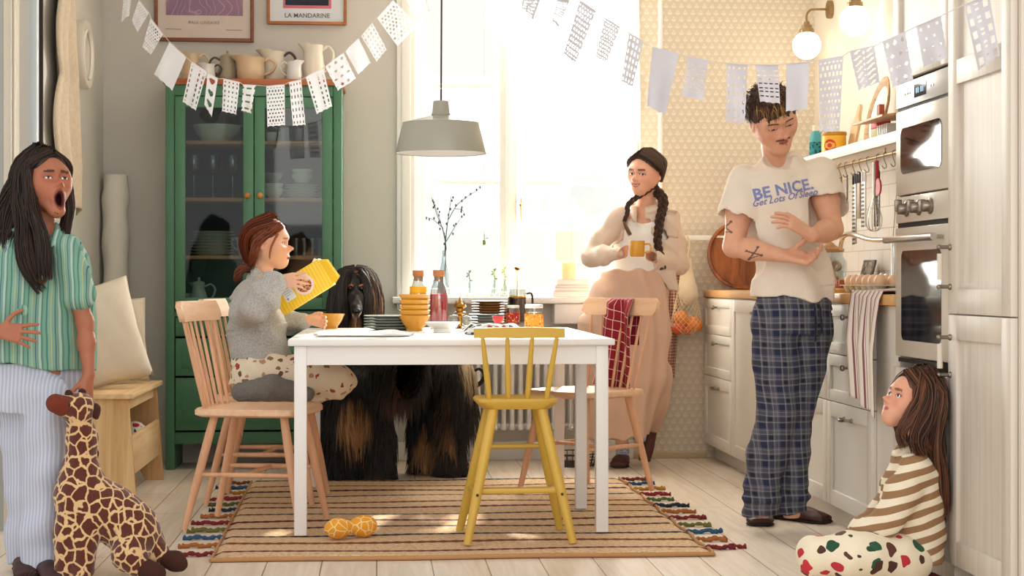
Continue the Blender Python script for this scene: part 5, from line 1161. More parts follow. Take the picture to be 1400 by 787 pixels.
bm = BM(); tube(bm, [(0, 0, .01), (.001, 0, .04)], .0018, 5); tube(bm, [(0, 0, .012), (.022, 0, .02)], .0014, 5); tube(bm, [(0, 0, .03), (0, 0, WZ1-p.z-.02)], .0004, 4); obj('stalk', bm, mat('dark_teal_bark', '3c5a5a', .8), t)
# books and lamp
p = sill(779, BY-.10); zb = SZL; random.seed(2)
for k, (w_, h_, c) in enumerate(((.20, .032, 'cfc8cc'), (.19, .016, 'e4ddd6'), (.185, .014, 'd3c9c6'), (.175, .030, 'c6c4c4'))):
    t = thing('book', 'pale book in the flat stack on the sill, %s' % ('bottom and thickest', 'second from the bottom', 'third from the bottom', 'topmost under the lamp')[k], 'book', (p.x+.005*k, p.y, zb), random.uniform(-.06, .06))
    bm = BM(); box(bm, -w_/2, w_/2, -.07, .07, 0, .003, .001); box(bm, -w_/2, w_/2, -.07, .07, h_-.003, h_, .001); box(bm, -w_/2, -w_/2+.003, -.07, .07, 0, h_, .001); obj('cover', bm, mat('book_'+c, c, .7, var=.15, vs=40), t)
    bm = BM(); box(bm, -w_/2+.003, w_/2-.004, -.066, .066, .003, h_-.003); obj('pages', bm, mat('book_pages', 'f0ebe2', .9), t); zb += h_+.0005
p = Vector((CY(777, 380, BY-.10).x, BY-.10, zb)); t = thing('table_lamp', 'small cream table lamp with a warm lit paper shade on the books', 'lamp', p)
bm = BM(); lathe(bm, [(0, 0), (.042, 0), (.042, .004), (.040, .092), (0, .092)], 28); obj('base', bm, mat('pale_wood_base', 'f0d3a4', .6), t, smooth=50)
bm = BM(); lathe(bm, [(.05, .085), (.073, .095), (.078, .11), (.078, .245), (.072, .258), (0, .262)], 32); obj('lamp_shade', bm, emit('lit_paper_shade', 'ffd9a0', 1.1), t, smooth=50)
bm = BM()
for a in (.4, 1.5, 2.6, 3.7, 4.8, 5.9): tube(bm, [(.0785*math.cos(a), .0785*math.sin(a), .10), (.0785*math.cos(a), .0785*math.sin(a), .25)], .0015, 4)
obj('shade_ribs', bm, mat('tan_rib', 'd9ad74', .6), t)
# ============================================================ DOG TOY ON THE RUG
def toy_mat():
    s = NT('orange_plush'); mp = s.coord(scale=(26, 26, 26)); v = s.n('ShaderNodeTexVoronoi', feature='DISTANCE_TO_EDGE', Scale=1.2); s.l(mp, 0, v, 'Vector')
    f = s.math('LESS_THAN', v.outputs[0], .05); c = s.mix(f, 'eda02c', 'f3dca0'); s.t.links.new(c, s.b.inputs['Base Color']); s.b.inputs['Roughness'].default_value = .9; return s.m
a, b = CF(443, 744), CF(515, 737); d = (b-a); bm = BM(); pr = [(.0, .004), (.06, .024), (.18, .040), (.32, .040), (.45, .027), (.52, .024), (.62, .038), (.80, .045), (.94, .030), (1., .004)]
tube(bm, [a+d*u+Vector((0, 0, .054)) for u, r in pr], [r for u, r in pr], 18)
toy = obj('dog_toy', bm, toy_mat(), smooth=180, label='orange peanut shaped plush dog toy lying on the striped rug', cat='dog toy'); sb_ = toy.modifiers.new('s', 'SUBSURF'); sb_.levels = 1; sb_.render_levels = 1; recenter(toy, ((a.x+b.x)/2, (a.y+b.y)/2, .012))
# red checked cloth over the right chair
m_chk = None
def redcheck():
    s = NT('dark_red_check'); a_ = s.n('ShaderNodeUVMap'); sx_ = s.n('ShaderNodeSeparateXYZ'); s.l(a_, 0, sx_, 0)
    u = s.math('LESS_THAN', s.math('FRACT', s.math('MULTIPLY', sx_.outputs[0], 6.)), .07); v = s.math('LESS_THAN', s.math('FRACT', s.math('MULTIPLY', sx_.outputs[1], 14.)), .07)
    c = s.mix(s.math('MAXIMUM', u, v), '8c1424', 'e8c8c4'); s.t.links.new(c, s.b.inputs['Base Color']); s.b.inputs['Roughness'].default_value = .9; return s.m
R3 = Matrix.Translation(CHAIR3) @ Matrix.Rotation(math.radians(-139.6), 4, 'Z')
def rc(u, v):
    w_ = .17*(1-.25*math.sin(PI*min(1, v))+.2*v); y = -.02+w_*(u-.5)*(1 if v < .5 else 1.2)+.02*math.sin(v*3); s_ = v*.62-.22
    zt_ = .860+.004
    if s_ < -.015: x = -.285+.002*(-s_)*10-.012-.012*math.sin(u*9); z = zt_+s_+.015
    elif s_ < .02: q = (s_+.015)/.035; x = -.297+.050*q; z = zt_+.008*math.sin(PI*q)
    else: x = -.247+.02*math.sin(u*8)+.10*(s_-.02)*.6+.012; z = zt_-(s_-.02)-.05*u
    return R3 @ Vector((x, y, z))
cloth('checked_cloth', rc, 30, 70, redcheck(), label='dark red checked cloth draped over the back of the right chair', cat='cloth')
# ============================================================ SCULPTING: signed-distance bodies meshed with surface nets
f4 = np.float32
def D(dx, dy, dz): return np.array((dx*CA+dz*SA, dz*CA-dx*SA, dy), float)       # right, up, away from the camera
def J(px, py, z): return np.array(C(px, py, z), float)
def nrm(v): v = np.asarray(v, float); return v/np.linalg.norm(v)
def frame(fwd, up):                                       # columns: right, forward, up
    y = nrm(fwd); x = nrm(np.cross(y, up)); z = np.cross(x, y); return np.stack([x, y, z], 1)
def fbm(P, f, seed=0.):
    x, y, z = P[..., 0]*f+seed, P[..., 1]*f+seed*1.7, P[..., 2]*f+seed*.6
    return (np.sin(x+1.7*np.sin(y*.9+z*.4))*np.cos(y*1.1+1.3*np.sin(z*1.05+.5*x))+.5*np.sin(z*2.1+1.9*np.sin(x*1.7))*np.cos(x*2.3-y*1.9+seed))/1.5
class S:
    def __init__(s): s.ops = []; s.disp = []
    def add(s, fn, k, op): s.ops.append((fn, k, op)); return s
    def cone(s, a, b, ra, rb, k=.02, op='u'):
        a = np.asarray(a, f4); b = np.asarray(b, f4); ba = b-a; L2 = float(ba @ ba)+1e-9
        def fn(P):
            t = np.clip(((P-a) @ ba)/L2, 0, 1); return np.linalg.norm(P-a-t[..., None]*ba, axis=-1)-(ra+(rb-ra)*t)
        return s.add(fn, k, op)
    def poly(s, pts, rad, k=.02, op='u'):
        pts = [np.asarray(p, float) for p in pts]
        if np.isscalar(rad): rad = [rad]*len(pts)
        for i in range(len(pts)-1): s.cone(pts[i], pts[i+1], rad[i], rad[i+1], k, op)
        return s
    def ell(s, c, r, R=None, k=.02, op='u'):
        c = np.asarray(c, f4); r = np.asarray(r, f4) if not np.isscalar(r) else np.full(3, r, f4); R = np.eye(3) if R is None else R; R = R.astype(f4)
        def fn(P):
            q = (P-c) @ R; k0 = np.linalg.norm(q/r, axis=-1); k1 = np.linalg.norm(q/(r*r), axis=-1)+1e-6; return k0*(k0-1)/k1
        return s.add(fn, k, op)
    def loft(s, secs, k=.02, op='u'):                     # secs: (centre, side vec, front vec, half width, half depth)
        secs = [(np.asarray(c, f4), nrm(a).astype(f4), nrm(b).astype(f4), float(u), float(v)) for c, a, b, u, v in secs]
        def fn(P):
            best = None
            for i_, ((c0, s0, n0, a0, b0), (c1, s1, n1, a1, b1)) in enumerate(zip(secs, secs[1:])):
                d = c1-c0; L = float(np.linalg.norm(d)); d = d/L; tt = ((P-c0) @ d)/L; t = np.clip(tt, 0, 1); q = P-c0-t[..., None]*(c1-c0)
                sv = s0+(s1-s0)*t[..., None]; nv = n0+(n1-n0)*t[..., None]; u = (q*sv).sum(-1); v = (q*nv).sum(-1); a = a0+(a1-a0)*t; b = b0+(b1-b0)*t
                kk = np.sqrt((u/a)**2+(v/b)**2)+1e-6; r2 = np.hypot(u, v); e = np.where(kk > 1e-3, r2*(1-1/kk), -np.minimum(a, b)); e = np.maximum(e, -np.minimum(a, b))
                w_ = np.abs(tt-t)*L; inner = ((tt < 0) & (i_ > 0)) | ((tt > 1) & (i_ < len(secs)-2)); dd = np.where(e > 0, np.hypot(e, w_), np.where(w_ > 0, np.where(inner, e+w_, np.maximum(e, w_)), e)); best = dd if best is None else np.minimum(best, dd)
            return best
        return s.add(fn, k, op)
    def box(s, c, h, R, r=.005, k=.005, op='u'):
        c = np.asarray(c, f4); h = np.asarray(h, f4); R = R.astype(f4)
        def fn(P): q = np.abs((P-c) @ R)-h+r; return np.linalg.norm(np.maximum(q, 0), axis=-1)+np.minimum(q.max(-1), 0)-r
        return s.add(fn, k, op)
    def plane(s, p, n, k=.003, op='i'):                   # keeps the side the normal points away from
        p = np.asarray(p, f4); n = nrm(n).astype(f4); return s.add(lambda P: (P-p) @ n, k, op)
    def wr(s, fn): s.disp.append(fn); return s
    @staticmethod
    def comb(d, e, k, op):
        if op == 's': e = -e
        if op == 'u': h = np.maximum(k-np.abs(d-e), 0)/k; return np.minimum(d, e)-h*h*k*.25
        h = np.maximum(k-np.abs(d-e), 0)/k; return np.maximum(d, e)+h*h*k*.25
    def eval(s, P):
        P = np.asarray(P, f4); d = np.full(P.shape[:-1], 9., f4)
        for fn, k, op in s.ops: d = s.comb(d, fn(P), k, op)
        for g_ in s.disp: d = d+g_(P)
        return d
    def mesh(s, lo, hi, h):
        lo = np.asarray(lo, float); hi = np.asarray(hi, float); B = 8; bs = B*h; nb = np.ceil((hi-lo)/bs).astype(int); hd = bs*math.sqrt(3)/2
        ii = np.stack(np.meshgrid(*[np.arange(n) for n in nb], indexing='ij'), -1).reshape(-1, 3); cen = (lo+(ii+.5)*bs).astype(f4)
        dc = s.eval(cen); ii = ii[np.abs(dc) < hd*1.9+.016]; cen = (lo+(ii+.5)*bs).astype(f4)
        ax = np.arange(B+1)*h; loc = np.stack(np.meshgrid(ax, ax, ax, indexing='ij'), -1).reshape(-1, 3); n1 = B+1
        Vs, Ks, Fs = [], [], []; N = (nb*B+2).astype(np.int64); key = lambda g: (g[..., 0]*N[1]+g[..., 1])*N[2]+g[..., 2]
        quads = []
        for c0 in range(0, len(ii), 1500):
            bi = ii[c0:c0+1500]; P = ((lo+bi*bs)[:, None, :]+loc[None]).astype(f4); d = np.full(P.shape[:2], 9., f4); cc = cen[c0:c0+1500]
            for fn, k, op in s.ops:
                e0 = fn(cc); sel = (e0 < hd*2.4+k+.02) if op != 'i' else (e0 > -(hd*2.4+k+.02))
                if not sel.any(): continue
                if sel.all(): d = s.comb(d, fn(P), k, op)
                else: d[sel] = s.comb(d[sel], fn(P[sel]), k, op)
            for g_ in s.disp: d = d+g_(P)
            Dg = d.reshape(-1, n1, n1, n1); sg = Dg < 0
            cnt = sum(sg[:, a:a+B, b:b+B, c:c+B].astype(np.int8) for a in (0, 1) for b in (0, 1) for c in (0, 1)); act = np.argwhere((cnt > 0) & (cnt < 8))
            if not len(act): continue
            b_, x, y, z = act.T; acc = np.zeros((len(act), 3)); num = np.zeros(len(act))
            for a in range(3):
                o1, o2 = [q for q in range(3) if q != a]
                for u in (0, 1):
                    for v in (0, 1):
                        o = [0, 0, 0]; o[o1] = u; o[o2] = v; p = list(o); p[a] = 1
                        d0 = Dg[b_, x+o[0], y+o[1], z+o[2]]; d1 = Dg[b_, x+p[0], y+p[1], z+p[2]]; cr = (d0 < 0) != (d1 < 0)
                        t = np.where(cr, d0/np.where(cr, d0-d1, 1), 0); q = np.zeros((len(act), 3)); q[:, o1] = u; q[:, o2] = v; q[:, a] = t; acc += q*cr[:, None]; num += cr
            g_ = bi[b_]*B+np.stack([x, y, z], 1); Vs.append(lo+(g_+acc/num[:, None])*h); Ks.append(key(g_))
            for a in range(3):
                p = [0, 0, 0]; p[a] = 1; s0 = sg[b_, x, y, z]; s1 = sg[b_, x+p[0], y+p[1], z+p[2]]; m_ = s0 != s1; gg = g_[m_]; fl = s0[m_]
                e1 = np.zeros(3, int); e2 = np.zeros(3, int); e1[(a+1) % 3] = 1; e2[(a+2) % 3] = 1
                qd = np.stack([key(gg-e1-e2), key(gg-e2), key(gg), key(gg-e1)], 1); qd[~fl] = qd[~fl][:, ::-1]; quads.append(qd)
        V = np.concatenate(Vs); K = np.concatenate(Ks); o = np.argsort(K); V = V[o]; K = K[o]; Q = np.concatenate(quads); ix = np.searchsorted(K, Q); ix = np.clip(ix, 0, len(K)-1)
        ok = (K[ix] == Q).all(1); return V, ix[ok]
def arrays_mesh(name, V, Q, cols=None):
    me = bpy.data.meshes.new(name); n = Q.shape[1]; me.vertices.add(len(V)); me.vertices.foreach_set('co', np.ascontiguousarray(V, f4).ravel())
    me.loops.add(Q.size); me.loops.foreach_set('vertex_index', np.ascontiguousarray(Q, np.int32).ravel()); me.polygons.add(len(Q))
    me.polygons.foreach_set('loop_start', np.arange(0, Q.size, n, dtype=np.int32)); me.polygons.foreach_set('loop_total', np.full(len(Q), n, np.int32))
    if cols is not None:
        at = me.attributes.new('Col', 'FLOAT_COLOR', 'POINT'); c = np.ones((len(V), 4), f4); c[:, :3] = cols; at.data.foreach_set('color', c.ravel())
    me.update(calc_edges=True); return me
def L3(c): return np.array(lin(c)[:3])
def sculpt(name, s, lo, hi, h, m, parent=None, col=None, label=None, keep=None):
    V, Q = s.mesh(lo, hi, h)
    if keep is not None:
        kv = keep(V); Q = Q[kv[Q].all(1)]
        used = np.zeros(len(V), bool); used[Q.ravel()] = True; remap = np.cumsum(used)-1; V = V[used]; Q = remap[Q]
    me = arrays_mesh(name, V, Q, col(V) if col is not None else None); o = link_mesh(name, me, m, parent, 180, world=True)
    if label: o['label'] = label
    return o, V, Q
def strands_geo(P, rad, cols):                            # P (n,m,3) rad (m,) or (n,m) -> triangular-section tubes
    n, m, _ = P.shape; T = np.gradient(P, axis=1); T /= np.linalg.norm(T, axis=-1, keepdims=True)+1e-9; ref = np.where(np.abs(T[..., 1:2]) > .9, np.array([1., 0, 0]), np.array([0, 1., 0]))
    U = np.cross(T, ref); U /= np.linalg.norm(U, axis=-1, keepdims=True)+1e-9; W2 = np.cross(T, U); rad = np.broadcast_to(rad, (n, m))[..., None]
    R = np.stack([P+rad*(U*math.cos(a)+W2*math.sin(a)) for a in (0, 2.094, 4.189)], 2); V = R.reshape(-1, 3); idx = np.arange(n*m*3).reshape(n, m, 3); q = []
    for k in range(3): q.append(np.stack([idx[:, :-1, k], idx[:, :-1, (k+1) % 3], idx[:, 1:, (k+1) % 3], idx[:, 1:, k]], -1).reshape(-1, 4))
    c = np.broadcast_to(cols[..., None, :], (n, m, 3, 3)).reshape(-1, 3); return V, np.concatenate(q), c
def join_geo(parts):
    V, Q, Cc, o = [], [], [], 0
    for v, q, c in parts: V.append(v); Q.append(q+o); Cc.append(c); o += len(v)
    return np.concatenate(V), np.concatenate(Q), np.concatenate(Cc)
RNG = np.random.default_rng(5)
def along(path, m):                                       # resample a path to m points
    p = np.array([list(q) for q in smooth_path([tuple(q) for q in path], 8)]); d = np.r_[0, np.cumsum(np.linalg.norm(np.diff(p, axis=0), axis=1))]; t = np.linspace(0, d[-1], m); return np.stack([np.interp(t, d, p[:, i]) for i in range(3)], 1)
def hair_lock(path, r0, r1, n, cols, m=16, rad=.0016, spread=1., wave=0.):      # a bundle of strands following a path
    c = along(path, m); T = np.gradient(c, axis=0); T /= np.linalg.norm(T, axis=1, keepdims=True)
    U = np.cross(T, [.31, .92, .12]); U /= np.linalg.norm(U, axis=1, keepdims=True)+1e-9; W2 = np.cross(T, U); a = RNG.uniform(0, 2*PI, n); q = np.sqrt(RNG.uniform(0, 1, n)); t = np.linspace(0, 1, m)
    R_ = (r0+(r1-r0)*t)[None]*(q[:, None])*spread; aa = a[:, None]+wave*np.sin(t*6+a[:, None]*2)[:, :]*.3
    P = c[None]+R_[..., None]*(U[None]*np.cos(aa)[..., None]+W2[None]*np.sin(aa)[..., None]); P += .003*np.sin(t*14+a[:, None]*5)[..., None]*U[None]*(wave > 0)
    ends = RNG.uniform(.85, 1.0, n); tt = t[None]*ends[:, None]; P = np.stack([np.stack([np.interp(tt[i], t, P[i, :, k]) for k in range(3)], 1) for i in range(n)])
    base = np.array([L3(x) for x in cols])[RNG.integers(0, len(cols), n)]; cc = np.broadcast_to(base[:, None, :], (n, m, 3))*RNG.uniform(.8, 1.2, (n, 1, 1)); return strands_geo(P, rad*(1-.6*t**3)[None], cc)
def bounds(pts, pad): p = np.array(pts); return p.min(0)-pad, p.max(0)+pad
# ------------------------------------------------------------ head
class Head:
    def __init__(s, c, fwd, up, size, fem=False, child=False): s.c = np.asarray(c, float); s.R = frame(fwd, up); s.s = size; s.child = child; s.fem = fem; s.smile = 0.
    def w(s, x, y, z): return s.c+s.R @ (np.array((x, y, z), float)*s.s)
    def loc(s, P): return ((np.asarray(P)-s.c) @ s.R)/s.s
    def build(s, b, mouth=0., neck_to=None, neck_r=.055):
        z = s.s; E = lambda c, r, k=.03, op='u': b.ell(s.w(*c), np.array(r)*z, s.R, k*z/.22, op); Cn = lambda a, c, ra, rb, k=.02, op='u': b.cone(s.w(*a), s.w(*c), ra*z, rb*z, k*z/.22, op)
        if neck_to is not None: b.cone(s.w(0, -.16, -.18), neck_to, neck_r, neck_r*1.15, .012)
        E((0, -.07, .13), (.345, .425, .37)); sm = s.child or s.fem; E((0, .09, -.08), (.265, .245, .305 if sm else .33), .05); cz_ = .035 if sm else .01
        jw = .17 if sm else .215; jd = -mouth*.10
        for q in (-1, 1):
            Cn((q*jw, -.03, -.18), (q*.05, .225, -.40+cz_+jd), .075, .058 if sm else .068, .04); E((q*.15, .215, -.09), (.095, .085, .095), .05)
            E((q*.345, -.05, -.02), (.035, .085, .125), .012); E((q*.372, -.03, -.01), (.02, .045, .07), .008, 's')
            Cn((q*.05, .325, .085), (q*.19, .265, .085), .045 if not sm else .034, .035, .03)
        E((0, .262, -.415+cz_+jd), (.075, .068, .060), .04)
        n = .86 if s.child else 1.
        Cn((0, .325, .06), (0, .335+.155*n, -.10), .030, .040*n, .018)
        for q in (-1, 1): E((q*.045*n, .395, -.125), (.034, .045, .03), .012)
        E((0, .275, -.25), (.12, .075, .10), .03)
        for q in (-1, 1):
            E((q*.14, .395, .015), (.085, .085, .052), .03, 's')
            E((q*.14, .268, .012), (.075, .075, .062), .008)
        if mouth > 0:
            E((0, .40, -.29-mouth*.05), (.075, .20, .085*mouth+.01), .012, 's')
            for a0 in range(10):
                t0, t1 = 2*PI*a0/10, 2*PI*(a0+1)/10; f = lambda t: (.082*math.cos(t), .362-.03*abs(math.cos(t))-.02*math.sin(-t), -.29-mouth*.05+(.092*mouth+.012)*math.sin(t)); Cn(f(t0), f(t1), .017, .017, .012)
        else:
            Cn((-.075, .30, -.235), (0, .352, -.222), .010, .019, .010); Cn((.075, .30, -.235), (0, .352, -.222), .010, .019, .010)
            Cn((-.06, .30, -.262), (0, .340, -.274), .012, .021, .010); Cn((.06, .30, -.262), (0, .340, -.274), .012, .021, .010)
        return s
    def color(s, V, skin, lip, brow, mouth=0., blush=None, stache=None, lidc=None):
        q = s.loc(V); c = np.broadcast_to(L3(skin), V.shape).copy(); x, y, z = np.abs(q[:, 0]), q[:, 1], q[:, 2]; c *= (1+.05*fbm(V, 60.)[:, None])
        def put(mask, colr, a=1.): m_ = np.clip(mask, 0, 1)[:, None]*a; c[:] = c*(1-m_)+L3(colr)*m_
        fr = (y > .12)
        if blush: put(np.exp(-((x-.17)**2+(z+.10)**2)/.008)*fr, blush, .5); put(np.exp(-(x**2/.004+(z+.09)**2/.004))*fr, blush, .4); put(np.exp(-((x-.36)**2/.003+(z)**2/.02)), blush, .5)
        if mouth > 0:
            zc0 = -.29-mouth*.05; e = np.sqrt((x/.095)**2+((z-zc0)/(.105*mouth+.018))**2); put((e < 1.08)*fr*1., lip); put(((e < .82) | ((e < 1.) & (y < .335)))*fr*1., '3a0f10')
        else: z2 = z-s.smile*x*x*4; put(((x/(.082+s.smile*.03))**2+((z2+.248)/.040)**2 < 1)*fr*1., lip); put(((x < .07) & (np.abs(z2+.249-.03*x) < .006))*fr*1., 'f0e6e0' if s.smile else '5a2a26')
        zb = .095+.35*x*(.26-x); put(((x > .055) & (x < .215) & (np.abs(z-zb) < .020-.05*np.maximum(0, x-.14)))*fr*(y > .15)*1., brow, .85)
        e = np.sqrt(((x-.14)/.064)**2+((z-.010)/.036)**2); white = (e < 1)*fr; lid = ((e < 1.28) & (e >= .94) & (z > .006))*fr
        put(((e < 1.9) & (z > .012))*fr*.35, lip, .6)
        return c, put, (x, y, z, q[:, 0], fr)
    def eyes(s, put, xyz, look=(0, 0), iris='3a2a20', closed=0.):
        x, y, z, sx, fr = xyz; hh = .036*(1-closed); e = np.sqrt(((x-.14)/.064)**2+((z-.008+.02*closed)/hh)**2); put((e < 1)*fr*1., 'e9e2dc')
        dx = np.where(sx > 0, sx-.14, sx+.14)-look[0]; r = np.hypot(dx, z-.010-look[1]); put(((r < .031) & (e < 1))*fr*1., iris); put(((r < .015) & (e < 1))*fr*1., '0d0a09')
        put(((e >= .9) & (e < 1.28) & (z > .004-.03*closed))*fr*1., '2a1a16'); put(((e >= 1) & (e < 1.2) & (z <= .004))*fr*1., '9a6a58', .5)
# ------------------------------------------------------------ hand
def hand(b, w_, f, n, t, L, curl=(.5, .55, .6, .65), spread=.08, thumb=(.75, .6, .25), tcurl=.5, thick=1.):
    w_ = np.asarray(w_, float); f = nrm(f); n = nrm(np.asarray(n)-np.dot(n, f)*f); t = nrm(np.asarray(t)-np.dot(t, f)*f-np.dot(t, n)*n); lat = (.165, .055, -.055, -.155); ln = (.38, .43, .40, .31)
    for i in range(4): b.cone(w_-f*.02*L+t*lat[i]*L*.45, w_+f*.50*L+t*lat[i]*L-n*.01*L, .075*L, .060*L*thick, .012*L/.18)
    b.cone(w_+f*.12*L+t*.10*L+n*.03*L, w_+f*.38*L+t*.12*L+n*.03*L, .06*L, .05*L, .015)
    for i in range(4):
        p = w_+f*(.50-.012*abs(i-1.2))*L+t*lat[i]*L; th = 0.; fr = nrm(f+t*spread*(1.5-i)); seg = (.46, .30, .24); r = .048*L*thick*(1 if i < 3 else .88)
        for j in range(3):
            th += curl[i]*(.75, 1., .7)[j]; d = fr*math.cos(th)+n*math.sin(th); q = p+d*ln[i]*L*seg[j]; b.cone(p, q, r, r*.88, .0035); p = q; r *= .88
    p = w_+f*.14*L+t*.13*L+n*.02*L; d = nrm(f*thumb[0]+t*thumb[1]+n*thumb[2]); r = .062*L*thick
    for j, l in enumerate((.20, .17, .14)):
        q = p+d*l*L; b.cone(p, q, r, r*.86, .008 if j == 0 else .003); p = q; r *= .86; d = nrm(d+f*tcurl*.5-t*tcurl*.35+n*tcurl*.3)

def guard(b, body, m, c, r, k=.01):                       # keeps a garment outside the body it covers
    reg = S(); reg.ell(c, r); b.add(lambda P: np.maximum(body.eval(P)-m, reg.eval(P)), k, 'u')
def ridge(x): return (1-np.abs(np.sin(x)))**2

def onskull(h, x, y, z, g=1.06):
    q = np.array((x, y-(-.07), z-.13))/np.array((.345, .425, .37)); q = q/np.linalg.norm(q)*g; q = q*np.array((.345, .425, .37))+np.array((0, -.07, .13)); return h.w(*q)
def comb_locks(h, cols, tail, n=9, y_front=.36, cnt=90, part=0., sides=(-1, 1), low=-.1, r=.016, rad=.0018, g=1.07):
    out = []                                              # combed flat from the parting down both sides
    for q in sides:
        for k in range(n):
            t = k/(n-1); y0 = y_front-(y_front+.40)*t
            out.append(hair_lock([onskull(h, part, y0, .55, g), onskull(h, q*.5+part*.5, y0+.02-.10*t, .40, g), onskull(h, q*.9, y0*.75-.12*t-.02, .16, g), onskull(h, q*1.0, -.12-.25*t, low, g)]+(tail(q, t) if tail else []), r*h.s/.2, r*.8*h.s/.2, cnt, cols, m=14, rad=rad))
    return out
# ============================================================ THE MAN
Z = 6.38
m_skin = vcol('skin', .5, sss=.12, spec=.35); m_hair = vcol('hair', .45, spec=.4)
hm_ = Head(J(1057, 162, Z-.05), D(.26, -.50, -.82), D(-.22, .9, -.3), .234)
b = S(); nk = J(1063, 226, Z+.05)
hm_.build(b, neck_to=nk, neck_r=.045)
shR, shL = J(1018, 246, Z+.02), J(1120, 236, Z+.04); elR, elL = J(1003, 337, Z-.02), J(1138, 313, Z-.06); wrR, wrL = J(1070, 349, Z-.20), J(1110, 322, Z-.24)
sd, fd = D(.93, .02, .32), D(.30, -.1, -.95)
b.loft([(J(1066, 238, Z+.03), sd, fd, .12, .06), (J(1068, 275, Z+.03), sd, fd, .105, .08), (J(1075, 340, Z+.03), sd, fd, .09, .07), (J(1084, 410, Z+.03), sd, fd, .11, .08)], .03)
for sh_, el_, wr_ in ((shR, elR, wrR), (shL, elL, wrL)):
    mid = sh_+(el_-sh_)*.5; fm_ = el_+(wr_-el_)*.35
    b.poly([sh_, mid, el_, fm_, wr_], [.052, .049, .038, .040, .025], .02)
hand(b, wrR, D(.93, -.12, -.2), D(.05, .8, -.55), D(.1, .55, .7), .185, curl=(.55, .65, .7, .75), thumb=(.6, .3, .6), tcurl=.3)
hand(b, wrL, D(-.82, .50, -.15), D(-.25, -.62, .55), D(-.2, .75, .2), .18, curl=(.25, .3, .35, .45), spread=.06, thumb=(.8, .5, .1), tcurl=.2)
for a_, k_, f_ in (((1060, 445), (1064, 560), (1040, 700)), ((1106, 445), (1088, 560), (1082, 700))):
    b.poly([J(*a_, Z+.03), J(*k_, Z+.02), J(*f_, Z+.04)], [.07, .045, .034], .02)
def man_col(V):
    c, put, xyz = hm_.color(V, 'dba486', 'b06a5c', '3c241a', blush='cf7f66'); hm_.eyes(put, xyz, (.0, -.012), closed=.7)
    x, y, z, sx, fr = xyz; put(((x < .125) & (np.abs(z+.192+.22*x*x*10*.35) < .024-.06*x))*fr*(y > .22)*1., '35201a', .9)
    q = hm_.loc(V); 
    # tattoos on the bare arm
    for ctr, ax1, ax2, r in ((J(993, 310, Z-.06), D(.7, -.7, 0), D(.7, .7, 0), .028), (J(1030, 346, Z-.13), D(.8, -.5, 0), D(.3, .9, 0), .024)):
        d = V-ctr; u = d @ ax1; v = d @ ax2; dep = d @ D(0, 0, 1); near = (np.abs(dep) < .07)
        ln_ = ((np.abs(u) < .0024) & (np.abs(v) < r)) | ((np.abs(v) < .0024) & (np.abs(u) < r)) | ((np.hypot(np.abs(u)-r, v) < .0045)) | ((np.hypot(u, np.abs(v)-r) < .0045)) | ((np.abs(u-v-r*.9) < .002) & (np.abs(u+v) < r))
        put(ln_*near*1., '33302f', .85)
    return c
pts = [shR, shL, elR, elL, wrR, wrL, hm_.c, J(1040, 715, Z), J(1112, 715, Z)]
lo, hi = bounds(pts, .2); lo[2] = .05
man, V, Q = sculpt('person', b, lo, hi, .003, m_skin, None, man_col)
tag(man, 'person standing in a cream T-shirt and blue plaid pyjama trousers, rubbing his hands', 'person')
man_body = b
# hair
def scalp(h, grow=.05, cut_front=.15, cut_z=.0, extra=None, back=-.3):
    s = S(); z = h.s; s.ell(h.w(0, -.085, .15), np.array((.37+grow, .445+grow, .385+grow))*z, h.R, .01)
    return s
def hair_strands_on(h, n, cols, length, grow, region, flow, rad=.0016, m=9, droop=.5, jit=.35):
    """strands rooted on the scalp ellipsoid, region(q)->bool in local coords, flow(q)->local direction"""
    q = RNG.normal(size=(n*4, 3)); q /= np.linalg.norm(q, axis=1, keepdims=True); nor = q.copy(); q = q*np.array((.36, .435, .38))+np.array((0, -.08, .145)); ok = region(q); q = q[ok][:n]; nor = nor[ok][:n]; n = len(q)
    P = [q]; d = flow(q)+RNG.normal(size=(n, 3))*jit; d /= np.linalg.norm(d, axis=1, keepdims=True); L = length*RNG.uniform(.7, 1.2, (n, 1))/h.s/m; p = q+nor*.02
    for j in range(m-1):
        P.append(p); d = d+nor*.25*(1-j/m)*grow; d[:, 2] -= droop*.18; d /= np.linalg.norm(d, axis=1, keepdims=True); p = p+d*L
        cen = np.array((0, -.08, .145)); rel = (p-cen)/np.array((.36, .435, .38)); rn = np.linalg.norm(rel, axis=1, keepdims=True); p = np.where(rn < 1.03, cen+rel/rn*1.03*np.array((.36, .435, .38)), p)
    P = np.stack(P, 1); W_ = h.c+(P*h.s) @ h.R.T; base = np.array([L3(x) for x in cols])[RNG.integers(0, len(cols), n)]; cc = np.broadcast_to(base[:, None], (n, m, 3))*RNG.uniform(.75, 1.25, (n, 1, 1)); t = np.linspace(0, 1, m)
    return strands_geo(W_, (rad*(1-.7*t**2))[None], cc)
def hair_obj(name, parts, parent, m=None, label=None):
    V, Q, Cc = join_geo(parts); me = arrays_mesh(name, V, Q, Cc); o = link_mesh(name, me, m or m_hair, parent, 180, world=True)
    if label: o['label'] = label
    return o
def cap_geo(s, lo, hi, h, cols, fr=90., seed=0., hot=None):
    V, Q = s.mesh(lo, hi, h); a, b_ = L3(cols[0]), L3(cols[-1]); t = np.clip(.5+.6*fbm(V*np.array((1, 1, .35)), fr, seed), 0, 1)[:, None]; return V, Q, a*(1-t)+b_*t
s = scalp(hm_, .02); H = hm_
s.ell(H.w(0, .42, -.18), np.array((.33, .38, .36))*H.s, H.R, .01, 's'); s.ell(H.w(0, -.1, -.62), np.array((.5, .6, .42))*H.s, H.R, .01, 's')
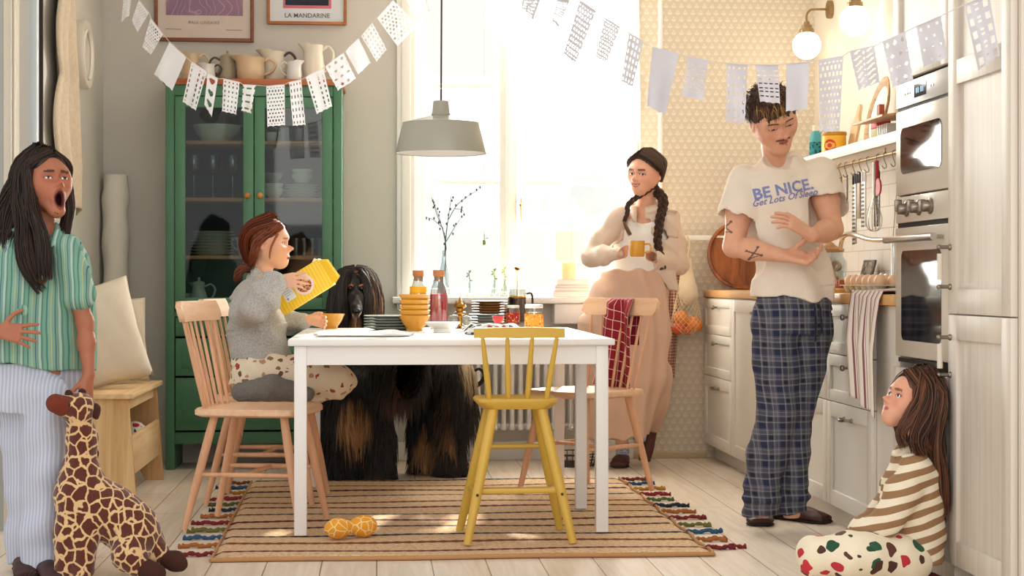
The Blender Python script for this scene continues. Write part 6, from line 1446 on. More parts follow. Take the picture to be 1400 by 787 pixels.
for q in (-1, 1): s.ell(H.w(q*.40, .06, -.08), np.array((.12, .16, .18))*H.s, H.R, .01, 's')
s.wr(lambda P: .008*fbm(P, 110.)+.005*fbm(P, 260., 2.))
g1 = cap_geo(s, H.c-.2, H.c+.2, .004, ['2a1712', '4a2c1e'])
reg = lambda q: (q[:, 2] > .14-.35*np.maximum(0, q[:, 1]*-1)) & ~((q[:, 1] > .02) & (q[:, 2] < .38))
g2 = hair_strands_on(H, 2600, ['2a1712', '3b2218', '4e3020', '6d4a2c'], .036, .12, reg, lambda q: np.stack([q[:, 0]*1.2-.1, .5+q[:, 1]*.9, .0+0*q[:, 0]], 1), rad=.0019, jit=.45, droop=1.9)
reg2 = lambda q: (q[:, 1] > .08) & (q[:, 2] > .30) & (q[:, 2] < .48) & (q[:, 0] > -.04)
g3 = hair_strands_on(H, 700, ['3b2218', '6d4a2c', 'a8793f', 'c49a58'], .060, .45, reg2, lambda q: np.stack([q[:, 0]*.8-.35, .9+0*q[:, 0], -.15+0*q[:, 0]], 1), rad=.0018, jit=.4, droop=2.2, m=11)
hair_obj('hair', [g1, g2, g3], man)
# T-shirt
b = S(); S_ = b
b.loft([(J(1063, 219, Z+.02), sd, fd, .078, .062), (J(1066, 240, Z+.02), sd, fd, .150, .080), (J(1068, 258, Z+.02), sd, fd, .150, .105), (J(1073, 300, Z+.02), sd, fd, .138, .118), (J(1078, 350, Z+.02), sd, fd, .142, .118), (J(1084, 395, Z+.02), sd, fd, .152, .122), (J(1086, 430, Z+.02), sd, fd, .158, .128)], .03)
slR = shR+(elR-shR)*.46; slL = shL+(elL-shL)*.42
b.cone(shR+D(0,-.012,0), slR, .060, .068, .03); b.cone(shR+(slR-shR)*.6, slR+(slR-shR)*.5, .071, .082, .02); b.cone(shL+D(0,-.012,0), slL, .060, .066, .03); b.cone(shL+(slL-shL)*.6, slL+(slL-shL)*.5, .070, .078, .02)
b.loft([(J(1066, 236, Z+.03), sd, fd, .138, .078), (J(1068, 275, Z+.03), sd, fd, .128, .098), (J(1075, 340, Z+.03), sd, fd, .118, .093), (J(1084, 410, Z+.03), sd, fd, .128, .098)], .03)
b.poly([shR, shR+(elR-shR)*.46], [.062, .060], .02); b.poly([shL, shL+(elL-shL)*.42], [.062, .060], .02)
b.plane(J(1086, 407, Z), D(-.09, -1, .0))
# cut the sleeves square at their hems
for sh_, sl_, el_ in ((shR, slR, elR), (shL, slL, elL)):
    ax_ = nrm(el_-sh_); cut = S(); b.cone(sl_+ax_*.060, sl_+ax_*.19, .085, .12, .004, 's')
b.ell(J(1063, 208, Z-.04), (.062, .06, .068), None, .012, 's')
def tee_w(P):
    q = P-np.array(J(1073, 300, Z), f4); u = q @ sd.astype(f4); z = q[..., 2]
    f = .0075*np.sin(u*38+2.2*np.sin(z*6)+z*14)*np.clip((.06-z)*6, .2, 1)+.009*np.sin((u*1.2+z*.9)*26+1.5*np.sin(u*15))*np.clip(.5-np.abs(u-.03)*2, 0, 1)
    return -f-.004*fbm(P, 22.)-.010*ridge(u*17+z*7+1.2*np.sin(z*9))*np.clip(.35+z*-1.2, 0, 1)-.008*ridge(u*13-z*15+.8)*np.clip(.5+z*3, 0, 1)*np.clip(u*12, 0, 1)
b.wr(tee_w)
def fabric(name, col, rough=.9, bs=260, st=.25, var=.03): return mat(name, col, rough, var=var, vs=6, bump=st, bs=bs)
lo, hi = bounds([shR, shL, slR, slL, J(1030, 430, Z), J(1142, 430, Z)], .17)
tee, V, Q = sculpt('t_shirt', b, lo, hi, .004, fabric('cream_cotton', 'e9dccb'), man)
b.ops2 = None; tee_s = b
# printed lettering wrapped on to the shirt
def wrap_text(txt, size, px, py, ang, col, shear=0., bold=0., name='lettering', sx=1., par=tee, field=tee_s):
    cu = bpy.data.curves.new('t', 'FONT'); cu.body = txt; cu.size = size; cu.shear = shear; cu.offset = bold; cu.align_x = 'CENTER'; cu.align_y = 'CENTER'; cu.resolution_u = 2
    o = bpy.data.objects.new('t', cu); COL.objects.link(o); me = bpy.data.meshes.new_from_object(o.evaluated_get(bpy.context.evaluated_depsgraph_get())); bpy.data.objects.remove(o)
    bm = bmesh.new(); bm.from_mesh(me); bmesh.ops.triangulate(bm, faces=bm.faces[:]); bmesh.ops.subdivide_edges(bm, edges=[e for e in bm.edges if e.calc_length() > size*.25], cuts=2); bm.to_mesh(me); bm.free()
    n = len(me.vertices); co = np.zeros(n*3); me.vertices.foreach_get('co', co); co = co.reshape(-1, 3); ca, sa = math.cos(ang), math.sin(ang); u = (co[:, 0]*ca-co[:, 1]*sa)*sx; v = co[:, 0]*sa+co[:, 1]*ca
    P = J(px, py, Z-.22)+u[:, None]*D(1, 0, .33)+v[:, None]*D(0, 1, 0); dr = D(0, 0, 1)
    for _ in range(60): d = field.eval(P); P = P+np.maximum(d-.0012, -.004)[:, None]*dr*.7
    me.vertices.foreach_set('co', P.ravel().astype(f4)); me.materials.clear(); me.name = name; me.update(); return link_mesh(name, me, col, par, None, world=True)
m_lil = mat('faded_lilac_ink', '8088bd', .8, var=.15, vs=40); m_lil2 = mat('faded_violet_ink', '7c7fae', .8, var=.2, vs=40)
wrap_text('BE NICE.', .058, 1080, 256, .20, m_lil, bold=.0016, sx=1.05)
wrap_text('Get Lots Of Sleep', .034, 1081, 268, .19, m_lil2, shear=.45, bold=.0006)
# trousers
def plaid():
    s = NT('blue_plaid_flannel'); mp = s.coord(); sx_ = s.n('ShaderNodeSeparateXYZ'); s.l(mp, 0, sx_, 0)
    nz = s.n('ShaderNodeTexNoise', Scale=5.); s.l(mp, 0, nz, 'Vector'); wob = s.math('MULTIPLY', s.math('SUBTRACT', nz.outputs[0], .5), .02)
    X = s.math('ADD', s.math('ADD', sx_.outputs[0], s.math('MULTIPLY', sx_.outputs[2], .07)), wob); Zz = s.math('ADD', sx_.outputs[2], wob); P = .070
    def bands(c, off): 
        f = s.math('FRACT', s.math('ADD', s.math('DIVIDE', c, P), off)); B = lambda a, b_: s.math('MULTIPLY', s.math('GREATER_THAN', f, a), s.math('LESS_THAN', f, b_))
        blue = B(.0, .30); dark = B(.42, .62); wl = s.math('MAXIMUM', B(.33, .36), s.math('MAXIMUM', B(.68, .71), B(.88, .90))); return blue, dark, wl
    a = bands(X, .1); b_ = bands(Zz, .3)
    c = s.mix(s.math('MULTIPLY', s.math('ADD', a[0], b_[0]), .46), '84818a', '15244e'); 
    c = s.mix(s.math('MULTIPLY', s.math('ADD', a[1], b_[1]), .46), c, '0d1228'); c = s.mix(s.math('MULTIPLY', s.math('ADD', a[2], b_[2]), .55), c, 'cfccd0')
    c = s.mix(.5, c, '10162c'); s.t.links.new(c, s.b.inputs['Base Color']); s.b.inputs['Roughness'].default_value = .95; return s.m
b = S(); b.loft([(J(1084, 398, Z+.02), sd, fd, .138, .108), (J(1085, 425, Z+.02), sd, fd, .150, .122), (J(1083, 455, Z+.02), sd, fd, .150, .118)], .03)
b.poly([J(1060, 445, Z+.0), J(1063, 500, Z-.0), J(1064, 560, Z-.01), J(1050, 620, Z), J(1042, 670, Z), J(1039, 697, Z)], [.094, .088, .074, .073, .068, .066], .03)
b.poly([J(1106, 445, Z+.05), J(1098, 500, Z+.06), J(1086, 560, Z+.05), J(1083, 620, Z+.06), J(1080, 670, Z+.06), J(1081, 694, Z+.06)], [.094, .084, .072, .070, .066, .064], .016)
b.add(lambda P: man_body.eval(P)-.009, .012, 'u'); b.plane(J(1084, 402, Z), D(0, 1, 0)); b.plane(J(1060, 703, Z), D(0, -1, 0))
b.wr(lambda P: -.005*np.sin(P[..., 2]*24+3*np.sin(P[..., 0]*16)+2*np.sin(P[..., 2]*9))*np.clip(1.15-P[..., 2]*.95, .25, 1)-.003*fbm(P, 38.)-.006*np.exp(-((P[..., 2]-.13)/.05)**2)*np.sin(P[..., 2]*110))
lo, hi = bounds([J(1015, 710, Z), J(1140, 400, Z)], .16); lo[2] = .02
tr, V, Q = sculpt('trousers', b, lo, hi, .004, plaid(), man)
bm = BM(); a_ = J(1114, 419, Z-.105); tube(bm, [a_, a_+D(.004, -.06, 0), a_+D(.0, -.13, -.01)], .004, 6); tube(bm, [a_+D(.02, 0, 0), a_+D(.024, -.05, 0), a_+D(.026, -.10, -.005)], .004, 6); obj('drawstring', bm, mat('navy_cord', '121629', .8), tr, world=True)
# slippers
def slipper(name, ankle, toe, w_, m, par, h=.05, sole=None):
    s = S(); a, t = np.array(ankle, float), np.array(toe, float); f = nrm((t-a)*np.array((1, 1, 0))); side = np.cross(f, [0, 0, 1]); L = np.linalg.norm((t-a)[:2]); up = np.array((0, 0, 1.)); base = np.array((a[0], a[1], a[2]))
    s.loft([(base-f*.055+up*(h*.55), side, up, w_*.75, h*.55), (base+f*.01+up*(h*.62), side, up, w_*.85, h*.62), (base+f*L*.45+up*(h*.60), side, up, w_*.95, h*.60), (base+f*L*.78+up*h*.42, side, up, w_*1.05, h*.42), (base+f*L*.94+up*h*.33, side, up, w_*.8, h*.32)], .02)
    s.wr(lambda P: -.0015*np.sin((P @ side)*120)*np.sin((P @ f)*90)); s.plane(base+up*.004, -up)
    s.ell(base-f*.005+up*(h*1.45), (.035, .035, .055), None, .01, 's')
    o, V, Q = sculpt(name, s, np.minimum(a, t)-.1, np.maximum(a, t)+.12, .004, m, par)
    s2 = S(); s2.loft([(base-f*.058+up*.007, side, up, w_*.78, .0085), (base+f*L*.4+up*.007, side, up, w_*.85, .0085), (base+f*L*.78+up*.007, side, up, w_*1.1, .0085), (base+f*L*.96+up*.007, side, up, w_*.8, .0085)], .005)
    sculpt('sole', s2, np.minimum(a, t)-.12, np.maximum(a, t)+.12, .004, sole or mat('dark_sole', '2a1a14', .7), o); return o
m_lea = mat('brown_leather', '4a2620', .45, var=.2, vs=30, bump=.2, bs=120)
f1 = CF(1040, 716); z0 = np.array((f1.x, f1.y, 0)); slipper('slipper', z0+D(-.0, 0, .10)*1., z0+D(-.01, 0, -.08), .052, m_lea, man)
f2 = CF(1098, 712); z0 = np.array((f2.x, f2.y, 0)); slipper('slipper', z0+D(-.06, 0, .06), z0+D(.09, 0, -.08), .050, m_lea, man)
# ============================================================ THE WOMAN WITH THE MUG
Z = 8.55
H = Head(J(882, 237, Z-.05), D(-.60, -.10, -.79), D(.10, .99, 0), .226, fem=True)
H.smile = 1.; b = S(); nk = J(882, 290, Z+.01); H.build(b, neck_to=nk, neck_r=.044)
shR, shL = J(846, 296, Z-.02), J(916, 298, Z+.06); elR, elL = J(806, 352, Z-.02), J(928, 362, Z+.0); wrR, wrL = J(850, 346, Z-.21), J(889, 350, Z-.215)
sd, fd = D(.95, 0, .30), D(-.28, 0, -.95)
b.loft([(J(882, 293, Z+.02), sd, fd, .115, .06), (J(880, 320, Z+.01), sd, fd, .105, .085), (J(872, 365, Z), sd, fd, .105, .08), (J(868, 395, Z), sd, fd, .13, .09)], .03)
for a_, c_, d_ in ((shR, elR, wrR), (shL, elL, wrL)): b.poly([a_, (a_+c_)/2, c_, c_+(d_-c_)*.4, d_], [.045, .042, .034, .034, .022], .02)
MUG = J(871, 341, Z-.275)
hand(b, wrR, D(.55, .12, -.45), D(.75, .1, .25), D(.1, .95, -.1), .165, curl=(.5, .55, .6, .65), thumb=(.8, .4, .2))
hand(b, wrL, D(-.60, .18, -.50), D(-.6, .1, .55), D(.05, .9, .1), .165, curl=(.5, .55, .6, .6), thumb=(.7, .6, .1))
for pts, r in (([(850, 400), (845, 500), (850, 600)], (.08, .055, .035)), ([(885, 400), (872, 500)], (.08, .06))): b.poly([J(px, py, Z) for px, py in pts], list(r), .02)
b.poly([J(872, 500, Z-.05), J(884, 590, Z+.17)], [.055, .035], .02)
def colr(V):
    c, put, xyz = H.color(V, 'dfa98f', 'b5665c', '4a3226', blush='d98c78'); H.eyes(put, xyz, (-.012, -.004), closed=.35)
    return c
wom_body = b; lo, hi = bounds([shR, shL, elR, elL, J(850, 610, Z), H.c], .16)
wom, V, Q = sculpt('person', b, lo, hi, .003, m_skin, None, colr)
tag(wom, 'person with dark braids leaning on the wall in beige clothes, holding a yellow mug', 'person')
# clothes: white top
b = S(); b.loft([(J(880, 298, Z), sd, fd, .055, .066), (J(879, 306, Z), sd, fd, .085, .082), (J(877, 320, Z), sd, fd, .105, .10), (J(872, 345, Z), sd, fd, .105, .098), (J(869, 372, Z), sd, fd, .11, .098)], .02)
b.ell(J(880, 291, Z-.06), (.068, .09, .055), None, .01, 's'); b.plane(J(870, 371, Z), D(0, -1, 0)); b.wr(lambda P: -.003*fbm(P, 30.)-.002*np.sin(P[..., 2]*90+P[..., 0]*20))
lo, hi = bounds([J(835, 290, Z), J(912, 375, Z)], .12); sculpt('tank_top', b, lo, hi, .004, fabric('white_cotton', 'efece8'), wom)
# open shirt jacket
b = S(); b.loft([(J(880, 288, Z+.03), sd, fd, .09, .07), (J(881, 298, Z+.02), sd, fd, .14, .09), (J(880, 325, Z+.01), sd, fd, .14, .115), (J(877, 365, Z+.01), sd, fd, .140, .12), (J(875, 408, Z+.03), sd, fd, .165, .12)], .03)
for a_, c_, d_, q in ((shR, elR, wrR, 1), (shL, elL, wrL, 1)):
    b.poly([a_, (a_+c_)/2, c_], [.050, .050, .046], .03); b.poly([c_, c_+(d_-c_)*.5, c_+(d_-c_)*.84], [.046, .045, .034], .02)
    e_ = nrm(d_-c_)
# front opening
op = S(); 
b.loft([(J(878, 280, Z-.12), sd, fd, .045, .14), (J(877, 310, Z-.12), sd, fd, .055, .12), (J(871, 360, Z-.12), sd, fd, .075, .12), (J(866, 425, Z-.12), sd, fd, .15, .13)], .006, 's')
b.loft([(J(880, 300, Z), sd, fd, .10, .085), (J(877, 320, Z), sd, fd, .112, .104), (J(869, 372, Z), sd, fd, .115, .105), (J(869, 412, Z), sd, fd, .15, .115)], .006, 's')
b.plane(J(870, 402, Z), D(.12, -1, 0))
b.wr(lambda P: -.004*ridge(P[..., 0]*20+P[..., 2]*16+np.sin(P[..., 2]*11))-.004*np.sin(P[..., 0]*45+P[..., 2]*30+2*np.sin(P[..., 2]*14))*np.clip(1.0-np.abs(P[..., 2]-1.1)*1.5, .3, 1)-.004*fbm(P, 24.))
# collar
for q in (-1, 1): b.poly([J(882+q*6, 279, Z+.05), J(882+q*15, 285, Z-.02), J(880+q*13, 301, Z-.085)], [.016, .018, .012], .01)
lo, hi = bounds([shR, shL, elR, elL, wrR, wrL, J(870, 405, Z)], .13)
sculpt('open_shirt', b, lo, hi, .004, fabric('beige_linen', 'd8c3b2'), wom)
# wide trousers
b = S(); b.loft([(J(867, 366, Z), sd, fd, .135, .10), (J(866, 378, Z), sd, fd, .142, .112), (J(861, 415, Z-.0), sd, fd, .172, .13), (J(856, 450, Z), sd, fd, .195, .14), (J(850, 500, Z-.01), sd, fd, .175, .13), (J(842, 560, Z-.02), sd, fd, .15, .12), (J(838, 604, Z-.02), sd, fd, .145, .115)], .04)
b.poly([J(885, 455, Z-.0), J(887, 515, Z-.06), J(889, 545, Z+.02), J(890, 572, Z+.10)], [.10, .10, .09, .07], .05)
b.add(lambda P: wom_body.eval(P)-.008, .012, 'u')
b.plane(J(838, 598, Z-.02), D(.10, -1, 0)); b.plane(J(867, 369, Z), D(0, 1, 0))
b.wr(lambda P: -.008*np.sin(((P-np.array(J(860, 400, Z), f4)) @ sd.astype(f4))*75+np.sin(P[..., 2]*7)*1.5)*np.clip(1.2-P[..., 2]*.25, .4, 1)-.004*fbm(P, 14.))
lo, hi = bounds([J(800, 366, Z), J(912, 608, Z)], .2); hi[1] = min(hi[1], BY-.01)
sculpt('wide_trousers', b, lo, hi, .0045, fabric('sand_pink_linen', 'd0ac96'), wom)
# feet
fA = CF(852, 637); z0 = np.array((fA.x, fA.y, 0)); 
slA = slipper('slipper', z0+D(.0, 0, .08), z0+D(-.03, 0, -.11), .047, mat('dark_red_leather', '5a2a22', .5, var=.2, vs=30), wom)
m_sock = blob_mat('blue_floral_sock', 'c9cfdb', ['7e92bd', 'e6e2e6', '94a6c8'], 90)
bm = BM(); tube(bm, [z0+D(.0, .055, .05), z0+D(.0, .10, .05), z0+D(-.01, .17, .05)], [.036, .034, .036], 16); obj('sock', bm, m_sock, wom, world=True, smooth=60)
s = S(); c0 = J(886, 600, Z+.17); up_ = D(.18, 1, .12); s.loft([(c0-nrm(up_)*.115, D(.5, 0, -.8), D(.8, 0, .5), .030, .030), (c0-nrm(up_)*.04, D(.5, 0, -.8), D(.8, 0, .5), .043, .036), (c0+nrm(up_)*.06, D(.5, 0, -.8), D(.8, 0, .5), .048, .034), (c0+nrm(up_)*.12, D(.5, 0, -.8), D(.8, 0, .5), .030, .024)], .02)
sculpt('slipper', s, c0-.17, c0+.17, .004, MATS['dark_red_leather'], wom)
bm = BM(); tube(bm, [J(874, 600, Z+.08), J(876, 588, Z+.06), J(880, 570, Z+.03)], [.034, .036, .04], 16); obj('sock', bm, m_sock, wom, world=True, smooth=60)
# hair: centre parting with two braids
HC = ['33241c', '4a3428', '5f4433']
s = scalp(H, -.005); s.ell(H.w(0, .43, -.12), np.array((.30, .34, .46))*H.s, H.R, .02, 's'); s.ell(H.w(0, .1, -.66), np.array((.5, .5, .42))*H.s, H.R, .02, 's')
s.cone(H.w(0, -.5, .56), H.w(0, .44, .46), .004, .004, .008, 's'); s.wr(lambda P: .0012*np.sin(((P-H.c) @ H.R)[..., 0]/H.s*60+((P-H.c) @ H.R)[..., 1]/H.s*14))
g1 = cap_geo(s, H.c-.19, H.c+.19, .0035, HC, 120.)
def braid(path, r0, r1, cols, n=60, turns=9):
    m = 60; c = along(path, m); t = np.linspace(0, 1, m); T = np.gradient(c, axis=0); T /= np.linalg.norm(T, axis=1, keepdims=True); U = np.cross(T, D(0, 0, 1)); U /= np.linalg.norm(U, axis=1, keepdims=True); W2 = np.cross(T, U); out = []
    for k in range(3):
        ph = t*turns*2*PI/1.5+k*2*PI/3; r = r0+(r1-r0)*t; cc_ = c+U*(np.sin(ph)*r*.75)[:, None]+W2*(np.sin(2*ph)*r*.35)[:, None]
        for i in range(n):
            a = RNG.uniform(0, 2*PI); q = math.sqrt(RNG.uniform(0, 1))*.55; P = cc_+(U*math.cos(a)+W2*math.sin(a))*(r*q)[:, None]; base = L3(cols[RNG.integers(0, len(cols))])*RNG.uniform(.7, 1.3); out.append(strands_geo(P[None], np.full(m, .0017)[None], np.broadcast_to(base, (1, m, 3))))
    return out
g = [g1]+braid([H.w(.30, -.12, -.12), J(905, 270, Z-.06), J(902, 300, Z-.12), J(899, 330, Z-.15), J(904, 352, Z-.16), J(906, 368, Z-.15)], .026, .014, ['2c1d17', '4a3226', '6b4a34'])
g += braid([H.w(-.28, -.05, -.22), J(861, 277, Z-.10), J(858, 290, Z-.13), J(853, 303, Z-.14)], .015, .008, ['3a281f', '5c4030'], n=40, turns=5)
g.append(hair_lock([J(853, 303, Z-.14), J(857, 312, Z-.14), J(862, 322, Z-.135)], .006, .012, 90, ['9a7450', '7a5638'], rad=.0012))
g += comb_locks(H, HC, lambda q, t: [H.w(q*.30, -.14, -.18)], cnt=100, part=.0, y_front=.40)
g.append(hair_lock([H.w(.1, -.3, .3), H.w(.34, -.15, .02), H.w(.33, -.12, -.2)], .05, .02, 260, HC, rad=.0018))
hair_obj('hair', g, wom)
bm = BM(); p = H.w(.40, -.02, -.14); ball(bm, p, .009, 10, sc=(.7, .7, 1.6)); obj('earring', bm, m_por, wom, world=True)
# mug
mg = thing('mug', 'mustard yellow mug held in both hands by the woman with braids', 'mug', MUG-np.array((0, 0, .035)))
bm = BM(); lathe(bm, [(0, 0), (.032, 0), (.036, .006), (.038, .078), (.035, .078), (.033, .010), (0, .008)], 28); obj('cup', bm, m_must, mg, smooth=50)
bm = BM(); tube(bm, smooth_path([(.036, -.01, .062), (.062, -.012, .060), (.064, -.012, .030), (.037, -.01, .018)], 5), .005, 8); obj('handle', bm, m_must, mg, smooth=60)
# ============================================================ THE SHOUTING GIRL WITH THE GIRAFFE
Z = 5.5
H = Head(J(64, 250, Z), D(.66, .20, -.72), D(-.12, .97, .15), .205, child=True, fem=True)
b = S(); nk = J(58, 318, Z+.02); H.build(b, mouth=1.35, neck_to=nk, neck_r=.038)
shN, shF = J(88, 340, Z-.06), J(18, 335, Z+.06); elN, wrN = J(116, 440, Z-.02), J(121, 512, Z-.04); elF, wrF = J(-42, 432, Z-.10), J(-4, 452, Z-.20)
sd, fd = D(.80, 0, -.58), D(.58, 0, -.80)
sd = D(.82, 0, -.30); fd = D(.35, 0, -.93)
b.loft([(J(52, 335, Z), sd, fd, .085, .05), (J(52, 400, Z), sd, fd, .085, .07), (J(48, 480, Z), sd, fd, .08, .06)], .03)
b.poly([shN, (shN+elN)/2, elN, elN+(wrN-elN)*.4, wrN], [.034, .032, .026, .027, .018], .02); b.poly([shF, (shF+elF)/2, elF, elF+(wrF-elF)*.4, wrF], [.034, .032, .026, .027, .018], .02)
hand(b, wrN, D(-.05, -.95, -.2), D(-.85, -.1, .3), D(-.1, 0, -1), .145, curl=(.35, .4, .45, .5), thumb=(.7, .3, .5), tcurl=.2)
hand(b, wrF, D(.93, -.12, -.1), D(.15, -.25, .95), D(-.05, .9, .2), .145, curl=(.18, .2, .22, .25), spread=.22, thumb=(.3, .9, 0))
b.poly([J(34, 512, Z), J(32, 640, Z+.02), J(33, 765, Z)], [.06, .04, .03], .02); b.poly([J(62, 512, Z-.02), J(63, 640, Z-.05), J(60, 768, Z-.06)], [.05, .04, .03], .02)
def colr(V):
    c, put, xyz = H.color(V, 'a8694f', '8a4038', '2c1a14', mouth=1.35, blush='b0604a'); H.eyes(put, xyz, (.0, .004), closed=.45); return c
girl1_body = b; lo, hi = bounds([shN, shF, elF, J(50, 780, Z), H.c, J(125, 560, Z)], .14); lo[2] = .02
g1_, V, Q = sculpt('person', b, lo, hi, .003, m_skin, None, colr)
tag(g1_, 'person shouting with open mouth, long dark hair and green striped shirt, holding a toy giraffe', 'person')
HC = ['1a1210', '2b1c16', '3d281d']
s = scalp(H, .01); s.ell(H.w(0, .42, -.16), np.array((.31, .34, .50))*H.s, H.R, .02, 's'); s.ell(H.w(0, .15, -.7), np.array((.5, .5, .40))*H.s, H.R, .02, 's'); s.wr(lambda P: .0015*np.sin((P @ H.R[:, 1])*260+(P @ H.R[:, 0])*90))
parts = [cap_geo(s, H.c-.19, H.c+.19, .0035, HC, 100.)]
T_ = H.w(0, -.05, .50)
for path, r0, r1, n in (([T_, H.w(.30, -.1, .25), H.w(.36, -.12, -.15), J(36, 310, Z-.08), J(40, 350, Z-.13), J(52, 386, Z-.13)], .030, .030, 420),
        ([T_, H.w(.22, -.28, .3), H.w(.34, -.3, -.1), J(16, 300, Z-.05), J(10, 335, Z-.08), J(14, 350, Z-.09)], .045, .03, 480),
        ([T_, H.w(0, -.42, .3), H.w(.1, -.52, -.05), J(12, 290, Z+.03), J(2, 330, Z+.03), J(-6, 370, Z+.04)], .05, .035, 480),
        ([H.w(.1, .0, .5), H.w(.33, .10, .22), H.w(.36, .10, -.1), H.w(.34, .1, -.45), J(58, 330, Z-.13), J(62, 384, Z-.14)], .018, .024, 360),
        ([H.w(.08, -.1, .5), H.w(.3, -.15, .3), H.w(.40, -.18, -.1), J(30, 305, Z-.10), J(34, 360, Z-.13), J(58, 400, Z-.13)], .03, .02, 300),
        ([H.w(-.1, .0, .48), H.w(-.34, -.05, .1), H.w(-.34, .0, -.4), J(84, 335, Z+.02), J(88, 372, Z-.02)], .02, .018, 200),
        ([H.w(.1, -.3, .3), J(20, 262, Z), J(6, 300, Z-.03), J(2, 345, Z-.06)], .04, .03, 300)):
    parts.append(hair_lock(path, r0, r1, n, HC+['2b1c16'], m=18, rad=.0020, wave=.5))
parts += comb_locks(H, HC, None, cnt=110, part=-.02, low=-.25, rad=.0019)
parts.append(hair_lock([J(50, 380, Z-.135), J(60, 386, Z-.13), J(66, 372, Z-.125)], .008, .004, 30, ['5c3a26'], rad=.0012))
hair_obj('hair', parts, g1_)
def stripes(name, base, cols, P, ax=(1, 0, 0), wob=.02):
    s = NT(name); mp = s.coord(); dt = s.n('ShaderNodeVectorMath', operation='DOT_PRODUCT'); s.l(mp, 0, dt, 0); dt.inputs[1].default_value = ax
    nz = s.n('ShaderNodeTexNoise', Scale=4.); s.l(mp, 0, nz, 'Vector'); x = s.math('ADD', dt.outputs['Value'], s.math('MULTIPLY', s.math('SUBTRACT', nz.outputs[0], .5), wob))
    f = s.math('FRACT', s.math('DIVIDE', x, P)); r = s.ramp([(0, base)]+cols, 'CONSTANT'); s.t.links.new(f, r.inputs[0]); s.l(r, 0, s.b, 'Base Color'); s.b.inputs['Roughness'].default_value = .9
    fn = s.n('ShaderNodeTexNoise', Scale=240.); s.l(mp, 0, fn, 'Vector'); s.bump(fn, 0, .2, .003); return s.m
# short-sleeved shirt
b = S(); b.loft([(J(55, 312, Z+.01), sd, fd, .055, .05), (J(54, 326, Z), sd, fd, .095, .070), (J(54, 350, Z), sd, fd, .115, .092), (J(55, 400, Z), sd, fd, .122, .105), (J(52, 450, Z), sd, fd, .130, .11), (J(46, 515, Z), sd, fd, .140, .118)], .03)
b.poly([shN, shN+(elN-shN)*.30, shN+(elN-shN)*.62], [.048, .050, .058], .03); b.poly([shF, shF+(elF-shF)*.35, shF+(elF-shF)*.72], [.048, .052, .060], .03)
guard(b, girl1_body, .012, J(50, 410, Z), (.125, .17, .28)); b.plane(J(46, 498, Z), D(-.16, -1, 0)); b.ell(J(60, 305, Z-.03), (.05, .05, .05), None, .01, 's')
for q in ((30, 318, Z-.06, 44, 332, Z-.11), (78, 318, Z-.06, 70, 336, Z-.11)): b.cone(J(*q[:3]), J(*q[3:]), .016, .010, .008)
b.wr(lambda P: -.007*np.sin(((P-np.array(J(50, 400, Z), f4)) @ sd.astype(f4))*52+2*np.sin(P[..., 2]*6))*np.clip(1.25-P[..., 2]*.6, .2, 1)-.003*fbm(P, 24.))
lo, hi = bounds([shN, shF, J(-30, 420, Z), J(110, 500, Z)], .14)
ax_ = tuple(D(1, 0, 0)); sculpt('shirt', b, lo, hi, .004, stripes('green_striped_cotton', '76a08f', [(.16, '478070'), (.24, '82a998'), (.40, 'b9ba84'), (.44, '7aa392'), (.60, '335670'), (.64, '729a8a'), (.78, 'a6bdb2'), (.90, '568a7a')], .052, ax_), g1_)
# wide striped trousers
b = S(); b.loft([(J(48, 482, Z), sd, fd, .10, .085), (J(48, 505, Z), sd, fd, .105, .095), (J(48, 560, Z), sd, fd, .108, .095)], .03)
b.poly([J(32, 540, Z+.03), J(33, 640, Z+.03), J(36, 720, Z+.02), J(38, 778, Z+.02)], [.075, .062, .060, .064], .03); b.poly([J(62, 540, Z-.05), J(62, 640, Z-.05), J(58, 720, Z-.06), J(57, 785, Z-.06)], [.075, .064, .062, .066], .03)
guard(b, girl1_body, .013, J(44, 630, Z), (.13, .2, .38)); b.plane(J(40, 492, Z), D(0, 1, 0)); b.plane(J(40, 772, Z), D(0, -1, 0))
b.wr(lambda P: -.006*np.sin((P @ sd.astype(f4))*60+2*np.sin(P[..., 2]*5))-.004*np.sin(P[..., 2]*40+4*np.sin((P @ sd.astype(f4))*10)))
lo, hi = bounds([J(0, 780, Z), J(95, 485, Z)], .16); lo[2] = .015
sculpt('trousers', b, lo, hi, .004, stripes('pale_blue_striped_cotton', 'aab1c6', [(.4, 'c6cad6'), (.75, 'b2b8ca')], .012, ax_, .004), g1_)
fA = J(32, 0, Z+.0); z0 = np.array((fA[0], fA[1], 0)); slipper('shoe', z0, z0+D(.06, 0, -.15), .042, mat('dark_maroon_shoe', '3a1c1a', .6), g1_); fA = J(62, 0, Z-.08); z0 = np.array((fA[0], fA[1], 0)); slipper('shoe', z0, z0+D(.08, 0, -.13), .042, MATS['dark_maroon_shoe'], g1_)
# ============================================================ TOY GIRAFFE
Zg = 5.38; G = lambda px, py, dz=0.: J(px, py, Zg+dz)
b = S()
b.poly([G(106, 560, -.04), G(112, 600), G(110, 640), G(108, 672)], [.038, .042, .048, .062], .04)
b.ell(G(108, 556, -.03), (.050, .05, .046), None, .02); b.cone(G(98, 556, -.05), G(80, 553, -.09), .038, .030, .02)
b.poly([G(112, 675), G(150, 700, .01), G(180, 722, .02), G(196, 745, .03)], [.078, .078, .075, .062], .05)
b.poly([G(100, 680, -.03), G(92, 730, -.05), G(90, 775, -.05)], [.05, .038, .036], .03); b.poly([G(118, 690, -.02), G(114, 740, -.05), G(113, 778, -.06)], [.052, .042, .038], .02)
b.poly([G(184, 730, .0), G(176, 758, -.06), G(196, 778, -.06)], [.062, .048, .036], .03); b.poly([G(196, 735, .05), G(212, 752, .03), G(228, 764, .01)], [.052, .03, .022], .03)
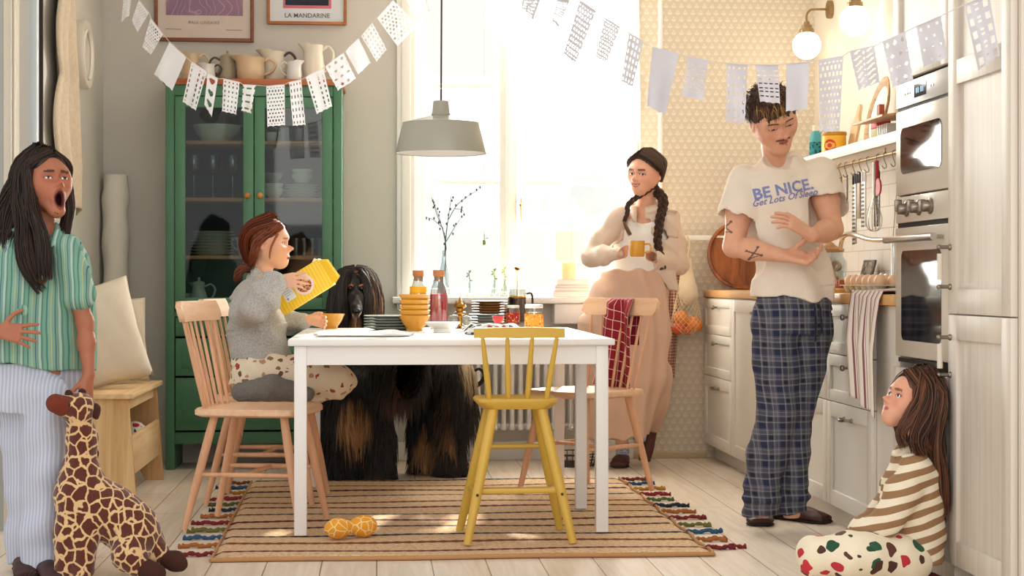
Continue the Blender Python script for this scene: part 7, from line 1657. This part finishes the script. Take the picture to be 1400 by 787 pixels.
b.plane(np.array((0, 0, .012)), (0, 0, -1)); b.wr(lambda P: -.0012*fbm(P, 190.))
def gir_mat():
    s = NT('giraffe_plush'); mp = s.coord(scale=(1, 1, .85)); v = s.n('ShaderNodeTexVoronoi', feature='DISTANCE_TO_EDGE', Scale=29., Randomness=.85); nz = s.n('ShaderNodeTexNoise', Scale=30.); s.l(mp, 0, nz, 'Vector')
    ad = s.n('ShaderNodeVectorMath', operation='MULTIPLY_ADD'); s.l(nz, 1, ad, 0); ad.inputs[1].default_value = (.02,)*3; s.l(mp, 0, ad, 2); s.l(ad, 0, v, 'Vector')
    r = s.ramp([(.06, 'dcb784'), (.095, '56200f')]); s.l(v, 0, r, 0); s.l(r, 0, s.b, 'Base Color'); s.b.inputs['Roughness'].default_value = .9; s.b.inputs['Sheen Weight'].default_value = .3
    f = s.n('ShaderNodeTexNoise', Scale=300.); s.l(mp, 0, f, 'Vector'); s.bump(f, 0, .6, .004); return s.m
lo, hi = bounds([G(70, 540, -.1), G(250, 790, .1)], .12); lo[2] = 0
gf, V, Q = sculpt('toy_giraffe', b, lo, hi, .004, gir_mat()); tag(gf, 'brown patched plush toy giraffe held by its head by the shouting girl', 'toy giraffe')
m_brn = mat('dark_brown_plush', '3f1c12', .95, bump=.6, bs=250)
def plush(name, pts, rad, par, m=m_brn):
    s = S(); s.poly(pts, rad, .02); s.wr(lambda P: -.001*fbm(P, 200.)); lo, hi = bounds(pts, max(rad)+.02); return sculpt(name, s, lo, hi, .004, m, par)[0]
plush('snout', [G(84, 554, -.085), G(76, 551, -.105)], [.033, .030], gf, mat('rust_plush', '6e2c1a', .95, bump=.6, bs=250))
plush('horn', [G(100, 548, -.06), G(94, 538, -.06)], [.010, .013], gf); plush('horn', [G(112, 548, -.01), G(112, 536, -.01)], [.010, .013], gf)
plush('ear', [G(118, 556, -.03), G(128, 560, -.02), G(132, 570, -.02)], [.010, .018, .008], gf)
plush('hoof', [G(228, 764, .01), G(240, 767, .01), G(247, 771, .0)], [.026, .030, .022], gf); plush('hoof', [G(200, 778, -.07), G(214, 783, -.08)], [.034, .030], gf)
bm = BM(); ball(bm, G(94, 553, -.10), .006, 10); obj('eye', bm, mat('black_bead', '0c0a0a', .1), gf, world=True)
plush('mane', [G(122, 580, .02), G(128, 620, .03), G(126, 655, .03)], [.010, .012, .010], gf)
# ============================================================ THE GIRL POURING CEREAL
Z = 7.12
H = Head(J(369, 333, Z), D(.985, .0, -.12), D(.02, 1, .02), .207, child=True, fem=True)
b = S(); nk = J(361, 388, Z+.0); H.build(b, mouth=.12, neck_to=nk, neck_r=.036)
shN, shF = J(342, 396, Z-.11), J(364, 394, Z+.12); elN, wrN = J(350, 420, Z-.32), J(376, 386, Z-.29); elF, wrF = J(388, 440, Z+.16), J(420, 437, Z+.08)
sd, fd = D(.12, 0, 1), D(.99, -.05, -.12)
b.loft([(J(354, 392, Z), sd, fd, .12, .05), (J(350, 430, Z), sd, fd, .10, .075), (J(350, 480, Z), sd, fd, .105, .085), (J(352, 515, Z), sd, fd, .12, .09)], .03)
b.poly([shN, elN, elN+(wrN-elN)*.5, wrN], [.036, .030, .028, .019], .02); b.poly([shF, elF, elF+(wrF-elF)*.5, wrF], [.036, .030, .028, .019], .02)
hand(b, wrN, D(.97, .12, .10), D(.10, -.35, .9), D(.1, .9, .3), .15, curl=(.22, .30, .36, .42), thumb=(.95, .2, .25), tcurl=.0)
hand(b, wrF, D(.9, -.1, -.2), D(.1, -.2, -.9), D(.0, .9, .2), .13, curl=(.6, .6, .6, .6))
b.poly([J(352, 515, Z-.08), J(418, 516, Z-.10), J(468, 522, Z-.10)], [.075, .062, .050], .02); b.poly([J(468, 524, Z-.09), J(430, 541, Z-.02), J(385, 545, Z-.0)], [.045, .036, .028], .02)
b.poly([J(352, 515, Z+.08), J(418, 516, Z+.10), J(462, 522, Z+.10)], [.075, .062, .050], .02); b.cone(J(395, 546, Z-.02), J(432, 548, Z-.08), .024, .020, .02)
def colr(V):
    c, put, xyz = H.color(V, 'e3b092', 'c06a5c', '9a6238', mouth=.12, blush='d98a70'); H.eyes(put, xyz, (0, 0), iris='5a4a38', closed=.2); return c
g2b = b; lo, hi = bounds([shN, shF, elN, elF, wrF, H.c, J(485, 545, Z)], .15)
g2_, V, Q = sculpt('person', b, lo, hi, .003, m_skin, None, colr)
tag(g2_, 'person with red-brown ponytail in a grey sweatshirt, kneeling on a chair and pouring cereal', 'person')
HC = ['5c2414', '7c3a1f', '94502c']
s = scalp(H, .01); s.ell(H.w(0, .45, -.14), np.array((.40, .36, .46))*H.s, H.R, .02, 's'); s.ell(H.w(0, .12, -.58), np.array((.5, .42, .42))*H.s, H.R, .02, 's')
for q in (-1, 1): s.ell(H.w(q*.40, .05, -.05), np.array((.10, .12, .16))*H.s, H.R, .01, 's')
s.wr(lambda P: .0012*np.sin((P @ H.R[:, 2])*330-(P @ H.R[:, 1])*260))
parts = [cap_geo(s, H.c-.19, H.c+.19, .003, HC, 120., 2.)]
tie = J(341, 366, Z+.0)
for k in range(16):
    a = -.9+k*.15; 
    parts.append(hair_lock([H.w(.05*math.cos(a)+.28*math.sin(a*.5+.6), .30-.25*abs(a), .32+.05*math.cos(a)), H.w(.385, -.0-.08*k/6, .18-.02*k), H.w(.36, -.22, .0-.02*k), tie], .016, .010, 70, HC, m=12, rad=.0018))
    if k % 2: parts.append(hair_lock([H.w(-.2, .2, .35), H.w(-.37, -.1, .1), H.w(-.2, -.42, -.05), tie], .03, .012, 60, HC, m=12, rad=.0018))
for q in (.40, .2, 0, -.2): parts.append(hair_lock([H.w(q*.6, .1, .50), H.w(q, -.30, .32), H.w(q*.8, -.48, .0), tie], .035, .014, 150, HC, m=14, rad=.0018))
parts.append(hair_lock([tie, J(333, 366, Z-.02), J(326, 374, Z-.02), J(324, 384, Z-.01)], .020, .016, 420, ['4a1e12', '6e3420', '8a4c2c'], m=12, rad=.0018, wave=1.))
parts.append(hair_lock([H.w(.30, .25, .2), H.w(.36, .12, -.1), H.w(.34, .08, -.35)], .005, .003, 20, ['b06a3c'], m=10, rad=.0012))
hair_obj('hair', parts, g2_)
b = S(); b.loft([(J(359, 380, Z), sd, fd, .075, .062), (J(356, 392, Z), sd, fd, .13, .072), (J(350, 415, Z), sd, fd, .15, .105), (J(350, 450, Z), sd, fd, .145, .12), (J(356, 480, Z), sd, fd, .145, .118), (J(358, 492, Z), sd, fd, .15, .12)], .035)
b.ell(J(364, 375, Z), (.052, .06, .04), None, .01, 's')
b.poly([shN+D(-.01, -.025, 0), J(336, 424, Z-.22), elN], [.052, .060, .060], .04); b.poly([elN, elN+(wrN-elN)*.45, elN+(wrN-elN)*.88], [.060, .063, .058], .02); b.poly([shF, elF, elF+(wrF-elF)*.8], [.058, .056, .038], .03)
b.cone(shN, shN+(elN-shN)*.5, .047, .047, .02); guard(b, g2b, .010, J(352, 440, Z), (.15, .17, .22)); b.plane(J(356, 488, Z), D(.05, -1, 0)); ax_ = nrm(wrN-elN); 
b.wr(lambda P: -.005*np.sin(P[..., 2]*52+3*np.sin(P[..., 0]*14)+P[..., 1]*10)-.005*fbm(P, 18.))
lo, hi = bounds([shN, shF, elN, elF, wrN, wrF, J(350, 492, Z)], .14)
def heather():
    s = NT('grey_heather_fleece'); mp = s.coord(); n = s.n('ShaderNodeTexNoise', Scale=160., Detail=3.); s.l(mp, 0, n, 'Vector'); r = s.ramp([(.3, '9c9a98'), (.7, 'c2c0bc')]); s.l(n, 0, r, 0); s.l(r, 0, s.b, 'Base Color'); s.b.inputs['Roughness'].default_value = .95; s.bump(n, 0, .3, .003); return s.m
sculpt('sweatshirt', b, lo, hi, .004, heather(), g2_)
b = S(); b.loft([(J(354, 478, Z), sd, fd, .125, .10), (J(352, 500, Z), sd, fd, .15, .11), (J(354, 520, Z), sd, fd, .16, .12)], .03)
b.poly([J(360, 510, Z-.09), J(418, 512, Z-.11), J(462, 520, Z-.11)], [.085, .076, .066], .03); b.poly([J(462, 526, Z-.10), J(436, 533, Z-.06)], [.058, .046], .02)
b.poly([J(360, 510, Z+.09), J(418, 512, Z+.11), J(455, 522, Z+.11)], [.085, .074, .064], .03); guard(b, g2b, .010, J(390, 515, Z), (.32, .4, .11)); b.plane(J(350, 482, Z), D(0, 1, 0)); b.plane(J(350, 547, Z), D(0, -1, 0))
b.wr(lambda P: -.004*fbm(P, 26.)-.003*np.sin(P[..., 0]*70+P[..., 2]*40))
lo, hi = bounds([J(310, 548, Z), J(490, 480, Z)], .22)
sculpt('pyjama_trousers', b, lo, hi, .004, blob_mat('popcorn_print', 'e6d8c0', ['a8423a', '8a6a50', 'e6d8c0', 'b88a78', '6e4a3c', 'e6d8c0'], 30, .36, wv=2.), g2_)
b = S(); b.poly([J(330, 536, Z-.17), J(372, 530, Z-.19), J(418, 538, Z-.17)], [.040, .052, .036], .02); b.wr(lambda P: -.003*fbm(P, 90.)); lo, hi = bounds([J(320, 530, Z-.17), J(425, 540, Z-.17)], .08)
sculpt('wool_sock', b, lo, hi, .004, mat('charcoal_wool', '77736e', .95, var=.35, vs=120, bump=.8, bs=200), g2_)
# cereal box
Zb = 6.925; fc_ = [J(372, 393, Zb), J(388, 431, Zb), J(456, 389, Zb-.02), J(440, 357, Zb-.02)]      # bottom-left.. round the front face
ex = nrm(fc_[2]-fc_[1]); ey = fc_[0]-fc_[1]; ey = nrm(ey-ex*np.dot(ey, ex)); ez = np.cross(ex, ey); Wd, Ht, Dp = np.linalg.norm(fc_[2]-fc_[1]), np.linalg.norm(fc_[0]-fc_[1]), .055
if np.dot(ez, D(0, 0, 1)) > 0: ez = -ez
Mb = Matrix(((ex[0], ey[0], ez[0], fc_[1][0]), (ex[1], ey[1], ez[1], fc_[1][1]), (ex[2], ey[2], ez[2], fc_[1][2]), (0, 0, 0, 1)))
cb_ = thing('cereal_box', 'yellow cereal box tipped over the mustard bowl by the seated girl', 'cereal box', tuple(fc_[1]))
bm = BM(); box(bm, 0, Wd, 0, Ht, -Dp, 0, .0015, M=Mb); bmesh.ops.delete(bm, geom=[], context='FACES')
def ybox():
    s = NT('yellow_carton'); mp = s.coord(rot=(0, .5, 0), scale=(22, 22, 22)); w_ = s.n('ShaderNodeTexWave', Scale=1., wave_type='BANDS'); w_.inputs['Distortion'].default_value = .3; s.l(mp, 0, w_, 'Vector'); c = s.ramp([(.4, 'f0c01c'), (.6, 'f6cf3c')]); s.l(w_, 0, c, 0); s.l(c, 0, s.b, 'Base Color'); s.b.inputs['Roughness'].default_value = .5; return s.m
obj('carton', bm, ybox(), cb_, world=True)
def boxpart(name, m, fn, z=.0008):
    bm = BM(); fn(bm, z); bmesh.ops.transform(bm, matrix=Mb, verts=bm.verts[:]); return obj(name, bm, m, cb_, world=True)
cx_, cy_ = Wd*.57, Ht*.52
boxpart('bowl_picture', mat('pale_pink_print', 'f0dcd6', .6), lambda bm, z: lathe(bm, [(0, z), (.042, z), (.042, z+.0005), (0, z+.0006)], 36, loc=(cx_, cy_, 0)))
boxpart('cereal_picture', blob_mat('muesli_print', 'd9a878', ['7a2c2c', 'c8743c', '3c2420', 'e8d0a8', 'a83c34', 'b8845a'], 130, .6, wv=1.), lambda bm, z: lathe(bm, [(0, z+.0008), (.032, z+.0008), (.032, z+.0012), (0, z+.0013)], 30, loc=(cx_, cy_, 0)))
boxpart('text_label', mat('pale_grey_label', 'dfe3e6', .6), lambda bm, z: box(bm, Wd*.17, Wd*.36, Ht*.30, Ht*.78, z, z+.0006))
boxpart('label_lines', mat('grey_blue_print', '8d96a8', .6), lambda bm, z: [box(bm, Wd*.19, Wd*.19+Wd*w_, Ht*(.70-.075*k), Ht*(.715-.075*k), z+.0007, z+.0010) for k, w_ in enumerate((.14, .12, .14, .10))]+[box(bm, Wd*.19, Wd*.225, Ht*.34, Ht*.42, z+.0007, z+.001)])
boxpart('side_panel', mat('off_white_panel', 'e3ddd3', .6), lambda bm, z: box(bm, -.0012, -.0004, Ht*.06, Ht*.94, -Dp*.82, -Dp*.2))
boxpart('open_flap', MATS['yellow_carton'] if 'yellow_carton' in MATS else mat('yellow_flap', 'eebf20', .5), lambda bm, z: (prism(bm, [(Wd, .004, 0), (Wd+.035, .012, .012), (Wd+.03, Ht*.8, .010), (Wd, Ht-.004, 0)], (0, 0, -.001)), prism(bm, [(Wd, .004, -Dp), (Wd+.03, .02, -Dp-.01), (Wd+.025, Ht*.85, -Dp-.008), (Wd, Ht-.004, -Dp)], (0, 0, .001))))
boxpart('inner_bag', mat('white_bag', 'f4f3f0', .5), lambda bm, z: prism(bm, [(Wd*.86, Ht, -Dp*.3), (Wd*.93, Ht+.012, -Dp*.4), (Wd*1.02, Ht*.9, -Dp*.4), (Wd, Ht*.3, -Dp*.4)], (0, 0, -.01)))
# ============================================================ THE SMALL GIRL ON THE FLOOR
Z = 5.20
H = Head(J(1245, 549, Z), D(-.90, .36, -.28), D(.34, .93, .05), .190, child=True, fem=True)
b = S(); nk = J(1248, 610, Z+.01); H.build(b, neck_to=nk, neck_r=.032)
shN, shF = J(1250, 640, Z-.09), J(1243, 636, Z+.10); elN, wrN = J(1214, 712, Z-.13), J(1158, 737, Z-.08); elF, wrF = J(1205, 705, Z+.14), J(1160, 735, Z+.10)
sd, fd = D(-.1, 0, 1), D(-.97, .15, -.1)
b.loft([(J(1248, 625, Z), sd, fd, .085, .045), (J(1247, 690, Z), sd, fd, .08, .07), (J(1245, 765, Z), sd, fd, .09, .08)], .03)
for a_, c_, d_ in ((shN, elN, wrN), (shF, elF, wrF)): b.poly([a_, c_, c_+(d_-c_)*.5, d_], [.030, .026, .025, .017], .02)
hand(b, wrN, D(-.9, -.22, .1), D(.0, -1, .1), D(.1, .1, .9), .11, curl=(.25, .3, .3, .35)); hand(b, wrF, D(-.9, -.22, -.1), D(.0, -1, .1), D(.1, .1, -.9), .11, curl=(.25, .3, .3, .35))
b.poly([J(1240, 765, Z-.08), J(1170, 758, Z-.16), J(1118, 762, Z-.14)], [.055, .045, .038], .02); b.poly([J(1240, 765, Z+.08), J(1170, 755, Z+.14), J(1122, 760, Z+.12)], [.055, .045, .038], .02)
def colr(V):
    c, put, xyz = H.color(V, 'dca286', 'bf6c62', '6b4a34', blush='cf7a66'); H.eyes(put, xyz, (0, 0), closed=.2); return c
g3b = b; lo, hi = bounds([shN, shF, H.c, J(1105, 780, Z), J(1250, 780, Z)], .16); lo[2] = .01
g3_, V, Q = sculpt('person', b, lo, hi, .003, m_skin, None, colr)
tag(g3_, 'person, a small child with long brown hair and striped jumper, sitting against the tall cabinet', 'person')
HC = ['2a1712', '4a2a1c', '6b4028', '7c5034']
s = scalp(H, .01); s.ell(H.w(0, .46, -.14), np.array((.36, .36, .50))*H.s, H.R, .02, 's'); s.ell(H.w(0, .2, -.66), np.array((.5, .42, .42))*H.s, H.R, .02, 's'); s.wr(lambda P: .0012*np.sin((P @ H.R[:, 1])*300))
parts = [cap_geo(s, H.c-.18, H.c+.18, .003, HC[:3], 110., 3.)]
T_ = H.w(0, -.02, .50)
for sg_ in (1, -1):          # near side is the girl's left
    q = -1 if np.dot(H.w(-.3, 0, 0)-H.c, D(0, 0, -1)) > 0 else 1
    q *= sg_
    for path, r0, r1, n in (([T_, H.w(q*.30, .12, .28), H.w(q*.38, .10, -.05), J(1232, 590, Z-.08*sg_), J(1240, 612, Z-.09*sg_)], .020, .018, 260),
            ([T_, H.w(q*.32, -.05, .28), H.w(q*.42, -.08, -.1), J(1255, 600, Z-.09*sg_), J(1262, 622, Z-.09*sg_)], .032, .03, 420),
            ([T_, H.w(q*.26, -.28, .3), H.w(q*.36, -.32, -.1), J(1276, 610, Z-.06*sg_), J(1285, 650, Z-.06*sg_), J(1290, 705, Z-.05*sg_)], .038, .024, 420)):
        parts.append(hair_lock(path, r0, r1, n, HC, m=16, rad=.0019, wave=.6))
parts.append(hair_lock([T_, H.w(0, -.42, .25), H.w(0, -.5, -.1), J(1286, 620, Z), J(1290, 670, Z), J(1291, 715, Z)], .045, .028, 520, HC[:2]+['3a2018'], m=16, rad=.002, wave=.6))
parts += comb_locks(H, HC, None, cnt=110, part=.0, low=-.3, rad=.0019)
for v_, q_, c_ in parts[1:]: 
    v_[:, 0] = np.minimum(v_[:, 0], KX-.03)
hair_obj('hair', parts, g3_)
b = S(); b.loft([(J(1247, 606, Z), sd, fd, .045, .045), (J(1248, 622, Z), sd, fd, .09, .055), (J(1248, 645, Z), sd, fd, .115, .080), (J(1246, 690, Z), sd, fd, .115, .098), (J(1243, 740, Z), sd, fd, .125, .105), (J(1240, 785, Z), sd, fd, .13, .105)], .03)
for a_, c_, d_ in ((shN, elN, wrN), (shF, elF, wrF)): b.poly([a_, (a_+c_)/2, c_], [.045, .047, .044], .03); b.poly([c_, c_+(d_-c_)*.5, c_+(d_-c_)*.86], [.044, .038, .028], .02)
b.poly([J(1236, 603, Z-.03), J(1226, 618, Z-.03)], [.014, .012], .01); b.plane(J(1240, 768, Z), D(.15, -1, 0)); b.ell(J(1243, 596, Z), (.042, .045, .035), None, .01, 's')
b.wr(lambda P: -.004*fbm(P, 28.)-.003*np.sin(P[..., 2]*70+P[..., 0]*30))
lo, hi = bounds([shN, shF, wrN, wrF, J(1245, 770, Z), J(1245, 600, Z)], .15)
sculpt('striped_jumper', b, lo, hi, .004, stripes('brown_cream_stripes', '94704e', [(.5, 'e8dcc4')], .040, tuple(D(-.25, .95, 0)), .015), g3_)
b = S(); b.poly([J(1240, 765, Z-.08), J(1170, 758, Z-.17), J(1116, 757, Z-.15)], [.078, .066, .056], .03); b.poly([J(1240, 765, Z+.08), J(1170, 754, Z+.15), J(1120, 757, Z+.13)], [.075, .062, .052], .03); b.poly([J(1116, 764, Z-.14), J(1170, 778, Z-.05), J(1215, 784, Z)], [.05, .045, .04], .03)
b.plane(np.array((0, 0, .008)), (0, 0, -1)); b.plane(J(1262, 760, Z), D(1, 0, 0)); b.wr(lambda P: -.004*fbm(P, 22.)-.003*np.sin(P[..., 0]*60))
lo, hi = bounds([J(1100, 785, Z), J(1262, 745, Z)], .24); lo[2] = 0
sculpt('pyjama_trousers', b, lo, hi, .004, blob_mat('clover_print', 'e8dcc2', ['1f4a30', 'b82c3a', '4a2c22', '24563a', '5a3426', 'c4303c'], 19, .38, wv=1.6), g3_)
f_ = J(1272, 770, Z-.02); z0 = np.array((f_[0], f_[1], 0)); slipper('shoe', z0+D(-.05, 0, 0), z0+D(.06, 0, -.04), .034, mat('maroon_slipper', '5a2422', .7), g3_)
# ============================================================ THE AFGHAN HOUND
Z = 8.07
b = S(); G = lambda px, py, dz=0.: J(px, py, Z+dz)
b.poly([G(486, 392, .0), G(487, 408, -.09), G(487, 424, -.18)], [.052, .034, .024], .02); b.ell(G(486, 386, .03), (.062, .075, .062), None, .02)
b.cone(G(487, 430, -.12), G(487, 434, -.19), .018, .014, .01)
b.poly([G(487, 400, .05), G(488, 450, .10), G(492, 490, .10)], [.058, .075, .10], .04)
b.loft([(G(492, 495, .05), D(1, 0, .3), D(0, 1, 0), .11, .16), (G(545, 498, .16), D(.3, 0, 1), D(0, 1, 0), .12, .145), (G(600, 500, .22), D(.2, 0, 1), D(0, 1, 0), .12, .14), (G(622, 505, .22), D(.2, 0, 1), D(0, 1, 0), .11, .13)], .06)
for pts, r in (([(468, 520, -.02), (462, 590, -.04), (462, 655, -.04)], (.085, .078, .080)), ([(505, 520, .0), (512, 590, -.0), (514, 655, -.02)], (.085, .078, .080)), ([(615, 510, .12), (622, 560, .12), (612, 600, .18), (618, 645, .15)], (.11, .09, .06, .07)), ([(590, 520, .26), (585, 580, .26), (582, 640, .28)], (.10, .08, .07))): b.poly([G(*p) for p in pts], list(r), .04)
b.wr(lambda P: -.006*np.sin(P[..., 0]*120+3*np.sin(P[..., 2]*6))*np.sin(P[..., 1]*110+2)*.8)
BLK, TAN, BRN, CRM = L3('16100e'), L3('d6a470'), L3('553626'), L3('e0c29a')
def dogcol(V):
    # landmarks on the coat itself: tan on the forelegs' front, the hind legs and the brisket
    x = V[:, 0]; z = V[:, 2]; out = np.broadcast_to(BLK, V.shape).copy(); n = .5+.5*fbm(V*np.array((1, 1, .25)), 50.)
    def patch(p, rx, rz, c, a=1.):
        p = G(*p); d = ((V-p) @ D(1, 0, 0)/rx)**2+((V[:, 2]-p[2])/rz)**2; m_ = np.clip(1.35-d-.5*n, 0, 1)[:, None]*a; out[:] = out*(1-m_)+c*m_
    patch((487, 575), .085, .12, TAN, .95); patch((515, 650), .05, .045, BRN); patch((580, 618), .07, .12, TAN, .9); patch((612, 600), .04, .08, TAN, .5); patch((640, 500), .05, .12, CRM, .6); patch((545, 530), .08, .06, BRN, .7); patch((608, 560), .06, .10, BRN, .6); patch((487, 445), .03, .06, TAN, .6)
    return out*(.8+.4*n[:, None])
lo, hi = bounds([G(430, 665, -.2), G(650, 365, .4)], .12); lo[2] = .01
dog, V, Q = sculpt('dog', b, lo, hi, .005, vcol('dog_skin', .6), None, dogcol)
tag(dog, 'black and tan long-haired hound standing behind the table with its head above the tabletop', 'dog')
# coat
me = dog.data; nv = len(me.vertices); nor = np.zeros(nv*3, f4); me.vertices.foreach_get('normal', nor); nor = nor.reshape(-1, 3)
hd_ = G(486, 395); dist = np.linalg.norm((V-hd_)*np.array((1, .8, 1)), axis=1); body = np.where(V[:, 2] < G(0, 436)[2])[0]
def coat(idx, n, L, m, down, rad):
    i = RNG.choice(idx, n); P = V[i]; d = nor[i]*.55+np.array((0, 0, -down))+RNG.normal(size=(n, 3))*.10; d /= np.linalg.norm(d, axis=1, keepdims=True); LL = L*RNG.uniform(.5, 1.25, (n, 1))/m; pts = [P-nor[i]*.004]; p = P.copy()
    for j in range(m-1): p = p+d*LL; d = d+np.array((0, 0, -.30)); d /= np.linalg.norm(d, axis=1, keepdims=True); p[:, 2] = np.maximum(p[:, 2], .004); pts.append(p.copy())
    c = dogcol(P)*RNG.uniform(.7, 1.5, (n, 1)); t = np.linspace(0, 1, m); return strands_geo(np.stack(pts, 1), (rad*(1-.75*t**2))[None], np.broadcast_to(c[:, None], (n, m, 3)))
parts = [coat(body, 9000, .13, 8, 1.1, .0022)]
low = body[V[body, 2] < .25]; parts.append(coat(low, 2500, .07, 6, 1.0, .0022))
ob = [] 
DC = ['120d0c', '1c1513', '2a1e1a']
for sg_ in (-1, 1):
    x0 = 486+sg_*7
    parts.append(hair_lock([G(486, 372, .0), G(486+sg_*16, 376, -.01), G(486+sg_*24, 398, -.03), G(486+sg_*26, 425, -.04), G(486+sg_*27, 455, -.03)], .030, .034, 620, DC+(['6e4a34', 'b08a68'] if sg_ > 0 else []), m=16, rad=.002, wave=.3))
    parts.append(hair_lock([G(486, 371, .0), G(486+sg_*10, 372, -.03), G(486+sg_*17, 395, -.07), G(486+sg_*18, 430, -.08), G(486+sg_*18, 455, -.06)], .018, .026, 420, DC, m=16, rad=.0019, wave=.3))
    parts.append(hair_lock([G(486, 371, .06), G(486+sg_*20, 378, .06), G(486+sg_*30, 410, .04), G(486+sg_*31, 450, .03)], .034, .03, 420, DC, m=16, rad=.002, wave=.3))
parts.append(hair_lock([G(514, 380, .06), G(520, 405, .03), G(520, 432, .0)], .008, .012, 160, ['b5764c', 'd9a87c', '8a5434'], m=12, rad=.0016))
hair_obj('silky_coat', parts, dog, vcol('dog_coat', .38, spec=.6))
bm = BM(); ball(bm, G(487, 424, -.205), .017, 14, sc=(1.1, .8, .8)); obj('nose', bm, mat('black_nose', '0b0909', .25), dog, world=True, smooth=180)
bm = BM()
for q in (-1, 1): ball(bm, G(487+q*7.5, 394, -.075), .010, 12)
obj('eyes', bm, mat('dark_dog_eye', '1a0f0a', .05), dog, world=True, smooth=180)
bm = BM()
for q in (-1, 1): tube(bm, smooth_path([G(487+q*4, 391, -.085), G(487+q*8, 389, -.075), G(487+q*11, 392, -.06)], 3), .004, 6)
obj('brow_marks', bm, mat('tan_brow', '9a5c40', .8), dog, world=True, smooth=60)
bm = BM(); tube(bm, smooth_path([G(481, 424, -.16), G(483, 431, -.185), G(488, 433, -.19), G(493, 428, -.18), G(494, 421, -.15)], 4), .0035, 6); obj('muzzle_rim', bm, mat('cream_muzzle', 'b9a48c', .8), dog, world=True, smooth=60)
parts = []; P = [G(636, 520, .16), G(648, 527, .15), G(658, 522, .14), G(662, 512, .13), G(655, 504, .13), G(646, 509, .13)]
bm = BM(); tube(bm, smooth_path(P, 6), [.014-.008*i/30 for i in range(31)], 8); obj('curled_tail', bm, mat('black_tail', '100c0b', .7), dog, world=True, smooth=60)
